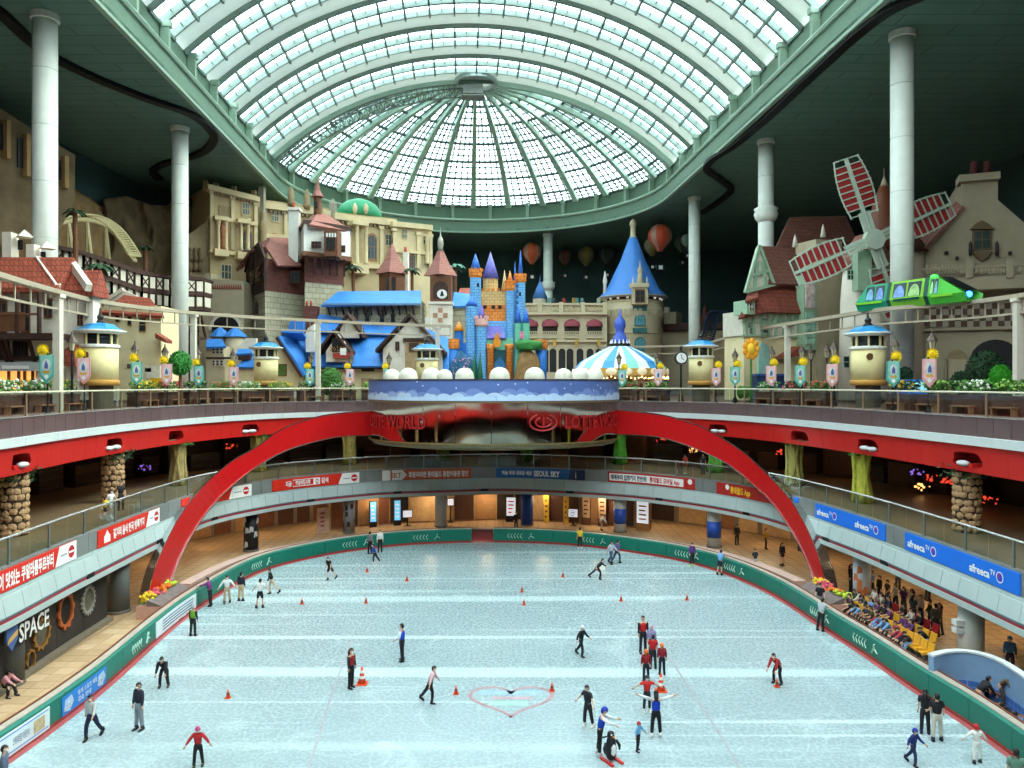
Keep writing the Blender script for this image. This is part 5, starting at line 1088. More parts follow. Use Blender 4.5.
# ------------------------------------------------------------------ hot air balloons under the ceiling
bal = [(532, 252, 9.5, 134, (206, 96, 60), 'orange'), (565, 256, 7.5, 141, (110, 60, 50), 'dim red'), (586, 255, 8.5, 139, (120, 104, 50), 'dim olive'), (607, 254, 8, 141, (70, 84, 76), 'dark green'), (660, 236, 12, 118, (210, 84, 56), 'large orange'), (682, 243, 7.5, 128, (60, 82, 76), 'dark green striped'), (652, 246, 8, 119, (110, 92, 44), 'dim gold'), (687, 240, 6, 114, (70, 92, 84), 'small green')]
for i, (px, py, r, d, c_, nm) in enumerate(bal):
    p = P(px, py, d); k = d / F; R_ = r * k; t = thing('hot_air_balloon', (p.x, p.y, p.z - R_ * 2.9), 0, '%s hot air balloon hanging %s' % (nm, ['over the right castle spire', 'right of the far column', 'left of the blue cone tower', 'next left of the blue cone tower', 'right of the cone tip', 'beside the pale column', 'close behind the blue cone tip', 'partly behind the pale column'][i]), 'balloon', 'hanging balloons'); dz = R_ * 2.9
    m1, m2 = M('balloon_%d' % i, c_, .5, var=.06), M('balloon_stripe_%d' % (c_[0] > 150), (190, 150, 130) if c_[0] > 150 else (100, 106, 92), .5)
    prof = [(R_ * math.cos(a), R_ * math.sin(a)) for a in [PI / 2 - PI * j / 14 for j in range(0, 11)]]; prof[0] = (.001, R_); prof += [(R_ * .32, -R_ * 1.12), (R_ * .22, -R_ * 1.3)]
    for g in range(12): MB().lathe([(a, b + dz) for a, b in prof], 2, (0, 0, 0), 2 * PI * g / 12, 2 * PI * (g + 1) / 12).build('gore', m2 if g % 3 == 1 else m1, t, True)
    MB().box(-R_ * .34, R_ * .34, -R_ * .34, R_ * .34, 0, R_ * .45).build('basket', iron, t); MB().box(-R_ * .16, R_ * .16, -R_ * .36, -R_ * .341, R_ * .08, R_ * .4).build('number_plate', white, t)
    mb = MB()
    for sx in (-1, 1):
        for sy in (-1, 1): mb.bar((sx * R_ * .3, sy * R_ * .3, R_ * .45), (sx * R_ * .2, sy * R_ * .2, R_ * 1.62), .05)
    mb.bar((0, 0, dz + R_), (0, 0, min(ZC - .005 - t.location.z, dz + R_ * 9)), .05).build('ropes', iron, t)
# ------------------------------------------------------------------ monorail
mono_m = M('monorail_beam', (170, 158, 136), .5, var=.08); mono_p = M('monorail_post', (206, 200, 184), .5, var=.05)
def ztrack(pts, h): return catmull([P(x, y, (h(x) if callable(h) else h) * F / (CY - y)) for x, y in pts], 8)
def track(pts, posts, lb, h=6.0):
    q = ztrack(pts, h); t = thing('monorail_track', (q[0].x, q[0].y, ZD), 0, lb, 'monorail track'); O = t.location
    q = [p - O for p in q]
    def beam(w_, dz, h_):
        vs = []; fs = []
        for i, p in enumerate(q):
            d = (q[min(i + 1, len(q) - 1)] - q[max(i - 1, 0)]).normalized(); s_ = Vector((-d.y, d.x, 0)) * w_
            vs += [p + s_ + Vector((0, 0, dz)), p - s_ + Vector((0, 0, dz)), p - s_ + Vector((0, 0, dz - h_)), p + s_ + Vector((0, 0, dz - h_))]
        for i in range(len(q) - 1):
            for j in range(4): fs.append((4 * i + j, 4 * i + (j + 1) % 4, 4 * i + 4 + (j + 1) % 4, 4 * i + 4 + j))
        return MB().add(vs, fs)
    beam(.24, 0, .26).build('running_beam', mono_m, t); beam(.06, -1.05, .12).build('lower_cable_rail', mono_m, t)
    for i in range(0, len(q), 2): MB().bar(q[i] + Vector((0, 0, -.24)), q[i] + Vector((0, 0, -1.15)), .07).build('hanger', mono_m, t)
    for px in posts:
        i = min(range(len(q)), key=lambda i: abs((q[i] + O).x / (q[i] + O).y * F + CX - px)); p = q[i]
        MB().box(p.x - .2, p.x + .2, p.y - .2, p.y + .2, 0, p.z - .24).box(p.x - .3, p.x + .3, p.y - .28, p.y + .28, p.z - .45, p.z - .24).build('support_post', mono_p, t)
    return q, O
track([(-40, 258), (0, 273), (58, 290), (97, 299.4), (150, 307), (200, 312), (255, 316), (310, 319), (380, 322.5), (450, 325)], (59, 192, 317, 437), 'cream monorail beam on posts curving across the left side', lambda x: 5.2 + .85 * max(0, min(1, x / 200)))
qr, Or = track([(600, 346.5), (660, 345.5), (700, 343.5), (723, 338), (745, 331), (782, 323.7), (830, 316), (880, 308), (930, 303.5), (973, 300), (1024, 293), (1060, 286)], (728, 757, 786, 1021), 'cream monorail beam on posts curving across the right side', 5.2)
# green monorail train with three cabs
tg = [M('train_%d' % i, c, .3, var=.05) for i, c in enumerate([(30, 150, 110), (120, 190, 40), (70, 180, 50)])]; tdk = M('train_dark', (18, 70, 60), .3); twn = M('train_window', (26, 44, 46), .15, var=.2)
iA = min(range(len(qr)), key=lambda i: abs((qr[i] + Or).x / (qr[i] + Or).y * F + CX - 862)); iB = min(range(len(qr)), key=lambda i: abs((qr[i] + Or).x / (qr[i] + Or).y * F + CX - 980))
pA, pB = qr[iA] + Or, qr[iB] + Or; dv = pB - pA; Lt = dv.to_2d().length
trn = thing('monorail_train', pA, math.atan2(dv.y, dv.x), 'green monorail train with decorated windows in front of the pale column', 'monorail train')
s3 = (0, Lt * .34, Lt * .66, Lt); zoff = lambda u: (pB.z - pA.z) * u / Lt - .12
def hull(u0, u1, nose=0):
    b0, b1, hgt = zoff(u0), zoff(u1), 1.75
    vs = []
    for u, zb, sh_ in ((u0 + (nose < 0) * .2, b0, (nose < 0) * .8), (u1 - (nose > 0) * .2, b1, (nose > 0) * -1.9)):
        vs += [(u, -.7, zb), (u, -1.0, zb + .55), (u + sh_, -.75, zb + hgt), (u + sh_, .75, zb + hgt), (u, 1.0, zb + .55), (u, .7, zb)]
    return MB().add(vs, [tuple(range(5, -1, -1)), tuple(range(6, 12))] + [(i, (i + 1) % 6, (i + 1) % 6 + 6, i + 6) for i in range(6)])
for i in range(3):
    u0, u1 = s3[i] + .12, s3[i + 1] - .12; hull(u0, u1, -1 if i == 0 else 1 if i == 2 else 0).build('cab', tg[i], trn); zb = zoff((u0 + u1) / 2)
    e0, e1 = (u0 + .95 if i == 0 else u0 + .15), (u1 - 1.9 if i == 2 else u1 - .15)
    for j in range(2):
        w0 = e0 + (e1 - e0) * (j + .06) / 2; w1 = e0 + (e1 - e0) * (j + .94) / 2
        y = lambda z: -(1.0 - .25 * (z - .55) / 1.2) - .015
        f = MB().add([(w0, y(.65), zb + .65), (w1, y(.65), zb + .65), (w1, y(1.6), zb + 1.6), (w0, y(1.6), zb + 1.6)], [(0, 1, 2, 3)]).build('window', twn, trn)
        cx_ = (w0 + w1) / 2; rr_ = (w1 - w0) * .42
        MB().add([(cx_ + rr_ * math.cos(PI * q / 10), y(.66 + .8 * math.sin(PI * q / 10)) - .02, zb + .66 + .8 * math.sin(PI * q / 10)) for q in range(11)], [tuple(range(11))]).build('window_picture', M('train_pic_%d' % ((i + j) % 3), [(110, 160, 190), (120, 150, 210), (150, 190, 120)][(i + j) % 3], .4, var=.4, scale=3), f)
    MB().box(u0 + .3, u1 - .3 - (i == 2) * .6, -1.04, -.98, zb + .42, zb + .56).build('side_stripe', tg[1] if i != 1 else tdk, trn)
    if i < 2: hull(s3[i + 1] - .16, s3[i + 1] + .16).build('gangway', tdk, trn)
u = Lt - 1.2; zb = zoff(u)
MB().add([(u + .70, -.85, zb + .7), (u + .70, .85, zb + .7), (u - .91, .68, zb + 1.72), (u - .91, -.68, zb + 1.72)], [(0, 1, 2, 3)]).build('windscreen', M('windscreen', (20, 26, 30), .15), trn).location = (.02, 0, .06)
MB().ball((u + .9, -.5, zb + .45), .2, 8, 5).build('head_lamp', M('lamp_blue', (60, 120, 255), .4, var=0, emit=5), trn)
MB().ball((u - 1.3, -.6, zb + 1.78), .14, 8, 5, 2).build('roof_lamp', M('lamp_green', (60, 255, 80), .4, var=0, emit=3), trn)
# ------------------------------------------------------------------ buildings around the deck
from mathutils import noise as mnoise
stw = M('stucco_white', (224, 216, 200), .8, var=.07, scale=1); stc = M('stucco_cream', (222, 208, 164), .8, var=.08, scale=1); sth = M('stucco_beige', (178, 166, 138), .8, var=.08, scale=1)  # plain stucco tones: white, cream and a darker beige
tred = M('roof_tile_red', (164, 84, 62), .7, kind='brick', rgb2=(146, 70, 52), size=(.3, .42), mortar=(96, 44, 34), var=.15); tpk = M('roof_pink_brown', (158, 104, 92), .7, kind='brick', rgb2=(146, 94, 84), size=(.5, .35), mortar=(120, 74, 66), var=.1)
tbl = M('roof_blue', (58, 126, 204), .5, var=.12, scale=1.2); wdk = M('wood_dark', (62, 40, 32), .7, var=.15, scale=2); wbr = M('wood_brown', (112, 72, 48), .7, var=.15, scale=2); brk = M('brick_dark_red', (122, 74, 64), .8, kind='brick', rgb2=(108, 62, 54), size=(.8, .3), mortar=(78, 50, 44), var=.12)
blkst = M('stone_block_grey', (178, 172, 148), .8, kind='brick', rgb2=(166, 160, 136), size=(1.3, .65), mortar=(130, 122, 104), var=.1); warm = M('shop_glow', (255, 176, 90), .6, var=.3, emit=1.2)
def half_round(x, z, r, n=12): return [(x + r * math.cos(PI * i / n), z + r * math.sin(PI * i / n)) for i in range(n + 1)]
# --- Spanish house at the left
h = Fac('spanish_house', -50, 49.2, 97, 49.2, 'white house with red tiled roofs and dark wooden balcony at the left edge', 'house'); U, Z = h.U, h.Z
h.box('wall', stw, -48, 62, 286, 400, 0, 2.2); h.box('wing_wall', stw, 61, 93, 288, 400, .5, 1.4)
MB().gable(U(-48), U(56), 0, 2.2, Z(0, 289), Z(0, 256) + .1, .3, .9).build('roof', tred, h.t); MB().gable(U(61), U(89), .5, 1.4, Z(80, 291), Z(80, 268), .3, .5).build('wing_roof', tred, h.t)
for a_, b_ in (((25, 258), (63, 289)), ((60, 262), (94, 289))): MB().bar((U(a_[0]), 1.3, Z(*a_) + .1), (U(b_[0]), -.6, Z(*b_)), .35, .5).build('gable_coping', stw, h.t)
for p0, p1, t, b_ in ((2, 11, 232, 262), (26, 34, 244, 268)):
    o = h.box('chimney', stw, p0, p1, t, b_, 1.4, 2.2); xm = (U(p0) + U(p1)) / 2; MB().lathe([(.62, Z(p0, t)), (.01, Z(p0, t - 8))], 4, (xm, 1.8, 0)).build('chimney_cap', stw, o)
    MB().box(xm - .16, xm + .16, 1.36, 1.42, Z(p0, t + 14), Z(p0, t + 4)).build('chimney_slot', iron, o)
mb = MB()
for px in range(-46, 62, 4): mb.box(U(px) - .06, U(px) + .06, -.7, 0, Z(0, 292), Z(0, 290))
mb.build('rafter_ends', wbr, h.t)
h.box('balcony_floor', wdk, -30, 57, 333, 339, -1.6, 0); h.box('balcony_rail', wbr, -30, 39, 313, 315, -1.5, -1.35)
mb = MB()
for px in range(-30, 39, 2): mb.box(U(px) - .04, U(px) + .04, -1.46, -1.38, Z(px, 333), Z(px, 314))
mb.build('balusters', wbr, h.t)
for px in (-12, 16, 38): h.box('balcony_post', wdk, px - 1.2, px + 1.2, 292, 334, -1.55, -1.3)
for px in (3, 26): h.win(px, 317, 9, 32, wbr, bars=1, nm='balcony_door')
h.win(49, 309, 9, 18, wbr, bars=1); h.win(81, 320, 6, 12, wbr)
for px in (2, 21): h.win(px, 349, 15, 16, wdk, bars=4)
for px in (8, 13, 36): MB().bar((U(px), -.1, Z(px, 362)), (U(px + 5), -1.3, Z(px, 339)), .18).build('brace', wdk, h.t)
h.box('shop_fascia', M('shop_sign_grey', (176, 182, 182), .5), -30, 37, 362, 371, -.5, 0); h.box('sign_plate', white, 2, 28, 365.5, 369, -.56, -.5); h.box('string_course', wdk, -30, 60, 356, 360, -.2, 0)
h.box('shop_opening', warm, -30, 35, 371, 391, -.04, 0)
for px in (8, 18, 24, 32): h.box('shop_post', wbr, px - 1, px + 1, 371, 391, -.2, -.04)
h.poly('side_roof', tred, [(64, 366), (64, 350), (72, 344), (76, 366)], -.6, .2)
h.box('door', M('door_teal', (150, 190, 190), .6), 66, 74, 366, 391, .7, .78)
# --- cream house behind the first kiosk
h = Fac('cream_house', 90, 66, 166, 66, 'cream stucco house with red tile edge behind the leftmost kiosk', 'house'); U, Z = h.U, h.Z
h.box('wall', stc, 92, 161, 306, 400, 0, 3.5); h.roofp('roof', tred, [(101, 312, -.5), (164, 316, -.5), (150, 298, 3.2), (124, 295, 3.2)]); h.poly('gable_wall', stw, [(98, 312), (120, 288), (160, 308), (160, 316)], 3.4, 3.8)
h.roofp('gable_coping', stw, [(98, 302, 3.0), (122, 288, 3.0), (123, 291, 3.0), (99, 306, 3.0)])
for px, py, w_, hh in ((118, 318, 4, 9), (130, 320, 4, 12), (143, 325, 7, 14)): h.win(px, py, w_, hh, M('shutter_tan', (176, 134, 88), .7), bars=0)
h.poly('porch_roof', tred, [(155, 333), (166, 340), (166, 343), (155, 338)], -1.2, 0); h.box('wall_sign', M('sign_pale', (222, 222, 206), .6), 146, 160, 366, 378, -.1, 0); h.box('flower_cart', M('cart_yellow', (230, 180, 30), .6, var=.2), 150, 162, 378, 387, -1.6, -.5)
for px, py in ((130, 366), (138, 372), (148, 370)): h.box('wall_sign', M('sign_dark', (90, 84, 76), .6), px - 3, px + 3, py - 2, py + 2, -.1, 0)
# --- rock cliff with carved temple band
rk_m = M('rock_brown', (168, 136, 92), .9, var=.35, scale=.5, bump=.8); rk_d = M('rock_dark', (112, 94, 68), .9, var=.35, scale=.5, bump=.8)
def cliff(name, pts, d0, d1, ymax, m, lb, seed):
    r = random.Random(seed); nx, nz = 56, 46; x0_, x1_ = pts[0][0], pts[-1][0]; vs = []; fs = []
    ph = [[r.uniform(.15, .9), r.uniform(.15, .9), r.uniform(0, 6), r.uniform(.4, 1.3)] for _ in range(7)]
    for i in range(nx + 1):
        px = x0_ + (x1_ - x0_) * i / nx; top = next(a[1] + (b[1] - a[1]) * (px - a[0]) / (b[0] - a[0]) for a, b in zip(pts, pts[1:]) if px <= b[0] + 1e-6); d = d0 + (d1 - d0) * i / nx
        zt = min(CZ + (CY - top) / F * d, ZC - .2)
        for j in range(nz + 1):
            z = ZD + (zt - ZD) * j / nz; q_ = Vector((px * d / F * .28, z * .22 + seed, seed * 3.1)); off = 2.6 * mnoise.turbulence(q_, 5, True) + 1.2 * mnoise.noise(q_ * .5) + (j / nz) * 1.6 - 1.5
            vs.append(((px - CX) / F * (d + off * .2), d + off, z))
    for i in range(nx):
        for j in range(nz): a = i * (nz + 1) + j; fs.append((a, a + nz + 1, a + nz + 2, a + 1))
    n = len(vs); vs += [(v[0], v[1] + 2.5, v[2]) for v in vs[:]]; fs += [tuple(k + n for k in f[::-1]) for f in fs]
    for j in range(nz): fs += [(j, j + 1, n + j + 1, n + j), (nx * (nz + 1) + j + 1, nx * (nz + 1) + j, n + nx * (nz + 1) + j, n + nx * (nz + 1) + j + 1)]
    for i in range(nx): a, b = i * (nz + 1) + nz, (i + 1) * (nz + 1) + nz; fs.append((a, b, n + b, n + a))
    t = thing(name, ((pts[0][0] - CX) / F * d0, d0, ZD), 0, lb, 'rock'); wput(MB().add(vs, fs), 'rock_face', m, t, smooth=True); return t
t = cliff('rock_cliff', [(-30, 100), (20, 150), (40, 170), (60, 182), (76, 192), (94, 215)], 66, 85, 80, rk_m, 'tall brown rock cliff behind the leftmost column', 3)
tm = Fac('rock_temple', -20, 63, 80, 72, 'carved brown temple wall with dark slots on top of the rock cliff', 'temple', base=20); tm.poly('wall', rk_d, [(-20, 250), (-20, 96), (0, 108), (30, 128), (60, 146), (75, 155), (75, 200), (60, 230)], 0, 5)
for px, t_, b_ in ((2, 124, 150), (22, 138, 168), (32, 146, 172), (60, 160, 180)): tm.box('carved_slot', iron, px - 4, px + 4, t_, b_, -.15, .0); tm.box('pilaster', rk_m, px + 5, px + 9, t_ - 4, b_ + 8, -.6, 0)
cliff('rock_mound', [(96, 208), (106, 196), (120, 192), (150, 204), (170, 200), (196, 192)], 86, 98, 80, rk_d, 'dark rock wall behind the coaster and the second column', 8)
# --- coaster track
cpts = catmull([P(x, y, d) for x, y, d in ((40, 226, 69), (62, 219, 71), (80, 216, 73), (100, 220, 75), (116, 231, 76), (127, 245, 76), (135, 258, 75))], 6)
t = thing('roller_coaster', (cpts[0].x, cpts[0].y, ZD), 0, 'pale yellow roller coaster track curving down by the rock', 'roller coaster'); cm_ = M('coaster_yellow', (206, 192, 144), .5, var=.08); O = t.location
q = [p - O for p in cpts]; L_ = [p + Vector((-.3, -.5, .15)) for p in q]; R_ = [p + Vector((.3, .5, .25)) for p in q]
for nm, s_, r in (('rail', L_, .13), ('rail', R_, .13), ('spine_tube', [p - Vector((0, 0, .35)) for p in q], .24)): MB().tube(s_, r, 6).build(nm, cm_, t, True)
for i in range(0, len(q), 1): MB().bar(L_[i], R_[i], .14).bar(L_[i], q[i] - Vector((0, 0, .35)), .08).build('cross_tie', cm_, t)
for i, dx in ((8, 2.4), (14, 2.0), (20, 1.6), (4, .8)):
    for e in (0, dx): MB().cyl(q[i] - Vector((0, 0, .4)), (q[i].x + e, q[i].y + .5, 0), .16, 6).build('support', cm_, t)
# --- half-timbered gallery on trestles
gpts = [(56, 249, 66), (84, 255, 68), (112, 264, 70), (142, 275, 73), (170, 279, 77), (204, 281, 82)]
gl_ = thing('timbered_gallery', P(56, 300, 66).to_2d().to_3d() + Vector((0, 0, ZD)), 0, 'half-timbered walkway on dark trestles behind the second column', 'gallery'); O = gl_.location; gwh = M('timber_white', (206, 200, 182), .7, var=.08)
for (xa, ya, da_), (xb, yb, db) in zip(gpts, gpts[1:]):
    A, B_ = P(xa, ya, da_) - O, P(xb, yb, db) - O; nseg = 4
    def strip(nm, m, z0, z1, y0, y1): MB().add([p + Vector((0, y, z)) for p in (A, B_) for y in (y0, y1) for z in (z0, z1)], [(0, 1, 3, 2), (4, 6, 7, 5), (0, 4, 5, 1), (2, 3, 7, 6), (0, 2, 6, 4), (1, 5, 7, 3)]).build(nm, m, gl_)
    strip('roof_slab', wdk, .0, .35, -.6, 2.6); strip('upper_wall', gwh, -1.15, -.05, 0, 2); strip('floor_beam', wdk, -1.6, -1.15, -.3, 2.3); strip('lower_wall', gwh, -2.7, -1.7, .3, 1.8); strip('lower_beam', wdk, -3.1, -2.7, .1, 2)
    for i in range(nseg + 1):
        p = A.lerp(B_, i / nseg); MB().bar(p + Vector((0, -.06, -2.9)), p + Vector((0, -.06, 0)), .18).build('timber', wdk, gl_)
        if i < nseg:
            p2 = A.lerp(B_, (i + 1) / nseg); MB().bar(p + Vector((0, -.05, -1.1)), p2 + Vector((0, -.05, -.1)), .1).bar(p + Vector((0, -.05, -.1)), p2 + Vector((0, -.05, -1.1)), .1).build('cross_brace', wdk, gl_) if i % 2 == 0 else None
    MB().bar((A.x, A.y + .5, A.z - 2.8), (A.x, A.y + .5, 0), .4).bar((A.x, A.y + .5, A.z - 6), ((A.x + B_.x) / 2, A.y + .5, A.z - 3), .25).bar((B_.x, B_.y + .5, B_.z - 6), ((A.x + B_.x) / 2, B_.y + .5, B_.z - 3), .25).build('trestle', wdk, gl_)
    strip('low_tie_beam', wdk, -6.2, -5.9, .4, .8)
# --- Egyptian palace
sand = M('sandstone', (190, 170, 130), .8, var=.12, scale=.6); sandl = M('sandstone_light', (208, 190, 150), .8, var=.1, scale=.6); sandd = M('sandstone_dark', (150, 132, 100), .85, var=.2, scale=.8)
h = Fac('sandstone_palace', 210, 93, 433, 113, 'large sandstone palace with columns, obelisks and statues behind the village', 'palace'); U, Z = h.U, h.Z
h.poly('wall', sand, [(210, 330), (210, 184), (258, 196), (258, 330)], 0, 13); h.poly('wall', sand, [(258, 330), (258, 199), (335, 209), (335, 330)], 1.2, 12); h.poly('wall', sand, [(335, 330), (335, 212), (397, 219), (397, 330)], .2, 12); h.poly('wall', sandl, [(395, 330), (395, 222), (432, 226), (432, 330)], -.6, 10)
for pts, y in (([(208, 189), (208, 184), (260, 197), (260, 202)], -.7), ([(210, 219), (210, 215), (258, 222), (258, 226)], -.5), ([(258, 207), (258, 201), (335, 211), (335, 217)], .6), ([(258, 237), (258, 233), (335, 238), (335, 242)], .7), ([(335, 219), (335, 213), (397, 220), (397, 226)], -.4), ([(340, 266), (340, 262), (432, 268), (432, 272)], -.5), ([(393, 226), (393, 221), (433, 225), (433, 230)], -1.2), ([(395, 252), (395, 249), (432, 252), (432, 255)], -1.0), ([(210, 252), (210, 249), (258, 254), (258, 258)], -.6)): h.poly('cornice', sandl, pts, y, y + 1.2)
for px in (206, 216, 234, 254, 292, 320): h.lathe('parapet_block', sandd, px, .6, [(3, 190 + (px - 206) * .2), (3, 181 + (px - 206) * .2)], 4, False)
for px in (218.5, 226, 241, 248): h.lathe('column', sandl, px, -.9, [(2.6, 250), (1.8, 248), (1.7, 224), (2.8, 221), (2.8, 219)], 12)
for px, t_ in ((357, 224), (366, 225), (427, 236)): h.lathe('column', sandl, px, -.9, [(2.8, 264), (2.0, 262), (1.8, t_ + 4), (3, t_ + 1), (3, t_)], 12)
h.lathe('seated_statue', M('statue_red_brown', (146, 96, 66), .8, var=.2), 222.5, -.9, [(3.2, 250), (2.6, 244), (3.0, 234), (3.4, 228), (1.4, 225), (1.9, 221), (1.6, 218), (.2, 216)], 10); h.lathe('standing_statue', sandd, 263, -.2, [(4.5, 258), (3.6, 245), (3.0, 232), (4.2, 224), (1.6, 220), (2.2, 216), (1.6, 212), (.2, 210)], 10)
for px, t_, b_, w_ in ((262, 182, 248, 3.6), (333, 198, 232, 3.8)): h.lathe('obelisk', M('obelisk_grey', (150, 146, 128), .8, var=.15), px, .8, [(w_ * 1.5, b_), (w_ * 1.1, t_ + 6), (.1, t_)], 4, False)
for px, py in ((291, 194), (307, 197)): h.lathe('crown_finial', sandd, px, .6, [(3, py + 12), (3.6, py + 8), (2.6, py + 5), (3.2, py), (1.8, py - 5), (.2, py - 8)], 12)
for px, py, w_, hh, ar, y in ((246, 209, 8, 13, 0, 0), (275, 216, 8, 12, 0, 1.2), (247, 242, 10, 26, 1, 0), (274, 244, 9, 22, 1, 1.2), (345, 240, 8, 9, 0, .2), (372, 247, 11, 28, 1, .2), (226, 272, 11, 16, 0, 0), (404.5, 234, 6, 10, 0, -.6), (412, 262, 7, 16, 1, -.6)): h.win(px, py, w_, hh, sandl if not ar else M('arch_brown', (150, 110, 80), .7), M('pane_teal', (70, 92, 96), .2, var=.15), y=y - .02, arch=bool(ar), bars=2)
for px, t_, b_, y in ((212, 190, 250, 0), (233, 196, 250, 0), (256, 202, 262, 0), (286, 206, 262, 1.2), (299, 208, 262, 1.2), (322, 212, 262, 1.2), (350, 222, 264, .2), (382, 226, 266, .2), (395, 228, 268, -.6), (419, 232, 268, -.6), (431, 234, 268, -.6)): h.box('pilaster', sandl, px - 1.6, px + 1.6, t_, b_, y - .35, y); h.box('pilaster_capital', sandl, px - 2.4, px + 2.4, t_, t_ + 3, y - .5, y)
for p0, p1, t_, y in ((215, 229, 216, -1.4), (238, 251, 219, -1.4), (353, 369, 221, -1.4)): h.box('entablature', sandl, p0, p1, t_, t_ + 4, y, 0); h.box('column_plinth', sandl, p0, p1, t_ + (43 if p0 > 300 else 33), t_ + (52 if p0 > 300 else 40), y, 0)
for px in range(214, 256, 3): h.box('dentil', sandd, px, px + 1.4, 190 + (px - 208) * .25, 192 + (px - 208) * .25, -.55, 0)
for px in range(262, 332, 4): h.box('dentil', sandd, px, px + 1.8, 208 + (px - 258) * .13, 210.4 + (px - 258) * .13, .75, 1.2)
for px in range(338, 396, 4): h.box('dentil', sandd, px, px + 1.8, 220 + (px - 335) * .11, 222.4 + (px - 335) * .11, -.2, .2)
for px, py, w_, hh, y in ((287, 217, 7, 11, 1.2), (312, 220, 7, 11, 1.2), (388, 240, 6, 12, .2), (425, 240, 5, 9, -.6), (404.5, 262, 6, 14, -.6)): h.win(px, py, w_, hh, sandl, MATS['pane_teal'], y=y - .02, bars=1)
h.box('niche', sandd, 219, 231, 206, 218, -.1, 0); h.lathe('green_dome', M('copper_green', (50, 150, 104), .5, var=.12), 359, 3.2, [(23, 219), (22, 212), (18, 206), (12, 202), (5, 199.5), (.2, 199)], 24)
for px in (355, 366): h.lathe('urn', sandl, px, -.2, [(1.2, 214), (2.4, 210), (2.2, 206), (.3, 203)], 10)
h.poly('temple_side_wall', sandd, [(188, 330), (188, 235), (210, 219), (210, 330)], .5, 1.2)
for i in range(7): h.lathe('carved_figure', rk_d, 190 + (i % 3) * 5, .2, [(2.4, 262 + 9 * (i // 3)), (2.9, 256 + 9 * (i // 3)), (1.2, 252 + 9 * (i // 3)), (1.6, 249 + 9 * (i // 3)), (.2, 247 + 9 * (i // 3))], 8)
# --- wall with arched gate
h = Fac('arched_gatehouse', 199, 90, 246, 90, 'cream wall with dark round arch left of the timbered brown house', 'gatehouse'); U, Z = h.U, h.Z
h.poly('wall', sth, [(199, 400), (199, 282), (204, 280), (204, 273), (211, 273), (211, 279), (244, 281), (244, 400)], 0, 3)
MB().prism(half_round(U(226), Z(226, 330), 17 * 90 / F) , -.15, -.0).build('arch_ring', stw, h.t); MB().prism(half_round(U(226), Z(226, 330), 14 * 90 / F), -.18, -.14).build('arch_opening', iron, h.t)
mb = MB()
for i in range(13): mb.prism([(U(212 + i * 2.3), Z(212, 289)), (U(213.2 + i * 2.3), Z(212, 284)), (U(214.3 + i * 2.3), Z(212, 289))], -.12, -.01)
mb.build('zigzag_frieze', M('frieze_red', (150, 84, 70), .7), h.t); h.box('arch_base', iron, 212, 240, 330, 342, -.18, 0)
# --- two German houses
h = Fac('timbered_house', 238, 93, 312, 93, 'brown timbered house with clipped pink roof on grey stone base', 'house'); U, Z = h.U, h.Z; s_ = 93 / F
yc = -4.5
def corner(nm, m, pl, pc, pr, t, b_, yl=1.5, yr=1.5, yc=yc): return MB().prism([(U(pl), yl), (U(pc), yc), (U(pr), yr), ((U(pl) + U(pr)) / 2, 6)], max(0, Z(pc, b_)), Z(pc, t), 'z').build(nm, m, h.t)
corner('stone_base', blkst, 246, 277, 310, 295, 400); corner('brick_storey', brk, 244, 277, 309, 264, 295.5)
MB().prism([(U(244), Z(244, 295)), (U(277), Z(277, 295)), (U(277), Z(277, 264)), (U(266), Z(266, 246)), (U(250), Z(250, 250)), (U(240), Z(240, 269))], 0, .3).build('timber_gable', wdk, h.t).matrix_parent_inverse = Matrix.Translation((U(277), yc - .3, 0)) @ Matrix.Rotation(math.atan2(yc - 1.5, U(277) - U(244)), 4, 'Z') @ Matrix.Scale(math.hypot(yc - 1.5, U(277) - U(244)) / (U(277) - U(244)), 4, (1, 0, 0)) @ Matrix.Translation((-U(277), 0, 0))
h.roofp('roof', tpk, [(266, 246.5, -2.5), (278, 265, -5.2), (311, 266.5, 1.2), (288, 238, 3.0), (271, 237, .5)]); h.roofp('roof', tpk, [(249, 250.5, -1), (266, 246.5, -2.5), (271, 237, .5)]); h.roofp('roof', tpk, [(236, 270, 1.5), (249, 250.5, -1), (271, 237, .5), (286, 239, 4)])
tb = [o for o in h.t.children if o.name.startswith('timber_gable')][0]
for a_, b_ in (((250, 252), (240, 270)), ((277, 280), (246, 284)), ((262, 250), (262, 294)), ((277, 266), (262, 282)), ((254, 250), (248, 282))): o = MB().bar((U(a_[0]), -.06, Z(*a_)), (U(b_[0]), -.06, Z(*b_)), .2).build('timber', M('timber_black', (40, 26, 24), .7), h.t); o.matrix_parent_inverse = tb.matrix_parent_inverse
for px, py in ((254, 279), (266, 278)): f = h.win(px, py, 6.5, 14, wbr, y=-.05); f.matrix_parent_inverse = tb.matrix_parent_inverse
f = h.win(295, 277, 10, 12, wdk, y=-2.0); h.win(256, 308, 4, 12, wdk, y=-2.2)
h = Fac('jettied_house', 288, 92, 352, 92, 'white jettied house with brown bay window and spired pink roof', 'house'); U, Z = h.U, h.Z
def corner2(nm, m, pl, pc, pr, t, b_, yl=2., yr=1., yc=-3.): return MB().prism([(U(pl), yl), (U(pc), yc), (U(pr), yr), (U(pr) - 1, 5), (U(pl), 5)], max(0, Z(pc, b_)), Z(pc, t), 'z').build(nm, m, h.t)
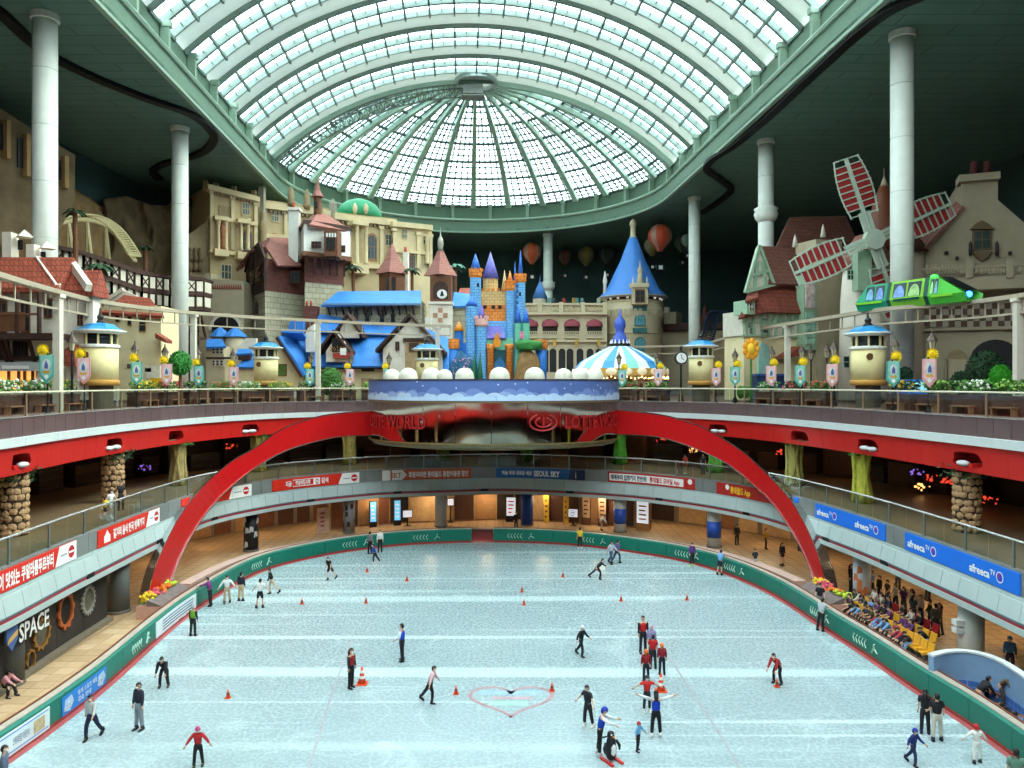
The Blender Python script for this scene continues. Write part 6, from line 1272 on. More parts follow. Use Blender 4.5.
corner2('stone_base', blkst, 300, 309, 341, 282, 400, yc=-1.8); corner2('brick_storey', brk, 299, 309, 342, 258, 284, yc=-1.9); corner2('white_storey', M('plaster_white', (226, 226, 216), .7, var=.05), 296, 310.5, 348.5, 227, 257); corner2('jetty_beam', wbr, 294, 310.5, 350, 255.5, 260, yc=-3.4); corner2('eave_beam', wdk, 295, 310.5, 350, 225, 229, yc=-3.3)
h.roofp('roof', tpk, [(294, 228, 2), (310, 224.5, -3.8), (318, 212, .5)]); h.roofp('roof', tpk, [(310, 224.5, -3.8), (350, 231, 1.0), (330, 216, 1.5), (318, 212, .5)]); h.roofp('roof', tpk, [(350, 231, 1), (345, 226, 5), (328, 215, 1.6)])
for i in range(6): px = 313 + i * 6; MB().bar((U(px), -2.4 + i * .6, Z(px, 276)), (U(px + 1), -3.0 + i * .62, Z(px, 259)), .25).build('jetty_bracket', wdk, h.t)
h.box('chimney', M('plaster_white', (226, 226, 216)), 288.5, 298, 209, 262, 0, 1.2); h.box('chimney_cap', stw, 287.5, 299, 207, 210, -.2, 1.4); h.lathe('chimney_pot', M('pot_red', (176, 70, 50), .6), 293.5, .6, [(1.3, 208), (1.0, 202)], 8)
h.lathe('turret_base', wbr, 317.5, .3, [(4, 214), (3.6, 198), (4.4, 197)], 8, False); h.lathe('turret_spire', tpk, 317.5, .3, [(6.4, 197), (3, 191), (.1, 178)], 8, False); h.win(316, 205, 4, 8, wdk, y=-.05, arch=True, bars=0)
h.box('bay_window', wbr, 324, 337.5, 230, 256, -2.9, -.8); h.win(330.8, 244, 9, 12, wdk, y=-2.92, bars=2); h.box('bay_foot', wdk, 326, 336, 255, 259, -2.6, -.8); h.win(316.5, 245, 10, 7, wbr, y=-2.6, bars=2); h.win(342, 249, 7, 7, wbr, y=-.75, bars=2)
for i in range(4): h.box('bay_light', white, 326 + i * 2.8, 327.6 + i * 2.8, 233, 237, -3.0, -2.9)
h.box('brick_chimney', brk, 303, 317, 306, 330, -4, -2.8); [h.lathe('chimney_pot', M('pot_red', (176, 70, 50)), px, -3.4, [(1.2, 306), (1.0, 301)], 8) for px in (307, 311)]
# --- blue roofed village
h = Fac('long_blue_hall', 320, 89, 424, 89, 'stone hall under a long blue roof with dark brackets', 'hall'); U, Z = h.U, h.Z
h.box('stone_wall', blkst, 326, 421, 300, 400, 0, 6); h.roofp('roof', tbl, [(321, 305, -1.6), (421, 303, -1.6), (421, 290.5, 3), (338, 291.5, 3)]); h.box('eave_board', M('eave_grey', (110, 140, 170), .6), 323, 421, 303, 305, -1.7, -1.5)
for i in range(13): px = 330 + i * 7; MB().bar((U(px), -.05, Z(px, 315)), (U(px), -1.3, Z(px, 305.5)), .16).build('bracket', wdk, h.t)
for px in (356, 367, 382, 393): h.lathe('figure_silhouette', iron, px, -.5, [(2.4, 322), (1.8, 318), (2.6, 315), (1.2, 313), (1.6, 311), (.2, 309)], 8)
h = Fac('blue_roof_cottage', 280, 84, 440, 84, 'white cottage with big blue roof and two gables behind the drum', 'cottage'); U, Z = h.U, h.Z
h.box('wall', stc, 318, 430, 358, 400, 0, 7); h.roofp('roof', tbl, [(312, 366, -1.4), (386, 366, -1.4), (398, 326, 4), (318, 326, 4)]); h.roofp('roof', tbl, [(420, 372, -.6), (449, 372, -.6), (449, 338, 4), (424, 328, 4)]); h.roofp('upper_roof', tbl, [(312, 330, 2), (398, 334, 2), (398, 326, 5), (318, 314, 5)])
def gab(ax, ay, lx, ly, rx, ry, bot, y0, y1, m):
    h.poly('gable_wall', m, [(lx + 4, bot), (lx + 4, ly - 1), (ax, ay + 3), (rx - 4, ry - 1), (rx - 4, bot)], y0, y1)
    for (x_, y_) in ((lx, ly), (rx, ry)): MB().add([(U(ax), y, Z(ax, py)) for y in (y0 - .7, y1 + 3) for py in (ay, ay + 3.5)] + [(U(x_), y, Z(x_, py)) for y in (y0 - .7, y1 + 3) for py in (y_, y_ + 3.5)], [(0, 1, 3, 2), (4, 6, 7, 5), (0, 4, 5, 1), (2, 3, 7, 6), (0, 2, 6, 4), (1, 5, 7, 3)]).build('barge_board', wdk, h.t)
gab(412, 315, 379, 350, 446, 352, 400, -1.6, -1.0, stw); gab(338, 331, 322, 352, 355, 352, 362, -1.8, -1.4, stw); gab(348, 313, 336, 330, 363, 334, 338, .2, .6, stw)
h.box('door', M('door_tan', (176, 150, 112), .7), 405, 422, 340, 372, -1.75, -1.6); h.box('door_lintel', wdk, 403, 424, 338, 341, -1.9, -1.6); h.win(414, 347, 10, 9, wbr, y=-1.76, bars=3, nm='door_light'); h.win(397.5, 346, 4, 9, wbr, y=-1.62); h.win(338, 345, 12, 14, wdk, y=-1.82, bars=1); h.win(368, 369, 13, 5, wbr, bars=3)
h.box('flower_box', M('box_red', (176, 60, 50), .6), 333, 352, 353, 358, -2.6, -1.9); leaves(MB(), random.Random(6), 60, U(343), -2.3, Z(343, 350), .9, .2, .25, .12).build('flowers', M('flower_mix', (190, 130, 60), .6, var=.5, scale=9), h.t); h.poly('note_sign', white, [(340, 355), (346, 355), (346, 348), (340, 348)], -2.7, -2.62)
h.box('lower_door', M('door_tan', (176, 150, 112)), 361, 373, 378, 400, -.1, 0); h.box('timber_sill', wdk, 318, 386, 366, 369, -.3, 0)
h = Fac('steep_blue_house', 276, 82, 312, 82, 'house with steep blue roof right of the second kiosk', 'house'); U, Z = h.U, h.Z
h.poly('wall', stc, [(277, 400), (277, 340), (282, 338), (300, 366), (305, 400)], 0, 6); h.roofp('roof', tbl, [(279, 336, -.8), (305, 375, -.8), (318, 375, 5), (306, 336, 5)]); h.roofp('roof_cap', tbl, [(282, 330, 0), (303, 331, 0), (308, 339, 3), (281, 339, 3)]); MB().bar((U(279), -.8, Z(279, 338)), (U(304), -.8, Z(304, 377)), .3).build('barge_board', wdk, h.t); h.win(282, 370, 10, 12, wbr, leaf_g)
h.poly('white_turret', stw, [(306, 352), (305, 335), (308, 328), (314, 324), (314, 352)], 2, 3.4); h.poly('blue_band', tbl, [(288, 330), (303, 330), (303, 321), (290, 321)], 4, 5)
h = Fac('small_blue_roofs', 203, 84, 266, 84, 'cluster of small blue-roofed turrets right of the green tree', 'house'); U, Z = h.U, h.Z
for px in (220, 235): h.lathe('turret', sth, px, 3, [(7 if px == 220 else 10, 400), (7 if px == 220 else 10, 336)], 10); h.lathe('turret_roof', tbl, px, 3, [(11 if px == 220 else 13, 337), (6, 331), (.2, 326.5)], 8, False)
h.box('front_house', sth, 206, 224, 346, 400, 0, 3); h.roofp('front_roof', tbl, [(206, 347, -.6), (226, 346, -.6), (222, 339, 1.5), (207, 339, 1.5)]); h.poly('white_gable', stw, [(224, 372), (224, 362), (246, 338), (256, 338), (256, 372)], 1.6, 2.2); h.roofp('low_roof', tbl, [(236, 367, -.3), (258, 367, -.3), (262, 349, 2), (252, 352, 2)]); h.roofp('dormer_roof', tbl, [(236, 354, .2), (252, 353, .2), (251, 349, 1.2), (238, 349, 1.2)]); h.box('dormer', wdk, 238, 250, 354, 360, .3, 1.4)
for px, py in ((214, 351), (218, 351), (222, 351), (214, 363), (218, 363), (222, 363)): h.win(px, py, 2.6, 6, stw, bars=0)
h.box('lower_wall', stc, 224, 262, 366, 400, .4, 1.2); h.box('timber_band', wdk, 206, 236, 357, 359, -.15, 0)
for nm, px, rw, body, ap, rb_, base, lb in (('red_cone_tower', 392, 12, wbr, 243, 273, 292, 'square brown tower with pink cone roof behind the long blue roof'),):
    h = Fac(nm, 376, 98, 408, 98, lb, 'tower'); h.lathe('body', body, px, 0, [(rw + 1, 400), (rw + 1, 272)], 4, False); h.lathe('roof', tpk, px, 0, [(17, 274), (9, 262), (.2, ap)], 4, False); h.lathe('finial', iron, px, 0, [(.6, ap + 2), (.2, ap - 5)], 6); h.win(391, 284, 10, 14, wdk, y=-1.35, bars=2); h.box('chimney', stw, 403, 408, 252, 300, 1, 2); h.lathe('chimney_pot', MATS['pot_red'], 405.5, 1.5, [(1.6, 252), (1.2, 247)], 8)
h = Fac('clock_tower', 426, 90, 454, 90, 'brown clock tower with pink roof and white checkered base left of the castle', 'tower'); U, Z = h.U, h.Z
h.box('base', stw, 429.5, 451.5, 302, 400, 0, 2.6); h.box('clock_storey', wbr, 430, 451, 275, 303, -.05, 2.5); h.box('cornice', stw, 428.5, 452.5, 301.5, 304, -.2, 2.7); h.lathe('roof', tpk, 440.5, 1.2, [(17, 276), (9, 264), (2.6, 250)], 4, False); h.lathe('onion_finial', M('finial_grey', (150, 146, 130), .4, metal=.3), 440.5, 1.2, [(3, 251), (2.2, 248), (3.2, 244), (2.4, 239), (.6, 236), (.4, 230), (.1, 227)], 10)
h.poly('arch_frame', wdk, [(433, 299), (433, 288)] + [(440.5 - 7.5 * math.cos(PI * i / 8), 288 - 7 * math.sin(PI * i / 8)) for i in range(1, 8)] + [(448, 288), (448, 299)], -.12, -.05); h.poly('clock_face', white, [(442 + 5 * math.cos(2 * PI * i / 16), 294 + 4.6 * math.sin(2 * PI * i / 16)) for i in range(16)], -.2, -.12); h.poly('bell_silhouette', iron, [(440, 296), (444, 296), (443, 292), (442, 290.5), (441, 292)], -.24, -.2)
for i in range(3):
    for j in range(3):
        if (i + j) % 2: h.box('checker_tile', M('tile_tan', (176, 130, 104), .7), 433 + i * 5, 437.6 + i * 5, 308 + j * 5, 312.6 + j * 5, -.06, 0)
h.box('chimney', stw, 425, 431, 317, 330, -2, -1); h.box('side_wall', blkst, 452, 470, 305, 400, 2, 5); h.roofp('side_roof', tbl, [(452, 306, 1.6), (471, 306, 1.6), (470, 294, 5), (454, 292, 5)]); h.roofp('red_roof', tred, [(458, 294, 5), (472, 294, 5), (470, 288, 7), (460, 288, 7)])
# --- arcade building and blue cone tower
h = Fac('arcade_building', 524, 112, 608, 112, 'cream arcade building with maroon awnings and balustrade right of the castle', 'building'); U, Z = h.U, h.Z; cr = M('arcade_cream', (204, 190, 158), .8, var=.06); mar = M('awning_maroon', (140, 60, 70), .6, var=.06)
h.box('wall', cr, 520, 607, 313, 400, 0, 8); h.box('roof_rail', cr, 520, 607, 303, 305, -.4, .2); h.box('roof_cornice', cr, 520, 607, 312, 314.5, -.6, 0); h.box('string_course', cr, 520, 607, 340, 342, -.4, 0)
for px in range(521, 607, 2): MB().lathe([(.10, Z(px, 312)), (.16, Z(px, 309)), (.08, Z(px, 305))], 6, (U(px), -.1, 0)).build('baluster', cr, h.t)
for px in (540, 561, 583, 605): h.box('rail_pier', cr, px - 2, px + 2, 302, 313, -.45, .25)
for px in (530, 550, 572, 594.5):
    k = 112 / F; h.box('window_opening', M('arcade_dark', (60, 50, 44), .6, var=.3, scale=2), px - 7.5, px + 7.5, 325, 334, -.05, .0); vs = []
    MB().lathe([(8.6 * k, Z(px, 326.5)), (7.4 * k, Z(px, 322)), (3 * k, Z(px, 319.5)), (.01, Z(px, 319))], 14, (U(px), 0, 0), PI, 2 * PI, .6).build('awning', mar, h.t, True)
    mb = MB()
    for i in range(9): mb.box(U(px - 7 + i * 1.75) - .07, U(px - 7 + i * 1.75) + .07, -.35, -.25, Z(px, 337), Z(px, 332))
    mb.box(U(px - 8), U(px + 8), -.4, -.2, Z(px, 332), Z(px, 331.4)).box(U(px - 8), U(px + 8), -.45, 0, Z(px, 338.4), Z(px, 337)).build('window_balcony', cr, h.t); h.box('yellow_banner', M('banner_yellow', (200, 160, 70), .6), px + 3, px + 6, 339.5, 346, -.5, -.42)
for px in (545, 553, 562, 570, 580, 590, 599): MB().prism(half_round(U(px), Z(px, 352), 3.4 * 112 / F) , -.06, -.0).build('arch_opening', iron, h.t); h.box('arch_base', iron, px - 3.4, px + 3.4, 351.9, 372, -.06, 0)
h.lathe('roof_turret', stw, 540, 2, [(7, 306), (7, 299), (7.6, 298)], 8); h.lathe('turret_spire', M('spire_slate_blue', (60, 110, 170), .6, var=.1), 540, 2, [(8, 299), (4, 289), (.4, 281), (.1, 274)], 8)
for px, c_ in ((549, (90, 130, 130)), (553, (70, 90, 90)), (564, (150, 50, 44)), (574, (160, 130, 60)), (577, (90, 140, 140)), (582, (80, 120, 120)), (599, (150, 160, 150))): h.box('roof_vent', M('vent_%d' % px, c_, .6), px - 1.6, px + 1.6, 298, 304, 1, 2)
h = Fac('cone_roof_tower', 600, 116, 666, 116, 'round cream tower under a tall blue cone roof', 'tower'); cx_ = 633; U, Z = h.U, h.Z; y_ = 0.0; k = 116 / F
h.lathe('shaft', cr, cx_, y_, [(28.5, 400), (28, 322), (29.5, 318), (29.5, 305), (28, 303)], 28); h.lathe('gallery', wdk, cx_, y_, [(27.5, 304), (27.5, 295)], 24); h.lathe('gallery_sill', cr, cx_, y_, [(29, 304.5), (30, 303), (29, 302)], 28); h.lathe('cone_roof', M('cone_blue', (66, 128, 206), .5, var=.08, scale=1.5), cx_, y_, [(34.5, 299), (33, 296.5), (26, 289), (13, 262), (4, 238)], 32); h.lathe('cone_eave', sth, cx_, y_, [(33, 299.5), (34.5, 298.6), (34.6, 297.6)], 32); h.lathe('roof_lantern', cr, cx_, y_, [(3.6, 238), (3.6, 237), (2.6, 236), (2.6, 226), (3.8, 225), (3.0, 222), (1.4, 220), (.2, 219)], 10)
for i in range(20):
    a_ = PI + PI * (i + .5) / 20; x, y = U(cx_) + 29.3 * k * math.cos(a_), y_ + 29.3 * k * math.sin(a_); MB().prism([(-.28, 0), (.28, 0)] + half_round(0, .75, .28, 6), -.12, .02).build('blind_arch', sth, h.t, loc=(x, y, Z(cx_, 318)), rz=a_ + PI / 2)
for py in (335, 348, 362): h.lathe('stone_ring', sth, cx_, y_, [(28.5, py), (29.2, py - .6), (28.5, py - 1.2)], 28)
h.box('dormer', cr, 632, 648, 286, 304, -5.3, -1); h.box('dormer_cap', cr, 631, 649, 283, 287, -5.6, -1); h.lathe('dormer_spire', cr, 640, -3.6, [(4, 284), (2.4, 276), (2.2, 272), (3, 271), (.8, 266), (.1, 260)], 8); h.win(640, 296, 10, 13, wbr, y=-5.32, bars=1)
for px in (633, 647): h.lathe('pinnacle', cr, px, -4.4, [(1.2, 286), (.8, 280), (.1, 276)], 6)
tealb = M('window_teal', (90, 150, 160), .25, var=.3, scale=3); tealf = M('frame_teal', (40, 96, 96), .5)
for py, hh in ((320, 12), (344, 14)): h.win(640, py, 11, hh, tealf, tealb, y=-4.3, arch=True, bars=2)
for py in (308, 330): h.box('teal_panel', tealf, 633, 647, py - 2, py + 3, -4.5, -3.6)
h.lathe('pinnacle', stw, 605, -1.0, [(2, 300), (1.6, 284), (2.4, 282), (1.6, 278), (.2, 271)], 8)
for i in range(9): a_ = PI + PI * (i + .5) / 9; MB().ball((U(cx_) + 27.8 * k * math.cos(a_), y_ + 27.8 * k * math.sin(a_), Z(cx_, 300)), .22, 6, 4).build('gallery_lamp', M('gallery_white', (226, 220, 210), .5, var=0, emit=.6), h.t)
# --- far right background
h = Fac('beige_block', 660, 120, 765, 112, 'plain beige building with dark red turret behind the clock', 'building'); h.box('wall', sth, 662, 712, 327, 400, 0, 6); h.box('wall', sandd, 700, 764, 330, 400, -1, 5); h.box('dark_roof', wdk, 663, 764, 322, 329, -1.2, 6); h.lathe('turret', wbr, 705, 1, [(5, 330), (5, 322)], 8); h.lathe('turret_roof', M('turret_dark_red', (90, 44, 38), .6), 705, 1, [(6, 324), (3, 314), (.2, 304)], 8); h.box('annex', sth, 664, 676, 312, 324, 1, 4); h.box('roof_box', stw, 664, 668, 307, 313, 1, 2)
cq = catmull([P(x, y, 108) for x, y in ((726, 312), (716, 312), (711, 322), (709, 334), (704, 350), (700, 366))], 6); t = thing('blue_coaster_lift', (cq[-1].x, cq[-1].y, ZD), 0, 'dark blue coaster track rising beside the far right column', 'roller coaster'); O = t.location; bt = M('coaster_navy', (34, 52, 74), .5); q = [p - O for p in cq]
for dx in (-.8, .8): MB().tube([p + Vector((dx, 0, 0)) for p in q], .16, 5).build('rail', bt, t); MB().cyl(q[-1] + Vector((dx, 0, 0)), (q[-1].x + dx, q[-1].y, 0), .2, 6).build('support', bt, t)
for i in range(len(q) - 1): MB().bar(q[i] - Vector((.8, 0, 0)), q[i + 1] + Vector((.8, 0, 0)), .12).bar(q[i] + Vector((.8, 0, 0)), q[i + 1] - Vector((.8, 0, 0)), .12).build('lattice', bt, t)
# --- half-timbered house at the right
tsp = M('roof_brown_spotted', (118, 74, 62), .7, kind='brick', rgb2=(104, 64, 54), size=(.5, .4), mortar=(76, 46, 40), var=.15); gtm = M('timber_green', (150, 178, 150), .6, var=.06); mred = M('mansard_red', (142, 72, 56), .7, kind='brick', rgb2=(126, 62, 48), size=(.5, .4), mortar=(80, 38, 32), var=.15)
h = Fac('half_timbered_inn', 741, 70, 822, 73, 'half-timbered inn with brown mansard roof and green timbers, right side', 'house'); U, Z = h.U, h.Z
h.box('wall', stc, 744, 812, 335, 400, 0, 3); h.box('timbered_storey', gwh, 743, 806, 312, 336, -.1, 3)
h.roofp('mansard', mred, [(739, 318, -1), (766, 312, -1), (770, 284, .6), (752, 287, .6)]); h.roofp('mansard', mred, [(766, 312, -1), (803, 313, -.6), (795, 284, .8), (770, 284, .6)]); h.roofp('roof', tsp, [(770, 284, -.4), (804, 284, -.4), (800, 247, 2.5), (758, 246, 2)]); h.poly('gable_wall', gwh, [(746, 290), (758, 247), (771, 284)], -.1, .2); h.roofp('upper_roof', tsp, [(775, 250, 3), (862, 252, 3), (846, 216, 5), (790, 217, 5)])
for a_, b_ in (((744, 293), (758, 246)), ((758, 246), (773, 286)), ((745, 292), (772, 285)), ((750, 276), (766, 271)), ((756, 262), (753, 289)), ((761, 262), (764, 287))): MB().bar((U(a_[0]), -.2, Z(*a_)), (U(b_[0]), -.2, Z(*b_)), .26).build('green_timber', gtm, h.t)
for i in range(9): px = 745 + i * 7.4; MB().bar((U(px), -.16, Z(px, 336)), (U(px), -.16, Z(px, 313)), .2).build('green_timber', gtm, h.t)
for i in range(5): px = 770 + i * 7.2; MB().bar((U(px), -.18, Z(px, 322)), (U(px + 7), -.18, Z(px, 313)), .14).bar((U(px), -.18, Z(px, 313)), (U(px + 7), -.18, Z(px, 322)), .14).build('cross_timber', gtm, h.t)
for py in (313, 323, 336): h.box('timber_beam', gtm, 743, 806, py - 1, py + 1, -.24, 0)
for px, py in ((748, 325), (764, 321), (752, 331), (766, 330)): h.win(px, py, 7, 6, gtm, bars=2)
h.box('dormer', gtm, 747, 755, 300, 314, -1.4, .6); h.win(751, 307, 5, 9, gwh, y=-1.42); h.roofp('dormer_roof', mred, [(745, 301, -1.8), (758, 297, -1.8), (758, 291, .5), (748, 292, .5)])
h.box('tall_panel', gtm, 804, 817, 275, 350, -1, 0); h.box('panel_picture', M('panel_pic', (206, 186, 180), .6, var=.4, scale=2), 806, 815, 276, 308, -1.12, -1)
for i in range(3):
    for j in range(5): h.box('green_pane', M('pane_mint', (160, 200, 180), .4), 806 + i * 3.1, 808.6 + i * 3.1, 312 + j * 6.6, 317.6 + j * 6.6, -1.1, -1)
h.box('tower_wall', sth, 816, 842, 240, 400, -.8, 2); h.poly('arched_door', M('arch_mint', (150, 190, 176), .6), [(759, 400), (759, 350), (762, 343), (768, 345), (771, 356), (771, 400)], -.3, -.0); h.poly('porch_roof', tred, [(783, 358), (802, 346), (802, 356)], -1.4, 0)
for px, py in ((795, 243), (823, 233)): h.lathe('white_finial', stw, px, 1, [(3, py + 4), (1.6, py - 4), (.2, py - 9)], 6)
# --- windmill
h = Fac('windmill', 808, 63.5, 925, 63.5, 'white windmill tower with four red lattice sails', 'windmill'); U, Z = h.U, h.Z
h.lathe('tower', stw, 866, 2.4, [(26, 400), (24, 300), (21, 262)], 24); h.lathe('tower_cap', M('cap_brown', (112, 60, 36)), 884, 3.4, [(22, 250), (16, 225), (8, 195), (3, 184)], 20); h.lathe('cap_tip', sth, 884, 3.4, [(4.4, 187), (2, 181), (.4, 176), (.2, 168)], 10); h.lathe('cap_roof', tpk, 866, 2.4, [(27, 268), (20, 252), (10, 236)], 20)
h.box('front_board', gtm, 858, 872, 250, 290, -.3, .8); h.win(850, 275, 6, 10, gtm, y=.75); h.win(846, 362, 6, 12, gtm, y=.6, bars=0)
hub = Vector((U(873, -1.4), -1.4, Z(873, 240, -1.4))); k = 62 / F; sm_ = M('sail_frame', (176, 190, 172), .6, var=.06); sr = M('sail_red', (150, 36, 36), .7, var=.12); MB().cyl((hub.x, hub.y - .3, hub.z), (hub.x, 2.4, hub.z), .45, 12).build('axle', gtm, h.t); MB().cyl((hub.x, hub.y - .45, hub.z), (hub.x, hub.y + .25, hub.z), .85, 8).build('hub', sm_, h.t)
for ang in (108.5, 203, 290, 25):
    a_ = math.radians(ang); d = Vector((math.cos(a_), 0, math.sin(a_))); e = Vector((-d.z, 0, d.x)); Ls = 86 * k; s_ = MB().bar(hub, hub + d * Ls, .24, .24, up=(0, 1, 0)).build('sail_spar', sm_, h.t)
    for o_ in (-.3, .3): MB().bar(hub + e * o_, hub + d * Ls * .34 + e * o_, .26, .3, up=(0, 1, 0)).build('sail_beam', sm_, h.t)
    wid = lambda f: (.55 + .75 * math.sin(PI * min(1, max(0, (f - .05) / 1.15)))) * 1.05
    for sd in (-1, 1): MB().tube([hub + d * Ls * f + e * sd * wid(f) for f in [.3 + .7 * j / 10 for j in range(11)]], .06, 5).build('sail_edge', sm_, h.t)
    for j in range(10):
        f0, f1 = .32 + .075 * j, .32 + .075 * (j + 1); MB().bar(hub + d * Ls * f0 - e * (wid(f0) + .1), hub + d * Ls * f0 + e * (wid(f0) + .1), .09, .1, up=(0, 1, 0)).build('sail_rung', sm_, h.t)
        if 0 < j < 8:
            for sd in (-1, 1):
                g0, g1 = f0 + .008, f1 - .008; q = [hub + d * Ls * g0 + e * sd * .2, hub + d * Ls * g1 + e * sd * .2, hub + d * Ls * g1 + e * sd * (wid(g1) - .1), hub + d * Ls * g0 + e * sd * (wid(g0) - .1)]
                MB().add([v + Vector((0, .04, 0)) for v in q] + [v + Vector((0, .09, 0)) for v in q], [(0, 1, 2, 3), (7, 6, 5, 4), (0, 4, 5, 1), (1, 5, 6, 2), (2, 6, 7, 3), (3, 7, 4, 0)]).build('sail_panel', sr, h.t)
# --- chimney gable house at the right
gsh = M('stucco_grey_beige', (166, 154, 130), .85, var=.07, scale=.8)
h = Fac('chimney_gable_house', 915, 66, 1060, 62, 'grey beige gable house with big chimney and balustrade at the right edge', 'house'); U, Z = h.U, h.Z
h.poly('gable_wall', gsh, [(918, 400), (918, 250), (926, 243), (962, 206), (962, 178), (998, 176), (998, 200), (1028, 226), (1062, 258), (1062, 400)], 0, 8); h.box('chimney_cap', gsh, 959, 1000.5, 173, 180, -.5, 1.5)
for px in (974, 987): h.lathe('chimney_pot', M('pot_dark_red', (96, 48, 44), .7), px, .6, [(4, 175), (3, 164), (3.6, 162)], 10)
h.roofp('roof_slope', tpk, [(920, 252, -.3), (963, 206, -.3), (960, 198, 3), (918, 236, 3)])
h.win(982, 240, 17, 20, M('ornate_bronze', (104, 86, 60), .6), M('pane_dark_green', (40, 56, 52), .2), bars=1, nm='ornate_window'); h.poly('window_crest', M('ornate_bronze', (104, 86, 60)), [(970, 229), (975, 224), (982, 220), (989, 224), (995, 229)], -.35, -.05); h.poly('window_apron', M('ornate_bronze', (104, 86, 60)), [(971, 251), (993, 251), (988, 257), (982, 261), (976, 257)], -.35, -.05)
for px in (970.5, 997): h.lathe('wall_lantern', iron, px, -.5, [(1.0, 256), (1.8, 254), (1.6, 244), (.4, 241)], 8)
h.box('balcony_slab', gsh, 922, 1062, 277, 288, -1.8, 0); h.box('balcony_cornice', gsh, 922, 1062, 286, 289, -2.1, 0); h.box('top_rail', gsh, 922, 1062, 265, 267, -1.75, -1.4); h.box('foot_rail', gsh, 922, 1062, 276, 278, -1.75, -1.4)
for px in range(925, 1060, 3):
    if not any(abs(px - c) < 4 for c in (969, 1010)): MB().lathe([(.1, Z(px, 276)), (.17, Z(px, 273)), (.07, Z(px, 269)), (.1, Z(px, 267))], 6, (U(px), -1.6, 0)).build('baluster', gsh, h.t)
for px in (969, 1010): h.box('rail_pier', gsh, px - 3.5, px + 3.5, 260, 278, -1.95, -1.2)
chA, chB = M('check_dark', (92, 70, 58), .8, var=.1), M('check_light', (160, 150, 132), .8, var=.1)
for j in range(4):
    for i in range(16): h.box('checker_block', chA if (i + j) % 2 else chB, 924 + i * 6.2, 930 + i * 6.2, 303 + j * 6, 308.7 + j * 6, -.22 + .05 * ((i + j) % 2), 0)
h.box('ledge', gsh, 922, 1020, 327, 330, -.4, 0)
for px, r in ((995, 22), (957, 9)): MB().prism(half_round(U(px), Z(px, 362 - (px < 960) * 3), (r + 2) * 65 / F), -.1, 0).build('arch_ring', gsh, h.t); MB().prism(half_round(U(px), Z(px, 362 - (px < 960) * 3), r * 65 / F), -.16, -.1).build('arch_opening', iron if px > 960 else sandd, h.t)
h.box('arch_base', iron, 973, 1017, 362, 400, -.16, 0); h.box('doorway', sth, 948, 966, 359, 400, -.12, 0)
for px in (946, 968): h.lathe('half_column', gsh, px, -.2, [(2, 400), (1.6, 362), (2.4, 360)], 8)
h.lathe('round_turret', gsh, 914, .4, [(11, 400), (11, 252)], 16); h.lathe('turret_roof', M('turret_brown', (84, 54, 46), .7), 914, .4, [(14, 253), (7, 241), (1, 232)], 16)
for px, py in ((946, 253), (957, 258), (1010, 253)): h.lathe('spot_lamp', iron, px, -.2, [(1.6, py + 1.5), (1.6, py - 1.5)], 8)
# ------------------------------------------------------------------ plants and small deck things
def tree(px, d, top, r, m, lb, trunk_m=wbr, seed=1, n=900):
    x = (px - CX) / F * d; z1 = CZ + (CY - top) / F * d; R_ = r * d / F; t = thing('tree', (x, d, ZD), 0, lb, 'tree'); zc = z1 - R_ * 1.1 - ZD; rn = random.Random(seed)
    MB().tube([(0, 0, 0), (.05, 0, zc * .6), (0, .05, zc)], [.18, .13, .08], 7).build('trunk', trunk_m, t); mb = MB().blob((0, 0, zc), R_ * .85, rn, 12, 8, .12, 1, 1, 1.15)
    for _ in range(n):
        v = Vector((rn.gauss(0, 1), rn.gauss(0, 1), rn.gauss(0, 1))).normalized(); c = Vector((v.x * R_, v.y * R_, zc + v.z * R_ * 1.15)) * 1; c *= 1; e = Vector((rn.uniform(-1, 1), rn.uniform(-1, 1), rn.uniform(-1, 1))).normalized() * .16; f = e.cross(v).normalized() * .09
        mb.add([c - e, c + f, c + e, c - f], [(0, 1, 2, 3)])
    mb.build('crown', m, t)
tree(180, 58, 352, 10, M('tree_bright', (52, 128, 50), .7, var=.3, scale=4), 'round bright green tree left of the cream monorail post', seed=2); tree(985, 58, 352, 17, M('tree_dark_green', (46, 76, 48), .7, var=.3, scale=4), 'wide dark green tree in front of the right house arch', seed=3); tree(962, 56, 372, 10, leaf_d, 'small dark bush left of the wide tree on the right', seed=4, n=500); tree(1000, 52, 366, 9, M('bush_glow_green', (60, 160, 40), .6, var=.3, scale=4, emit=.08), 'bush with painted green glow at the right edge', seed=5, n=500)  # green light on the edge bush is leaf colour plus faint emission
tree(330, 76, 368, 12, leaf_g, 'leafy bush left of the pink pennant under the blue roof', seed=6, n=600); tree(905, 54, 368, 6, leaf_d, 'small bush right of the rightmost kiosk', seed=9, n=400)
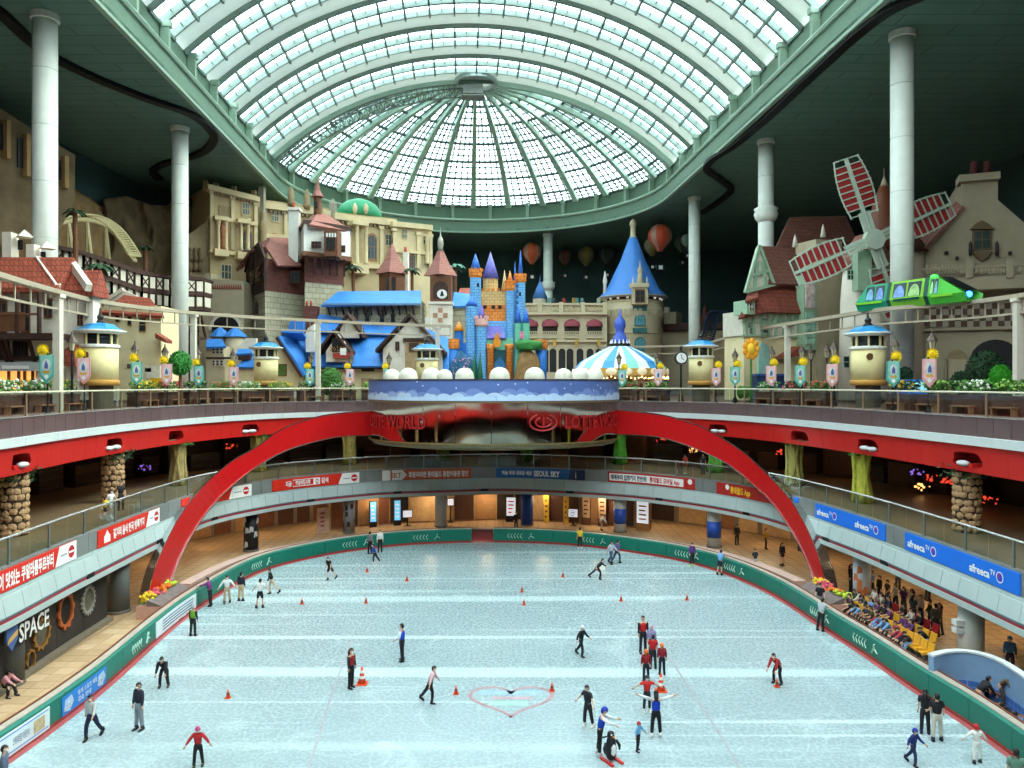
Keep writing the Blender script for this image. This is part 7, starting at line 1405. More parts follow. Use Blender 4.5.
def palm(px, d, top, spread, lb, m=leaf_d):
    x = (px - CX) / F * d; z1 = CZ + (CY - top) / F * d - ZD; t = thing('palm', (x, d, ZD), 0, lb, 'palm tree'); rn = random.Random(px); R_ = spread * d / F
    MB().tube([(0, 0, 0), (.1, 0, z1 * .5), (0, 0, z1 * .97)], [.28, .22, .2], 8).build('trunk', wbr, t)
    for i in range(13):
        a_ = 2 * PI * i / 13 + rn.uniform(-.2, .2); up = rn.uniform(.0, .5); q = []
        for j in range(6): f = j / 5; q.append(Vector((R_ * f * math.cos(a_), R_ * f * math.sin(a_), z1 * .97 + R_ * (up * f * 1.6 - f * f * (.5 + up)))))
        mb = MB()
        for j in range(5):
            s_ = Vector((-math.sin(a_), math.cos(a_), -.25)) * R_ * .2 * math.sin(PI * (j + .6) / 6); s2 = Vector((-math.sin(a_), math.cos(a_), -.25)) * R_ * .2 * math.sin(PI * (j + 1.5) / 6.6)
            u_ = Vector((math.sin(a_), -math.cos(a_), -.25)); mb.add([q[j], q[j] + s_, q[j + 1] + s2 * .9, q[j + 1]], [(0, 1, 2, 3)]); mb.add([q[j], q[j] + Vector((-s_.x, -s_.y, s_.z)), q[j + 1] + Vector((-s2.x, -s2.y, s2.z)) * .9, q[j + 1]], [(0, 1, 2, 3)])
        mb.build('frond', m, t)
palm(98, 60, 262, 17, 'palm behind the white wing of the left house'); palm(75, 66, 205, 12, 'dark palm high beside the leftmost column'); palm(353, 96, 262, 11, 'palm right of the white jettied house'); palm(412, 96, 266, 10, 'palm left of the brown clock tower'); palm(455, 98, 262, 12, 'palm right of the brown clock tower', M('palm_teal', (70, 120, 100), .7, var=.2)); palm(145, 84, 242, 9, 'dark palm left of the second column')
# clock on a post, orange flower figure, blue stand, deck seats
p = P(681, 0, 69); t = thing('street_clock', (p.x, 69, ZD), 0, 'black street clock with round white face beside a kiosk', 'clock'); z = CZ + (CY - 358) / F * 69 - ZD
MB().lathe([(.3, 0), (.2, .5), (.1, .8), (.09, z - .6)], 10).build('post', iron, t); MB().cyl((0, -.2, z), (0, .2, z), .58, 20).build('case', iron, t); MB().cyl((0, -.24, z), (0, -.2, z), .46, 20).build('face', white, t); MB().bar((0, -.26, z), (.2, -.26, z - .2), .06).bar((0, -.26, z), (-.05, -.26, z + .34), .05).build('hands', iron, t); MB().lathe([(.2, z + .55), (.08, z + .75), (.14, z + .9), (.01, z + 1.1)], 8).build('finial', iron, t)
p = P(751, 0, 66); t = thing('flower_figure', (p.x, 66, ZD), 0, 'tall orange flower-shaped figure behind the teal pennant', 'figure'); z = CZ + (CY - 349) / F * 66 - ZD; MB().cyl((0, 0, 0), (0, 0, z - .4), .09, 8).build('stem', leaf_g, t); mb = MB()
for i in range(9): a_ = 2 * PI * i / 9; mb.ball((.5 * math.cos(a_), 0, z + .68 * math.sin(a_)), .26, 8, 5, 1, .5, 1.2)
mb.build('petals', M('petal_orange', (236, 160, 40), .6, var=.2), t, True); MB().ball((0, -.06, z), .42, 10, 6, .9, .5, 1.25).build('flower_head', M('flower_gold', (240, 190, 50), .6), t, True); MB().blob((-.55, .1, .9), .6, random.Random(1), 10, 7, .2, 1.2, .7, 1).build('leafy_base', leaf_g, t)
p = P(768, 0, 68); t = thing('blue_stand', (p.x, 68, ZD), 0, 'dark blue ticket stand between two pennants on the right', 'stand'); MB().box(-1.0, 1.6, 0, 1.5, 0, 2.3).build('body', M('stand_navy', (34, 58, 104), .5), t); MB().box(-1.1, 1.7, -.2, 1.6, 2.3, 2.5).build('top', M('stand_blue', (44, 78, 140), .5), t); MB().box(-.8, 1.4, -.05, 0, .4, 1.2).build('counter_board', stw, t)
p = P(916, 0, 52); t = thing('lit_vending_booth', (p.x, 52, ZD), 0, 'blue lit booth behind the farthest right pennant', 'booth'); MB().box(-.9, .9, 0, 1.2, 0, 1.9).build('body', M('booth_blue', (30, 110, 200), .4, emit=.5), t); MB().box(-.7, .7, -.05, 0, 1.2, 1.7).build('front_panel', M('booth_cyan', (150, 220, 240), .4, emit=.6), t)
for i, (px, lb) in enumerate(((113, 'left of the teal pennant by the first kiosk'), (296, 'beside the steep blue house'), (334, 'left of the pink pennant under the blue roof'))):
    q = E3.offset(3.7); p = q.pt(q.hit(px), 0, ZD); t = thing('deck_chair', p, .4, 'white slatted lounge chair on the deck ' + lb, 'chair', 'white deck chairs')
    for j in range(5): MB().box(-.3, .3, -.5 + j * .2, -.36 + j * .2, .45, .49).build('seat_slat', white, t)
    for j in range(4): MB().bar((-.3, .5 + j * .1, .55 + j * .2), (.3, .5 + j * .1, .55 + j * .2), .14, .03).build('back_slat', white, t)
    for x in (-.28, .28): MB().bar((x, -.5, .44), (x, .5, .44), .05).bar((x, .5, .44), (x, .9, 1.3), .05).bar((x, -.45, .44), (x, -.45, 0), .05).bar((x, .5, .44), (x, .55, 0), .05).build('side_frame', white, t)
# ------------------------------------------------------------------ people
POSES = {  # lean, (left thigh pitch, splay, knee bend), (right ...), (left arm pitch, abduct, elbow), (right ...), head pitch
    'stand': (.03, (.04, .06, .04), (-.03, .06, .04), (.05, .12, .15), (.0, .12, .15), 0), 'stand2': (.0, (.1, .1, .12), (-.1, .1, .02), (.2, .2, .5), (.1, .15, .9), .1),
    'glide': (.3, (.35, .05, .45), (-.5, .12, .15), (-.3, .45, .2), (.3, .5, .2), -.1), 'stride': (.15, (.45, .06, .5), (-.35, .08, .35), (-.5, .25, .4), (.5, .25, .5), 0),
    'arms_out': (.05, (.06, .1, .1), (-.06, .1, .1), (.1, 1.15, .1), (.1, 1.15, .1), 0), 'arms_half': (.08, (.15, .1, .2), (-.1, .12, .1), (.25, .65, .2), (.2, .7, .2), .1), 'arms_up': (.0, (.04, .12, .04), (-.04, .12, .04), (.2, 1.9, .1), (.2, 1.9, .1), 0),
    'crouch': (.85, (.55, .14, .75), (.45, .14, .65), (.5, .05, .1), (.45, .05, .1), -.55), 'skate_low': (.75, (.7, .08, .9), (-.6, .2, .3), (-.9, .3, .1), (.6, .3, .6), -.5), 'sit': (.12, (1.5, .12, 1.5), (1.5, .12, 1.45), (.55, .1, .9), (.5, .1, 1.0), .15), 'sit_bend': (.6, (1.45, .14, 1.5), (1.5, .14, 1.3), (.9, .05, .3), (.8, .1, .4), .1),
    'rail': (.22, (.0, .06, .05), (-.08, .1, .05), (1.0, .1, .35), (1.1, .15, .3), .1), 'push': (.2, (.2, .06, .3), (-.2, .06, .2), (.9, .1, .3), (.8, .1, .3), .25)}
def solve(pose):
    lean, lA, lB, aA, aB, hp = POSES[pose]; J = {}; hips = {}
    for sd, (p, s_, kb) in ((-1, lA), (1, lB)):
        td = Vector((sd * math.sin(s_), -math.sin(p) * math.cos(s_), -math.cos(p) * math.cos(s_))); q = p - kb; kd = Vector((sd * math.sin(s_) * .6, -math.sin(q), -math.cos(q))).normalized()
        h_ = Vector((sd * .085, 0, 0)); k_ = h_ + td * .43; an = k_ + kd * .42; hips[sd] = (h_, k_, an, q)
    low = min(hips[sd][2].z for sd in hips); up = Vector((0, 0, .09 - low))
    for sd in hips: J['h', sd], J['k', sd], J['a', sd] = [v + up for v in hips[sd][:3]]; q = hips[sd][3]; J['t', sd] = J['a', sd] + Vector((0, -.16 * math.cos(q * .7), -.045 + .12 * min(0, q) * -1 * -.6))
    pel = up.copy(); ax = Vector((0, -math.sin(lean), math.cos(lean))); J['pel'] = pel + ax * .04; J['wai'] = pel + ax * .2; J['che'] = pel + ax * .38; J['nec'] = pel + ax * .53
    hd = Vector((0, -math.sin(lean + hp), math.cos(lean + hp))); J['hea'] = J['nec'] + hd * .15; J['hdir'] = hd
    for sd, (p, ab, el) in ((-1, aA), (1, aB)):
        s0 = pel + ax * .47 + Vector((sd * .175, 0, 0)); d1 = Vector((sd * math.sin(ab), -math.sin(p) * math.cos(ab), -math.cos(p) * math.cos(ab))); q = p + el; d2 = Vector((sd * math.sin(ab) * .85, -math.sin(q) * math.cos(ab), -math.cos(q) * math.cos(ab))).normalized()
        J['s', sd] = s0; J['e', sd] = s0 + d1 * .27; J['w', sd] = J['e', sd] + d2 * .24; J['f', sd] = d2
    return J
def skin_mesh(verts, edges, radii, root=0):
    me = bpy.data.meshes.new('skin'); me.from_pydata([tuple(v) for v in verts], edges, []); o = bpy.data.objects.new('skin', me); COL.objects.link(o)
    md = o.modifiers.new('s', 'SKIN'); md.use_smooth_shade = True; o.modifiers.new('d', 'SUBSURF').levels = 1
    for i, r in enumerate(radii): d = me.skin_vertices[0].data[i]; d.radius = r if isinstance(r, tuple) else (r, r); d.use_root = (i == root)
    return o
def chain(J, which, k=1.0):
    V, E, R = [], [], []
    def add(p, r, prev=None):
        V.append(p); R.append((r[0] * k, r[1] * k) if isinstance(r, tuple) else r * k)
        if prev is not None: E.append((prev, len(V) - 1))
        return len(V) - 1
    if which == 'body':
        a = add(J['pel'], (.11, .08)); b = add(J['wai'], (.1, .07), a); c = add(J['che'], (.12, .08), b); n = add(J['nec'], .05, c); add(J['nec'].lerp(J['hea'], .6), .052, n)
        for sd in (-1, 1):
            h_ = add(J['h', sd], .085, a); m_ = add(J['h', sd].lerp(J['k', sd], .5), .075, h_); kn = add(J['k', sd], .053, m_); cf = add(J['k', sd].lerp(J['a', sd], .4), .052, kn); an = add(J['a', sd], .036, cf); add(J['a', sd].lerp(J['t', sd], .45), .028, an)
            s_ = add(J['s', sd], .055, c); e = add(J['e', sd], .038, s_); add(J['w', sd], .026, e)
    elif which in ('long', 'short', 'vest'):
        a = add(J['pel'] - (J['wai'] - J['pel']) * .25, (.18, .14)); b = add(J['wai'], (.165, .13), a); c = add(J['che'], (.2, .15), b); add(J['nec'] - (J['nec'] - J['che']) * .15, .085, c)
        if which != 'vest':
            for sd in (-1, 1):
                s_ = add(J['s', sd], .088, c); e = add(J['s', sd].lerp(J['e', sd], .75 if which == 'short' else 1), .07, s_)
                if which == 'long': add(J['e', sd].lerp(J['w', sd], .92), .05, e)
    elif which in ('trousers', 'shorts'):
        w0 = add(J['pel'].lerp(J['wai'], .75), (.15, .115)); a = add(J['pel'] - Vector((0, 0, .02)), (.145, .12), w0)
        for sd in (-1, 1):
            h_ = add(J['h', sd].lerp(J['k', sd], .3), .1, a); m_ = add(J['h', sd].lerp(J['k', sd], .62), .09, h_); kn = add(J['k', sd].lerp(J['h', sd], .12), .08, m_)
            if which == 'trousers': cf = add(J['k', sd].lerp(J['a', sd], .45), .076, kn); add(J['a', sd].lerp(J['k', sd], .06), .064, cf)
    elif which == 'skirt':
        a = add(J['pel'] + (J['wai'] - J['pel']) * .6, (.14, .11)); b = add(J['pel'] - Vector((0, 0, .1)), (.2, .17), a); add(J['pel'] - Vector((0, 0, .32)), (.23, .2), b)
    return skin_mesh(V, E, R)
def hand_mesh(mb, w_, d, sd):
    d = d.normalized(); s_ = d.cross(Vector((0, 1, 0.2)));
    if s_.length < .1: s_ = Vector((1, 0, 0))
    s_.normalize(); u = s_.cross(d)
    mb.tube([w_, w_ + d * .045, w_ + d * .08], [.024, .036, .032], 6)
    for i, ln in enumerate((.06, .075, .08, .07)):
        b = w_ + d * .075 + s_ * (.026 - i * .0175); mb.tube([b, b + d * ln * .55 + u * .006, b + d * ln * .9 + u * .03], [.0095, .009, .007], 5)
    b = w_ + d * .03 + s_ * .03; mb.tube([b, b + s_ * .03 + d * .02, b + s_ * .04 + d * .05], [.012, .011, .008], 5)
def head_mesh(mb, c, hd, r=.098):
    f = Vector((0, -1, 0)); f = (f - hd * f.dot(hd)).normalized(); s_ = hd.cross(f).normalized(); t = MB().ball((0, 0, 0), 1, 14, 10)
    for x, y, z in t.v:
        pass
    vs = []
    for x, y, z in t.v:
        wx, wy = (.82 if z > -.2 else .82 - .28 * (-z - .2)), (.98 if z > -.3 else .98 - .12 * (-z - .3)); vs.append(c + r * (s_ * x * wx + f * -y * wy + hd * z * 1.2))
    mb.add(vs, t.f); at = lambda a, b_, c_: c + r * (s_ * a + f * b_ + hd * c_)
    mb.tube([at(0, .9, .12), at(0, 1.12, -.14), at(0, .92, -.24)], [.01, .02, .012], 6)
    for sd in (-1, 1): p = at(sd * .84, -.05, 0); mb.ball(p, .024, 6, 4, .5, 1, 1.5)
    mb.tube([at(-.26, .88, -.5), at(0, .94, -.5), at(.26, .88, -.5)], .008, 5)
PM = {}; pend = []
def pose_parts(pose):
    if pose in PM: return PM[pose]
    J = solve(pose); D = {'J': J}
    for wname in ('body', 'long', 'short', 'vest', 'trousers', 'shorts', 'skirt'): D[wname] = chain(J, wname)
    PM[pose] = D; return D
SKATERS = [  # px, py of the feet, height, pose, heading, top kind, top, legs kind, legs, headgear, shoes, label
 (92, 739, 1.7, 'stride', -.1, 'long', (176, 180, 178), 'trousers', (30, 40, 66), 'hair', (24, 24, 28), 'skater in grey sweater and navy jeans near the bottom left board'),
 (139, 730, 1.78, 'stand', -.5, 'long', (34, 38, 52), 'trousers', (132, 140, 148), 'hair', (40, 40, 44), 'person in navy jacket and grey trousers standing at the lower left'),
 (165, 686, 1.62, 'crouch', .1, 'long', (24, 24, 28), 'trousers', (26, 26, 30), 'hair', (60, 60, 64), 'person all in black leaning forward at the left'),
 (198, 767, 1.38, 'arms_half', .2, 'long', (176, 34, 38), 'trousers', (26, 26, 30), (190, 70, 120), (30, 50, 30), 'child with pink helmet and red sleeves at the bottom edge'),
 (193, 636, 1.6, 'stand', 2.9, 'vest', (110, 170, 50), 'trousers', (26, 28, 32), (150, 156, 160), (20, 20, 22), 'person in lime green vest and grey helmet beside the left board'),
 (210, 606, 1.7, 'rail', -1.6, 'long', (116, 44, 110), 'trousers', (26, 24, 30), 'hair', (20, 20, 22), 'person in purple coat standing at the left board gate'),
 (227, 603, 1.65, 'arms_half', .3, 'long', (220, 224, 222), 'trousers', (178, 160, 132), 'hair', (26, 26, 30), 'skater in white hoodie and beige trousers near the left gate'),
 (241, 601, 1.7, 'stand', 2.8, 'long', (34, 40, 56), 'trousers', (190, 168, 130), 'hair', (26, 26, 30), 'skater in navy sweater and tan trousers near the left gate'),
 (260, 608, 1.7, 'arms_half', 3.0, 'short', (226, 228, 224), 'shorts', (22, 22, 26), 'hair', (20, 20, 22), 'skater in white shirt and black shorts with bare legs'),
 (272, 594, 1.65, 'glide', -1.2, 'long', (30, 30, 36), 'trousers', (196, 180, 156), 'hair', (22, 22, 24), 'skater in black jacket and cream trousers gliding, far left'),
 (330, 580, 1.6, 'glide', -.6, 'short', (26, 28, 34), 'shorts', (24, 26, 34), 'hair', (20, 20, 22), 'skater in short black outfit at the far left'),
 (370, 554, 1.7, 'stand', 2.6, 'long', (120, 122, 124), 'trousers', (24, 24, 28), 'hair', (24, 24, 26), 'person in grey top at the far left board'),
 (380, 552, 1.7, 'stand', .3, 'long', (214, 214, 208), 'trousers', (34, 36, 44), 'hair', (24, 24, 26), 'person in white jacket at the far left board'),
 (375, 564, 1.5, 'glide', -1.4, 'long', (40, 70, 150), 'trousers', (28, 30, 40), 'hair', (200, 200, 200), 'skater in blue top with one leg lifted, far left'),
 (402, 661, 1.75, 'stand2', -1.9, 'vest', (16, 70, 196), 'trousers', (24, 24, 30), 'hair', (20, 20, 22), 'instructor in blue vest looking at a phone left of centre'),
 (351, 688, 1.7, 'stand', 1.1, 'vest', (150, 30, 34), 'trousers', (22, 22, 26), 'long', (20, 20, 22), 'long-haired person in dark red vest beside a tall cone'),
 (430, 703, 1.55, 'glide', 1.5, 'long', (220, 176, 178), 'trousers', (24, 24, 28), 'hair', (26, 24, 26), 'skater in pale pink top and black leggings gliding at centre'),
 (580, 549, 1.7, 'stand', 3.1, 'short', (226, 190, 40), 'trousers', (26, 26, 30), 'hair', (220, 220, 220), 'person in yellow shirt at the far rink board'),
 (611, 564, 1.7, 'stride', .6, 'long', (186, 190, 206), 'trousers', (70, 84, 116), 'hair', (24, 24, 28), 'skater in pale jacket and jeans, left of a far pair'),
 (617, 563, 1.7, 'stride', 2.2, 'long', (90, 80, 120), 'trousers', (54, 66, 96), 'hair', (24, 24, 28), 'skater in violet jacket, right of a far pair'),
 (597, 579, 1.6, 'skate_low', 1.5, 'long', (24, 26, 32), 'trousers', (22, 24, 30), 'hair', (20, 20, 22), 'skater in black bending low at the far middle'),
 (581, 656, 1.5, 'stride', .9, 'long', (26, 28, 34), 'trousers', (24, 26, 32), (226, 228, 230), (30, 30, 34), 'skater in black with white helmet right of centre'),
 (643, 653, 1.8, 'stand', .1, 'vest', (186, 30, 34), 'trousers', (26, 28, 34), 'hair', (30, 30, 34), 'tall coach in red vest above the group of children'),
 (651.5, 657, 1.5, 'stand', 2.8, 'long', (150, 140, 180), 'trousers', (24, 26, 34), (196, 160, 180), (30, 30, 34), 'lilac-capped skater half hidden behind the red shirts'),
 (653, 669, 1.55, 'stand', 3.0, 'short', (190, 32, 36), 'trousers', (24, 26, 34), 'hair', (30, 30, 34), 'dark-haired person in red shirt in the middle of the group'),
 (646, 682, 1.4, 'stand', 3.1, 'long', (150, 30, 40), 'trousers', (30, 34, 48), (226, 110, 40), (24, 24, 28), 'child in red and black suit with orange helmet, left in the group'),
 (662, 675, 1.4, 'stand', 3.0, 'long', (140, 34, 46), 'trousers', (30, 34, 48), (232, 120, 50), (24, 24, 28), 'child in red and black suit with orange helmet, right in the group'),
 (647, 712, 1.45, 'arms_out', .1, 'short', (200, 44, 40), 'trousers', (34, 34, 40), (60, 60, 60), (220, 220, 216), 'child in red shirt holding arms out before the blue vest'),
 (656, 737, 1.7, 'arms_up', 3.1, 'vest', (20, 64, 190), 'trousers', (22, 24, 28), 'long', (224, 224, 220), 'instructor in blue vest seen from behind with arms raised'),
 (588, 727, 1.6, 'arms_half', -.9, 'short', (30, 34, 40), 'trousers', (24, 26, 30), 'hair', (220, 220, 216), 'skater in long black shirt stepping left, lower middle'),
 (600, 756, 1.72, 'rail', 1.4, 'vest', (24, 60, 176), 'trousers', (22, 22, 26), (40, 60, 160), (210, 210, 206), 'instructor in blue vest and blue cap pushing the penguin'),
 (638, 751, 1.05, 'arms_half', .8, 'long', (110, 170, 210), 'trousers', (28, 28, 34), (176, 40, 44), (30, 30, 34), 'small child in pale blue jacket and red helmet'),
 (779, 683, 1.6, 'crouch', -.9, 'long', (170, 40, 40), 'trousers', (24, 26, 34), 'hair', (24, 24, 28), 'skater in red and black crouching over a small cone'),
 (720, 575, 1.7, 'rail', 2.4, 'short', (110, 160, 206), 'shorts', (34, 36, 44), 'hair', (30, 30, 34), 'person in light blue shirt leaning on the far right board'),
 (692, 566, 1.65, 'stand2', .2, 'long', (92, 50, 120), 'trousers', (34, 36, 46), 'hair', (180, 200, 120), 'person in purple sweater at the far right board'),
 (821, 631, 1.7, 'rail', 2.2, 'short', (170, 178, 184), 'trousers', (28, 30, 36), 'hair', (24, 24, 28), 'person in grey shirt leaning on the right board'),
 (925, 734, 1.65, 'stand', 2.7, 'short', (26, 26, 30), 'trousers', (26, 28, 34), 'long', (30, 40, 60), 'woman in black walking along the right board'),
 (937, 741, 1.72, 'stand2', 2.9, 'short', (24, 26, 32), 'trousers', (190, 184, 170), 'hair', (24, 30, 44), 'man in black shirt and cream trousers by the right board'),
 (913, 765, 1.3, 'stride', .6, 'long', (34, 46, 110), 'trousers', (30, 36, 80), (40, 60, 150), (26, 26, 30), 'child in blue suit and blue helmet at the lower right'),
 (977, 763, 1.3, 'arms_half', 3.0, 'long', (222, 222, 214), 'trousers', (220, 220, 212), (186, 40, 44), (34, 34, 40), 'child in white with red helmet at the lower right'),
 (1016, 806, 1.75, 'stand', 2.8, 'short', (92, 130, 112), 'shorts', (190, 176, 140), 'hair', (30, 30, 34), 'man in green shirt and beige shorts cut by the lower right corner'),
 (4, 800, 1.7, 'stand', 2.0, 'long', (90, 104, 124), 'trousers', (40, 44, 54), 'hair', (30, 30, 34), 'person in grey blue jacket cut by the lower left corner')]
FLOOR = [  # standing on the lower floor: px, py, height, pose, heading, ...
 (782, 566, 1.65, 'stand', .4, 'long', (24, 22, 24), 'skirt', (24, 22, 24), 'long', (24, 24, 26), 'woman in black dress behind the right end of the far board'),
 (766, 549, 1.6, 'stand', 1.2, 'long', (206, 160, 50), 'trousers', (40, 40, 46), 'hair', (24, 24, 26), 'person in yellow jacket on the far right floor'),
 (737, 545, 1.65, 'stand', .2, 'long', (34, 34, 38), 'trousers', (34, 34, 38), 'hair', (24, 24, 26), 'person in dark clothes left of the yellow jacket'),
 (851, 592, 1.75, 'stand', .6, 'long', (28, 26, 28), 'trousers', (30, 28, 30), 'long', (24, 24, 26), 'tall person in black beside the printed column'),
 (898, 590, 1.7, 'stand', .1, 'long', (150, 150, 146), 'trousers', (70, 72, 78), 'hair', (24, 24, 26), 'person with legs showing under the right balcony, left'),
 (928, 600, 1.7, 'stand2', .1, 'long', (60, 60, 66), 'trousers', (40, 42, 48), 'hair', (24, 24, 26), 'person with dark legs under the right balcony, right'),
 (820, 613, 1.68, 'stand2', -.4, 'short', (24, 26, 30), 'trousers', (110, 116, 124), 'hair', (24, 24, 26), 'person in black shirt behind the right board'),
 (755, 572, 1.6, 'stand2', .4, 'short', (40, 46, 50), 'trousers', (180, 190, 196), 'hair', (24, 24, 26), 'person in dark shirt sitting behind the far right board'),
 (516, 530, 1.6, 'stand2', .3, 'long', (30, 26, 30), 'trousers', (40, 36, 44), 'hair', (24, 24, 26), 'person in dark clothes beside the white poster kiosk'),
 (600, 530, 1.6, 'crouch', 1.3, 'long', (214, 216, 214), 'trousers', (150, 150, 146), 'hair', (24, 24, 26), 'person in white bending in front of the menu posters'),
 (936, 637, 1.7, 'stand', 3.0, 'long', (86, 84, 76), 'trousers', (44, 44, 48), 'hair', (24, 24, 26), 'person in olive jacket standing behind the red seats'),
 (913, 626, 1.65, 'stand', 2.0, 'short', (60, 62, 66), 'trousers', (40, 40, 46), 'long', (24, 24, 26), 'woman in patterned dark top standing behind the seats')]
tm0 = {}
def cmat(c): return M('cloth_%d_%d_%d' % tuple(c), c, .75, var=.08, scale=4)
skin_t = [M('skin_tone_%d' % i, c, .55, var=.03) for i, c in enumerate([(222, 178, 150), (206, 160, 130), (196, 148, 118)])]; hair_m = M('hair_black', (26, 22, 22), .5, var=.1); mask_m = M('mask_white', (236, 238, 238), .6, var=0); sleeve_m = M('sleeve_white', (222, 224, 224), .7)
todo = []
for rec in SKATERS: todo.append((G(rec[0], rec[1], 0),) + rec[2:])
for rec in FLOOR: todo.append((G(rec[0], rec[1], 0),) + rec[2:])
def on(loop, px, z, *rest): p = loop.pt(loop.hit(px), 0, z); todo.append((p,) + rest)
on(E2.offset(1.0), 105, 5.45, 1.3, 'stride', 1.6, 'short', (226, 190, 50), 'shorts', (40, 40, 46), 'hair', (200, 200, 200), 'child in yellow shirt walking on the left balcony')
on(E2.offset(1.0), 110, 5.45, 1.62, 'stride', 1.4, 'short', (220, 222, 220), 'skirt', (140, 180, 180), 'long', (220, 220, 220), 'woman in white shirt and mint skirt on the left balcony')
on(E2.offset(1.6), 121, 5.45, 1.7, 'stand', .6, 'short', (40, 36, 36), 'trousers', (50, 46, 46), 'hair', (30, 30, 30), 'person in dark clothes by the second stone pillar')
on(E2.offset(1.6), 685, 5.45, 1.6, 'stand', .4, 'short', (200, 70, 60), 'skirt', (200, 70, 60), 'long', (220, 200, 190), 'woman in red dress on the far right balcony'); on(E2.offset(1.6), 677, 5.45, 1.1, 'stand', .4, 'short', (206, 90, 80), 'shorts', (190, 60, 60), 'hair', (220, 200, 190), 'small child in red on the far right balcony'); on(E2.offset(2.4), 703, 5.45, 1.7, 'stand', .2, 'short', (34, 36, 40), 'trousers', (60, 76, 100), 'hair', (40, 40, 44), 'person in black shirt and jeans on the far right balcony')
on(E3.offset(6.2), 26, ZD, 1.72, 'stand', 2.8, 'short', (150, 176, 210), 'trousers', (34, 36, 46), 'hair', (220, 220, 220), 'person in pale blue shirt on the deck before the lit shop'); on(E3.offset(6.2), 33.5, ZD, 1.68, 'stand', .5, 'short', (54, 56, 60), 'trousers', (36, 38, 44), 'hair', (220, 220, 220), 'person in dark shirt on the deck before the lit shop'); on(E3.offset(6.6), 9, ZD, 1.65, 'stand', 2.4, 'short', (210, 210, 206), 'trousers', (150, 140, 110), 'hair', (220, 220, 220), 'person in white shirt on the deck at the left edge')
# spectators on seats beside the right board
ZS_ = .0; rs = random.Random(17); SEAT = []
yc_, rc_ = M('seat_yellow', (214, 158, 44), .45, var=.05), M('seat_red', (170, 36, 46), .45, var=.05)
def seat(p, rz, m, lb):
    t = thing('spectator_seat', p, rz, lb, 'seat', 'moulded seats beside the right board'); MB().box(-.24, .24, -.24, .22, .38, .44).box(-.24, -.2, -.24, .2, .44, .52).box(.2, .24, -.24, .2, .44, .52).build('seat_shell', m, t); MB().add([(-.24, .2, .42), (.24, .2, .42), (.24, .3, .85), (-.24, .3, .85), (-.24, .25, .42), (.24, .25, .42), (.24, .35, .85), (-.24, .35, .85)], [(0, 1, 2, 3), (7, 6, 5, 4), (0, 4, 5, 1), (1, 5, 6, 2), (2, 6, 7, 3), (3, 7, 4, 0)]).build('backrest', m, t); MB().box(-.05, .05, -.1, .1, 0, .38).box(-.2, .2, -.2, .2, 0, .03).build('pedestal', M('seat_leg', (90, 90, 92), .5), t)
cl = [(28, 28, 32), (40, 44, 56), (214, 214, 210), (110, 150, 196), (70, 66, 70), (176, 60, 70), (54, 60, 44), (34, 30, 34), (200, 190, 176), (90, 50, 100)]; cn = ['black', 'dark blue', 'white', 'light blue', 'grey', 'red', 'olive', 'black', 'cream', 'purple']
ORD = 'first second third fourth fifth sixth seventh eighth ninth tenth eleventh twelfth thirteenth fourteenth fifteenth sixteenth seventeenth'.split(); LCP = ELC.at(ELC.hit(862)); lA_, lB_ = E1.hit(851), E1.hit(934); nsp = 0
for row, (off, m, cnt) in enumerate(((2.35, yc_, 13), (3.35, yc_, 12), (4.35, rc_, 11))):
    lp = E1.offset(off)
    for i in range(cnt):
        a = lp.hit(849 + (row > 0) * 4); b_ = lp.hit(929 + row * 3); l = a + (b_ - a) * (i + .5) / cnt; p, tt, nn = lp.fr(l); rz = math.atan2(-nn.y, -nn.x) + PI / 2
        if (Vector((p.x, p.y)) - LCP).length < 1.0: continue
        seat((p.x, p.y, 0), rz, m, '%s moulded seat, %s from the arch end in the %s row' % ('yellow' if m is yc_ else 'red', ORD[i], ['front', 'middle', 'back'][row]))
        if rs.random() < (.92, .9, .6)[row] * (1 if i < cnt - 2 else .5):
            k = rs.randrange(10); nsp += 1
            todo.append((Vector((p.x - nn.x * .02, p.y - nn.y * .02, .0)), rs.uniform(1.5, 1.75), rs.choice(('sit', 'sit', 'sit_bend')), rz + rs.uniform(-.25, .25), rs.choice(('long', 'short')), cl[k], 'trousers', cl[rs.choice((0, 1, 4, 3, 7))], rs.choice(('hair', 'hair', 'long')), (200, 200, 200), 'seated spectator in %s top, %s row, %s place from the arch' % (cn[k], ['front', 'middle', 'back'][row], ORD[i])))
for i in range(9):
    lp = E1.offset(5.5); a = lp.hit(868); b_ = lp.hit(945); p, tt, nn = lp.fr(a + (b_ - a) * (i + .5) / 9); k = rs.randrange(10)
    todo.append((Vector((p.x, p.y, 0)), rs.uniform(1.55, 1.75), rs.choice(('stand', 'stand2')), math.atan2(-nn.y, -nn.x) + PI / 2 + rs.uniform(-.8, .8), rs.choice(('long', 'short')), cl[k], 'trousers', cl[rs.choice((0, 1, 4))], rs.choice(('hair', 'long')), (60, 60, 60), 'person in %s top standing behind the back seat row, %s from the arch' % (cn[k], ORD[i])))
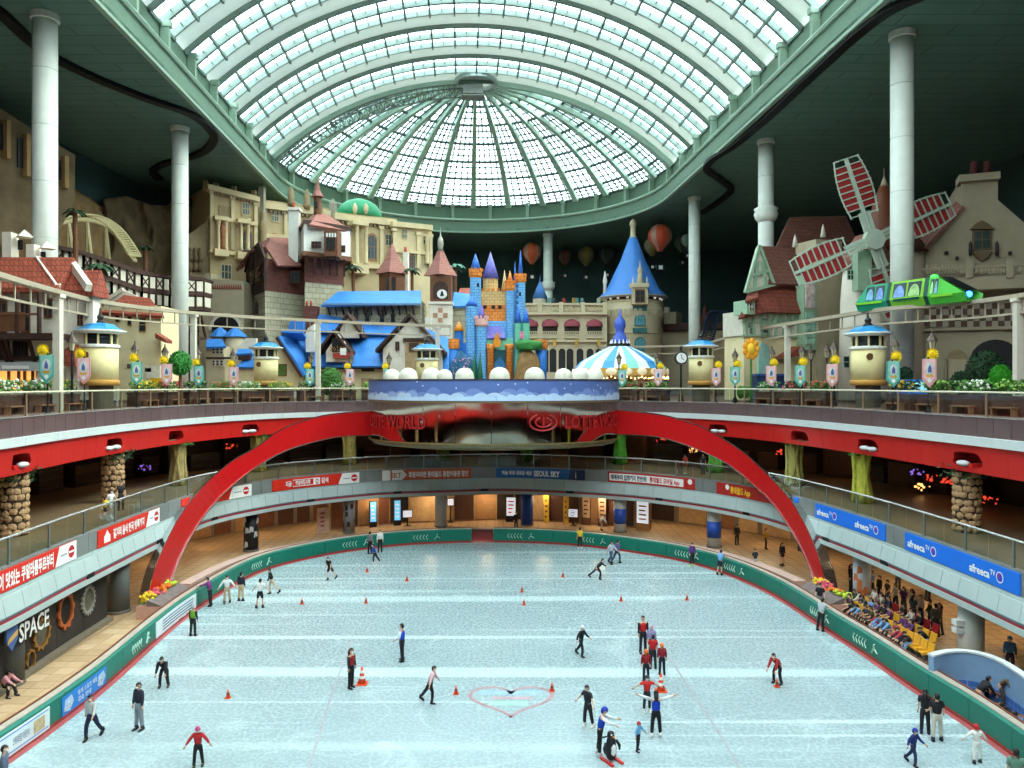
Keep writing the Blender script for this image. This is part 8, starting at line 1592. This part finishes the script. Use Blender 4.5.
# people inside the blue enclosure
for px, py, ps, rz, c1, c2, lb in ((978, 713, 'crouch', 1.6, (24, 24, 28), (120, 136, 160), 'person in black top and jeans bending in the blue enclosure'), (1000, 706, 'crouch', .6, (96, 84, 66), (60, 56, 50), 'person in brown jacket bending over the bench in the enclosure'), (1006, 731, 'sit_bend', -.8, (30, 34, 44), (30, 34, 44), 'seated person in dark clothes putting on skates'), (1018, 741, 'sit_bend', -.8, (90, 120, 160), (40, 44, 60), 'seated person in denim jacket at the lower right bench'), (1010, 674, 'stand', -.6, (80, 130, 170), (40, 44, 60), 'person in blue cap behind the blue curved wall')):
    todo.append((G(px, py, 0), 1.68, ps, rz, 'long', c1, 'trousers', c2, 'hair' if 'cap' not in lb else (70, 140, 190), (40, 40, 44), lb))
todo.append((G(3, 697, 0), 1.6, 'sit_bend', 1.4, 'long', (216, 150, 160), 'trousers', (30, 26, 28), 'long', (40, 40, 44), 'seated person in pink top at the left edge column'))
for r in todo: pose_parts(r[2])
bpy.context.view_layer.update(); dg = bpy.context.evaluated_depsgraph_get()
for ps, D in PM.items():
    J = D['J']
    for k in ('body', 'long', 'short', 'vest', 'trousers', 'shorts', 'skirt'):
        o = D[k]; me = bpy.data.meshes.new_from_object(o.evaluated_get(dg)); me.name = k
        if k == 'body':
            mb = MB(); mb.v = [tuple(v.co) for v in me.vertices]; mb.f = [tuple(p.vertices) for p in me.polygons]; head_mesh(mb, J['hea'], J['hdir'])
            for sd in (-1, 1): hand_mesh(mb, J['w', sd], J['f', sd], sd)
            me = mb.mesh('person', True)
        else:
            for p in me.polygons: p.use_smooth = True
        me.materials.clear(); D[k + '_m'] = me
    for k in ('body', 'long', 'short', 'vest', 'trousers', 'shorts', 'skirt'): old = D[k].data; bpy.data.objects.remove(D[k]); bpy.data.meshes.remove(old)
    hd = J['hdir']; f = Vector((0, -1, 0)); f = (f - hd * f.dot(hd)).normalized(); s_ = hd.cross(f).normalized(); c = J['hea']
    def cap(r, zmin, name, back=0):
        t = MB().ball((0, 0, 0), 1, 14, 10); keep = []; vs = []
        for x, y, z in t.v:   # y>0 is the back of the head
            zz = max(z, (-.75 if y > .15 else zmin)); vs.append(c + r * (s_ * x * .9 + f * -(y * 1.05 + .06) + hd * zz * 1.22))
        return MB().add(vs, t.f).mesh(name, True)
    D['hair_m'] = cap(.106, .46, 'hair'); D['helmet_m'] = cap(.125, .22, 'helmet')
    mb = MB(); mb.v = [tuple(v.co) for v in D['hair_m'].vertices]; mb.f = [tuple(p.vertices) for p in D['hair_m'].polygons]; mb.tube([c - f * .05, c - f * .10 - hd * .12, c - f * .10 - hd * .26], [.09, .085, .05], 8); D['long_hair_m'] = mb.mesh('hair', True)
    t = MB().ball((0, 0, 0), 1, 10, 6); D['mask_m'] = MB().add([c + .1 * (s_ * x * .66 + f * (.62 + .42 * -y) + hd * (-.42 + z * .42)) for x, y, z in t.v], t.f).mesh('mask', True)
    bl = MB()
    for sd in (-1, 1):
        mb = MB(); a, tt = J['a', sd], J['t', sd]; d = (tt - a); d.normalize(); hl = a - d * .07 - Vector((0, 0, .04)); mb.tube([a + Vector((0, 0, .1)), a, hl + Vector((0, 0, .01))], [.066, .064, .056], 8).tube([hl, a + d * .06 - Vector((0, 0, .045)), a + d * .18 - Vector((0, 0, .05))], [.056, .06, .045], 8); D['blade_m', sd] = MB().bar(hl - Vector((0, 0, .035)), a + d * .2 - Vector((0, 0, .08)), .008, .03).mesh('skate_blade'); D['shoes_m', sd] = mb.mesh('boot', True)
        D['sleeves_m', sd] = MB().tube([J['s', sd], J['e', sd], J['e', sd].lerp(J['w', sd], .9)], [.07, .056, .042], 8).mesh('sleeve', True)
    mb = MB()
    for sd in (-1, 1):
        p = c + .098 * (s_ * sd * .32 + f * .93 + hd * .12); mb.ball(p, .011, 6, 4)
    D['eyes_m'] = mb.mesh('eyes', True)
def cput(me, nm, mat, par):
    o = bpy.data.objects.new(nm, me); COL.objects.link(o); o.parent = par
    if not me.materials: me.materials.append(None)
    o.material_slots[0].link = 'OBJECT'; o.material_slots[0].material = mat; return o
rs = random.Random(9); PEOPLE = []
for (p, H, ps, rz, tk_, tcol, lk, lcol, hg, sc_, lb) in todo:
    D = PM[ps]; k = H / 1.72; o = cput(D['body_m'], 'person', rs.choice(skin_t), None); z0 = p.z
    o.location = (p.x, p.y, z0); o.scale = (k, k, k); o.rotation_euler = (0, 0, rz); tag(o, lb, 'person'); PEOPLE.append(o)
    cput(D[tk_ + '_m'], 'top' if tk_ != 'vest' else 'vest', cmat(tcol), o); cput(D[lk + '_m'], lk, cmat(lcol), o); bo = [cput(D['shoes_m', sd], 'boot', cmat(sc_), o) for sd in (-1, 1)]; cput(D['eyes_m'], 'eyes', hair_m, o)
    if z0 == 0 and ps[:3] != 'sit' and lb in [r[-1] for r in SKATERS]: [cput(D['blade_m', sd], 'skate_blade', MATS['rail_steel'], b2) for sd, b2 in zip((-1, 1), bo)]
    if tk_ == 'vest': [cput(D['sleeves_m', sd], 'sleeve', sleeve_m if tcol[2] > 100 else cmat((34, 30, 34)), o) for sd in (-1, 1)]
    cput(D['long_hair_m' if hg == 'long' else 'hair_m'], 'hair', hair_m, o)
    if isinstance(hg, tuple): cput(D['helmet_m'], 'helmet', cmat(hg), o)
    if rs.random() < .8: cput(D['mask_m'], 'mask', mask_m, o)
# ------------------------------------------------------------------ penguin skating aid
p = G(611, 761, 0); t = thing('penguin_skating_aid', p, .5, 'black and white penguin skating aid on red runners', 'skating aid'); bk, wt_ = M('penguin_black', (24, 26, 32), .4), M('penguin_white', (230, 232, 230), .4)
MB().lathe([(.12, .08), (.18, .2), (.2, .45), (.15, .74), (.1, .86)], 14).build('body', bk, t, True); MB().ball((0, -.06, .42), .17, 10, 8, .85, .95, 1.7).build('belly', wt_, t, True); MB().ball((0, 0, .9), .14, 12, 8).build('head', bk, t, True); MB().lathe([(.04, 0), (.005, .1)], 8).build('beak', M('beak_orange', (230, 140, 40), .5), t, loc=(0, -.14, .88)).rotation_euler = (PI / 2, 0, 0); mb = MB()
for sx in (-1, 1): mb.ball((sx * .06, -.115, .95), .03, 6, 4)
mb.build('eye_patches', wt_, t)
for sx in (-1, 1): MB().tube([(sx * .22, 0, .68), (sx * .32, -.05, .5), (sx * .3, -.08, .35)], [.05, .06, .03], 6).build('flipper', bk, t, True); MB().box(sx * .2 - .05, sx * .2 + .05, -.4, .3, 0, .07).build('runner', M('runner_red', (200, 40, 40), .4), t)
MB().bar((-.3, .16, .8), (.3, .16, .8), .04).build('push_handle', bk, t)
# ------------------------------------------------------------------ cones on the ice
cor, cwh = M('cone_orange', (226, 84, 40), .5, var=.05), M('cone_white', (232, 230, 226), .5)
def cone(px, py, h, lb, stripe=False):
    t = thing('traffic_cone', G(px, py, 0), 0, lb, 'cone', 'cones on the ice'); r = h * .24; MB().lathe([(r, .04), (r * .2, h)], 14).build('cone_body', cor, t, True); MB().box(-r * 1.3, r * 1.3, -r * 1.3, r * 1.3, 0, .04).build('foot', cor, t)
    for f in ((.35, .5), (.65, .8)) if stripe else ((.45, .6),): MB().lathe([(r * (1 - .8 * f[0]) + .012, h * f[0]), (r * (1 - .8 * f[1]) + .012, h * f[1])], 14).build('band', cwh if stripe else M('cone_dark', (90, 50, 40), .6), t)
cone(362, 684, .75, 'tall orange cone with white bands beside the red vest', True); cone(661, 691, .75, 'tall orange cone with white bands below the group of children', True)
for px, py, lb in ((228, 698, 'at the left of the ice below the striped cone'), (456, 694, 'left of the painted heart'), (552, 691, 'on the right edge of the painted heart'), (366, 603, 'alone on the left half of the ice'), (302, 604, 'farther left on the ice near the gate'), (407, 581, 'at the far left middle'), (367, 572, 'behind the far left skater'), (563, 577, 'left of the low black skater'), (621, 601, 'in the far middle right'), (687, 600, 'at the far right middle'), (777, 687, 'under the crouching red skater'), (522, 592, 'in the far centre'), (524, 605, 'below the far centre one')): cone(px, py, .36, 'small orange cone ' + lb)
# ------------------------------------------------------------------ rinkside: flower boxes at the arch feet, blue enclosure, concrete strip
pkb = M('planter_pink', (196, 150, 132), .6, var=.06); sl = M('planter_slate', (110, 96, 92), .6, var=.2)
for px, o_, lb in ((186, 1.5, 'pink stone flower box at the foot of the left half arch'), (800, 1.6, 'pink stone flower box at the foot of the right half arch')):
    l = E1.hit(px + (8 if px < 500 else -4)); p, tt, nn = E1.fr(l); t = thing('flower_box', (p.x + nn.x * o_, p.y + nn.y * o_, 0), math.atan2(tt.y, tt.x), lb, 'planter'); MB().box(-1.9, 1.9, -.55, .9, 0, .75).build('stone_box', pkb, t); MB().add([(-1.9, -.56, .75), (1.9, -.56, .75), (1.9, .3, 1.1), (-1.9, .3, 1.1), (-1.9, .3, .75), (1.9, .3, .75)], [(0, 1, 2, 3), (3, 2, 5, 4), (0, 3, 4), (1, 5, 2), (0, 4, 5, 1)]).build('slate_slope', sl, t)
    for i, c_ in enumerate([(226, 190, 40), (214, 90, 110), (226, 120, 40), (180, 200, 60)]):
        mb = MB(); rn = random.Random(i)
        for _ in range(26): mb.ball((-1.4 + i * .9 + rn.uniform(-.5, .5), .45 + rn.uniform(-.3, .35), 1.05 + rn.uniform(-.15, .25)), rn.uniform(.07, .12), 6, 4)
        mb.build('flowers', M('bed_flower_%d' % i, c_, .6, var=.2, scale=6), t)['kind'] = 'stuff'
    leaves(MB(), random.Random(3), 120, 0, .5, .95, 1.7, .35, .2, .13).build('leaves', leaf_g, t)
a, b_ = E1.hit(826), E1.hit(932); E1.sweep(MB(), rectp(.55, 1.55, 0, .06), a, b_, 1, True).build('floor_bench_strip', M('strip_grey', (176, 178, 176), .6, var=.12, scale=2), kind='structure', label='pale strip between the right board and the front seats')
wb = M('enclosure_blue', (126, 156, 186), .5, var=.04); cap_ = M('enclosure_cap', (206, 212, 212), .5); q = catmull([G(x, y, 1.75) for x, y in ((931, 655), (948, 651), (968, 651), (990, 656), (1012, 667), (1040, 688), (1062, 716))], 6); t = thing('curved_wall', (q[0].x, q[0].y, 0), 0, 'pale blue curved enclosure wall beside the right board', 'wall panel'); O = Vector((q[0].x, q[0].y, 0))
def ribbon(q, z0, z1, wd):
    vs, fs = [], []
    for i, p in enumerate(q):
        d = (q[min(i + 1, len(q) - 1)] - q[max(i - 1, 0)]); n_ = Vector((-d.y, d.x, 0)).normalized() * wd / 2; b = Vector((p.x, p.y, 0)) - O; vs += [b + n_ + Vector((0, 0, z0)), b - n_ + Vector((0, 0, z0)), b - n_ + Vector((0, 0, z1)), b + n_ + Vector((0, 0, z1))]
    for i in range(len(q) - 1):
        for j in range(4): fs.append((4 * i + j, 4 * i + (j + 1) % 4, 4 * i + 4 + (j + 1) % 4, 4 * i + 4 + j))
    return MB().add(vs, fs + [(0, 1, 2, 3), (len(vs) - 1, len(vs) - 2, len(vs) - 3, len(vs) - 4)])
ribbon(q, 0, 1.7, .22).build('panel', wb, t); ribbon(q, 1.7, 1.78, .3).build('cap', cap_, t); ribbon(q, .0, .55, .26).build('mosaic_band', M('mosaic_blue', (60, 96, 160), .4, kind='tile', rgb2=(70, 106, 170), size=(.3, .3), mortar=(110, 140, 180), var=.1), t)
fl = [E1.pt(E1.hit(x), .52, .02) for x in (934, 960, 985, 1005)]; MB().add([tuple(v) for v in fl] + [(20.5, 26.5, .02), (q[28].x, q[28].y, .02), (q[16].x, q[16].y, .02), (q[8].x, q[8].y, .02)], [tuple(range(8))]).build('floor_enclosure_mat', M('enclosure_floor', (52, 78, 128), .6, var=.1), kind='structure', label='dark blue mat inside the curved enclosure')
for px, py, lb in ((1002, 722, 'nearer the board'), (1012, 708, 'nearer the curved wall')):
    t = thing('wooden_bench', G(px, py, 0), -1.0, 'brown bench in the blue enclosure, ' + lb, 'bench'); MB().box(-1.2, 1.2, -.2, .2, .4, .46).build('seat', wbr, t)
    for x in (-1, 1): MB().box(x - .05, x + .05, -.18, .18, 0, .4).build('leg', iron, t)
t = thing('tote_bag', G(999, 716, .47), .3, 'yellow bag lying on the bench in the enclosure', 'bag'); MB().box(-.22, .22, -.12, .12, 0, .35).build('body', M('bag_yellow', (226, 176, 40), .6, var=.1), t); MB().tube([(-.12, 0, .34), (-.08, 0, .48), (.08, 0, .48), (.12, 0, .34)], .015, 5).build('strap', M('bag_strap', (200, 150, 30), .6), t)
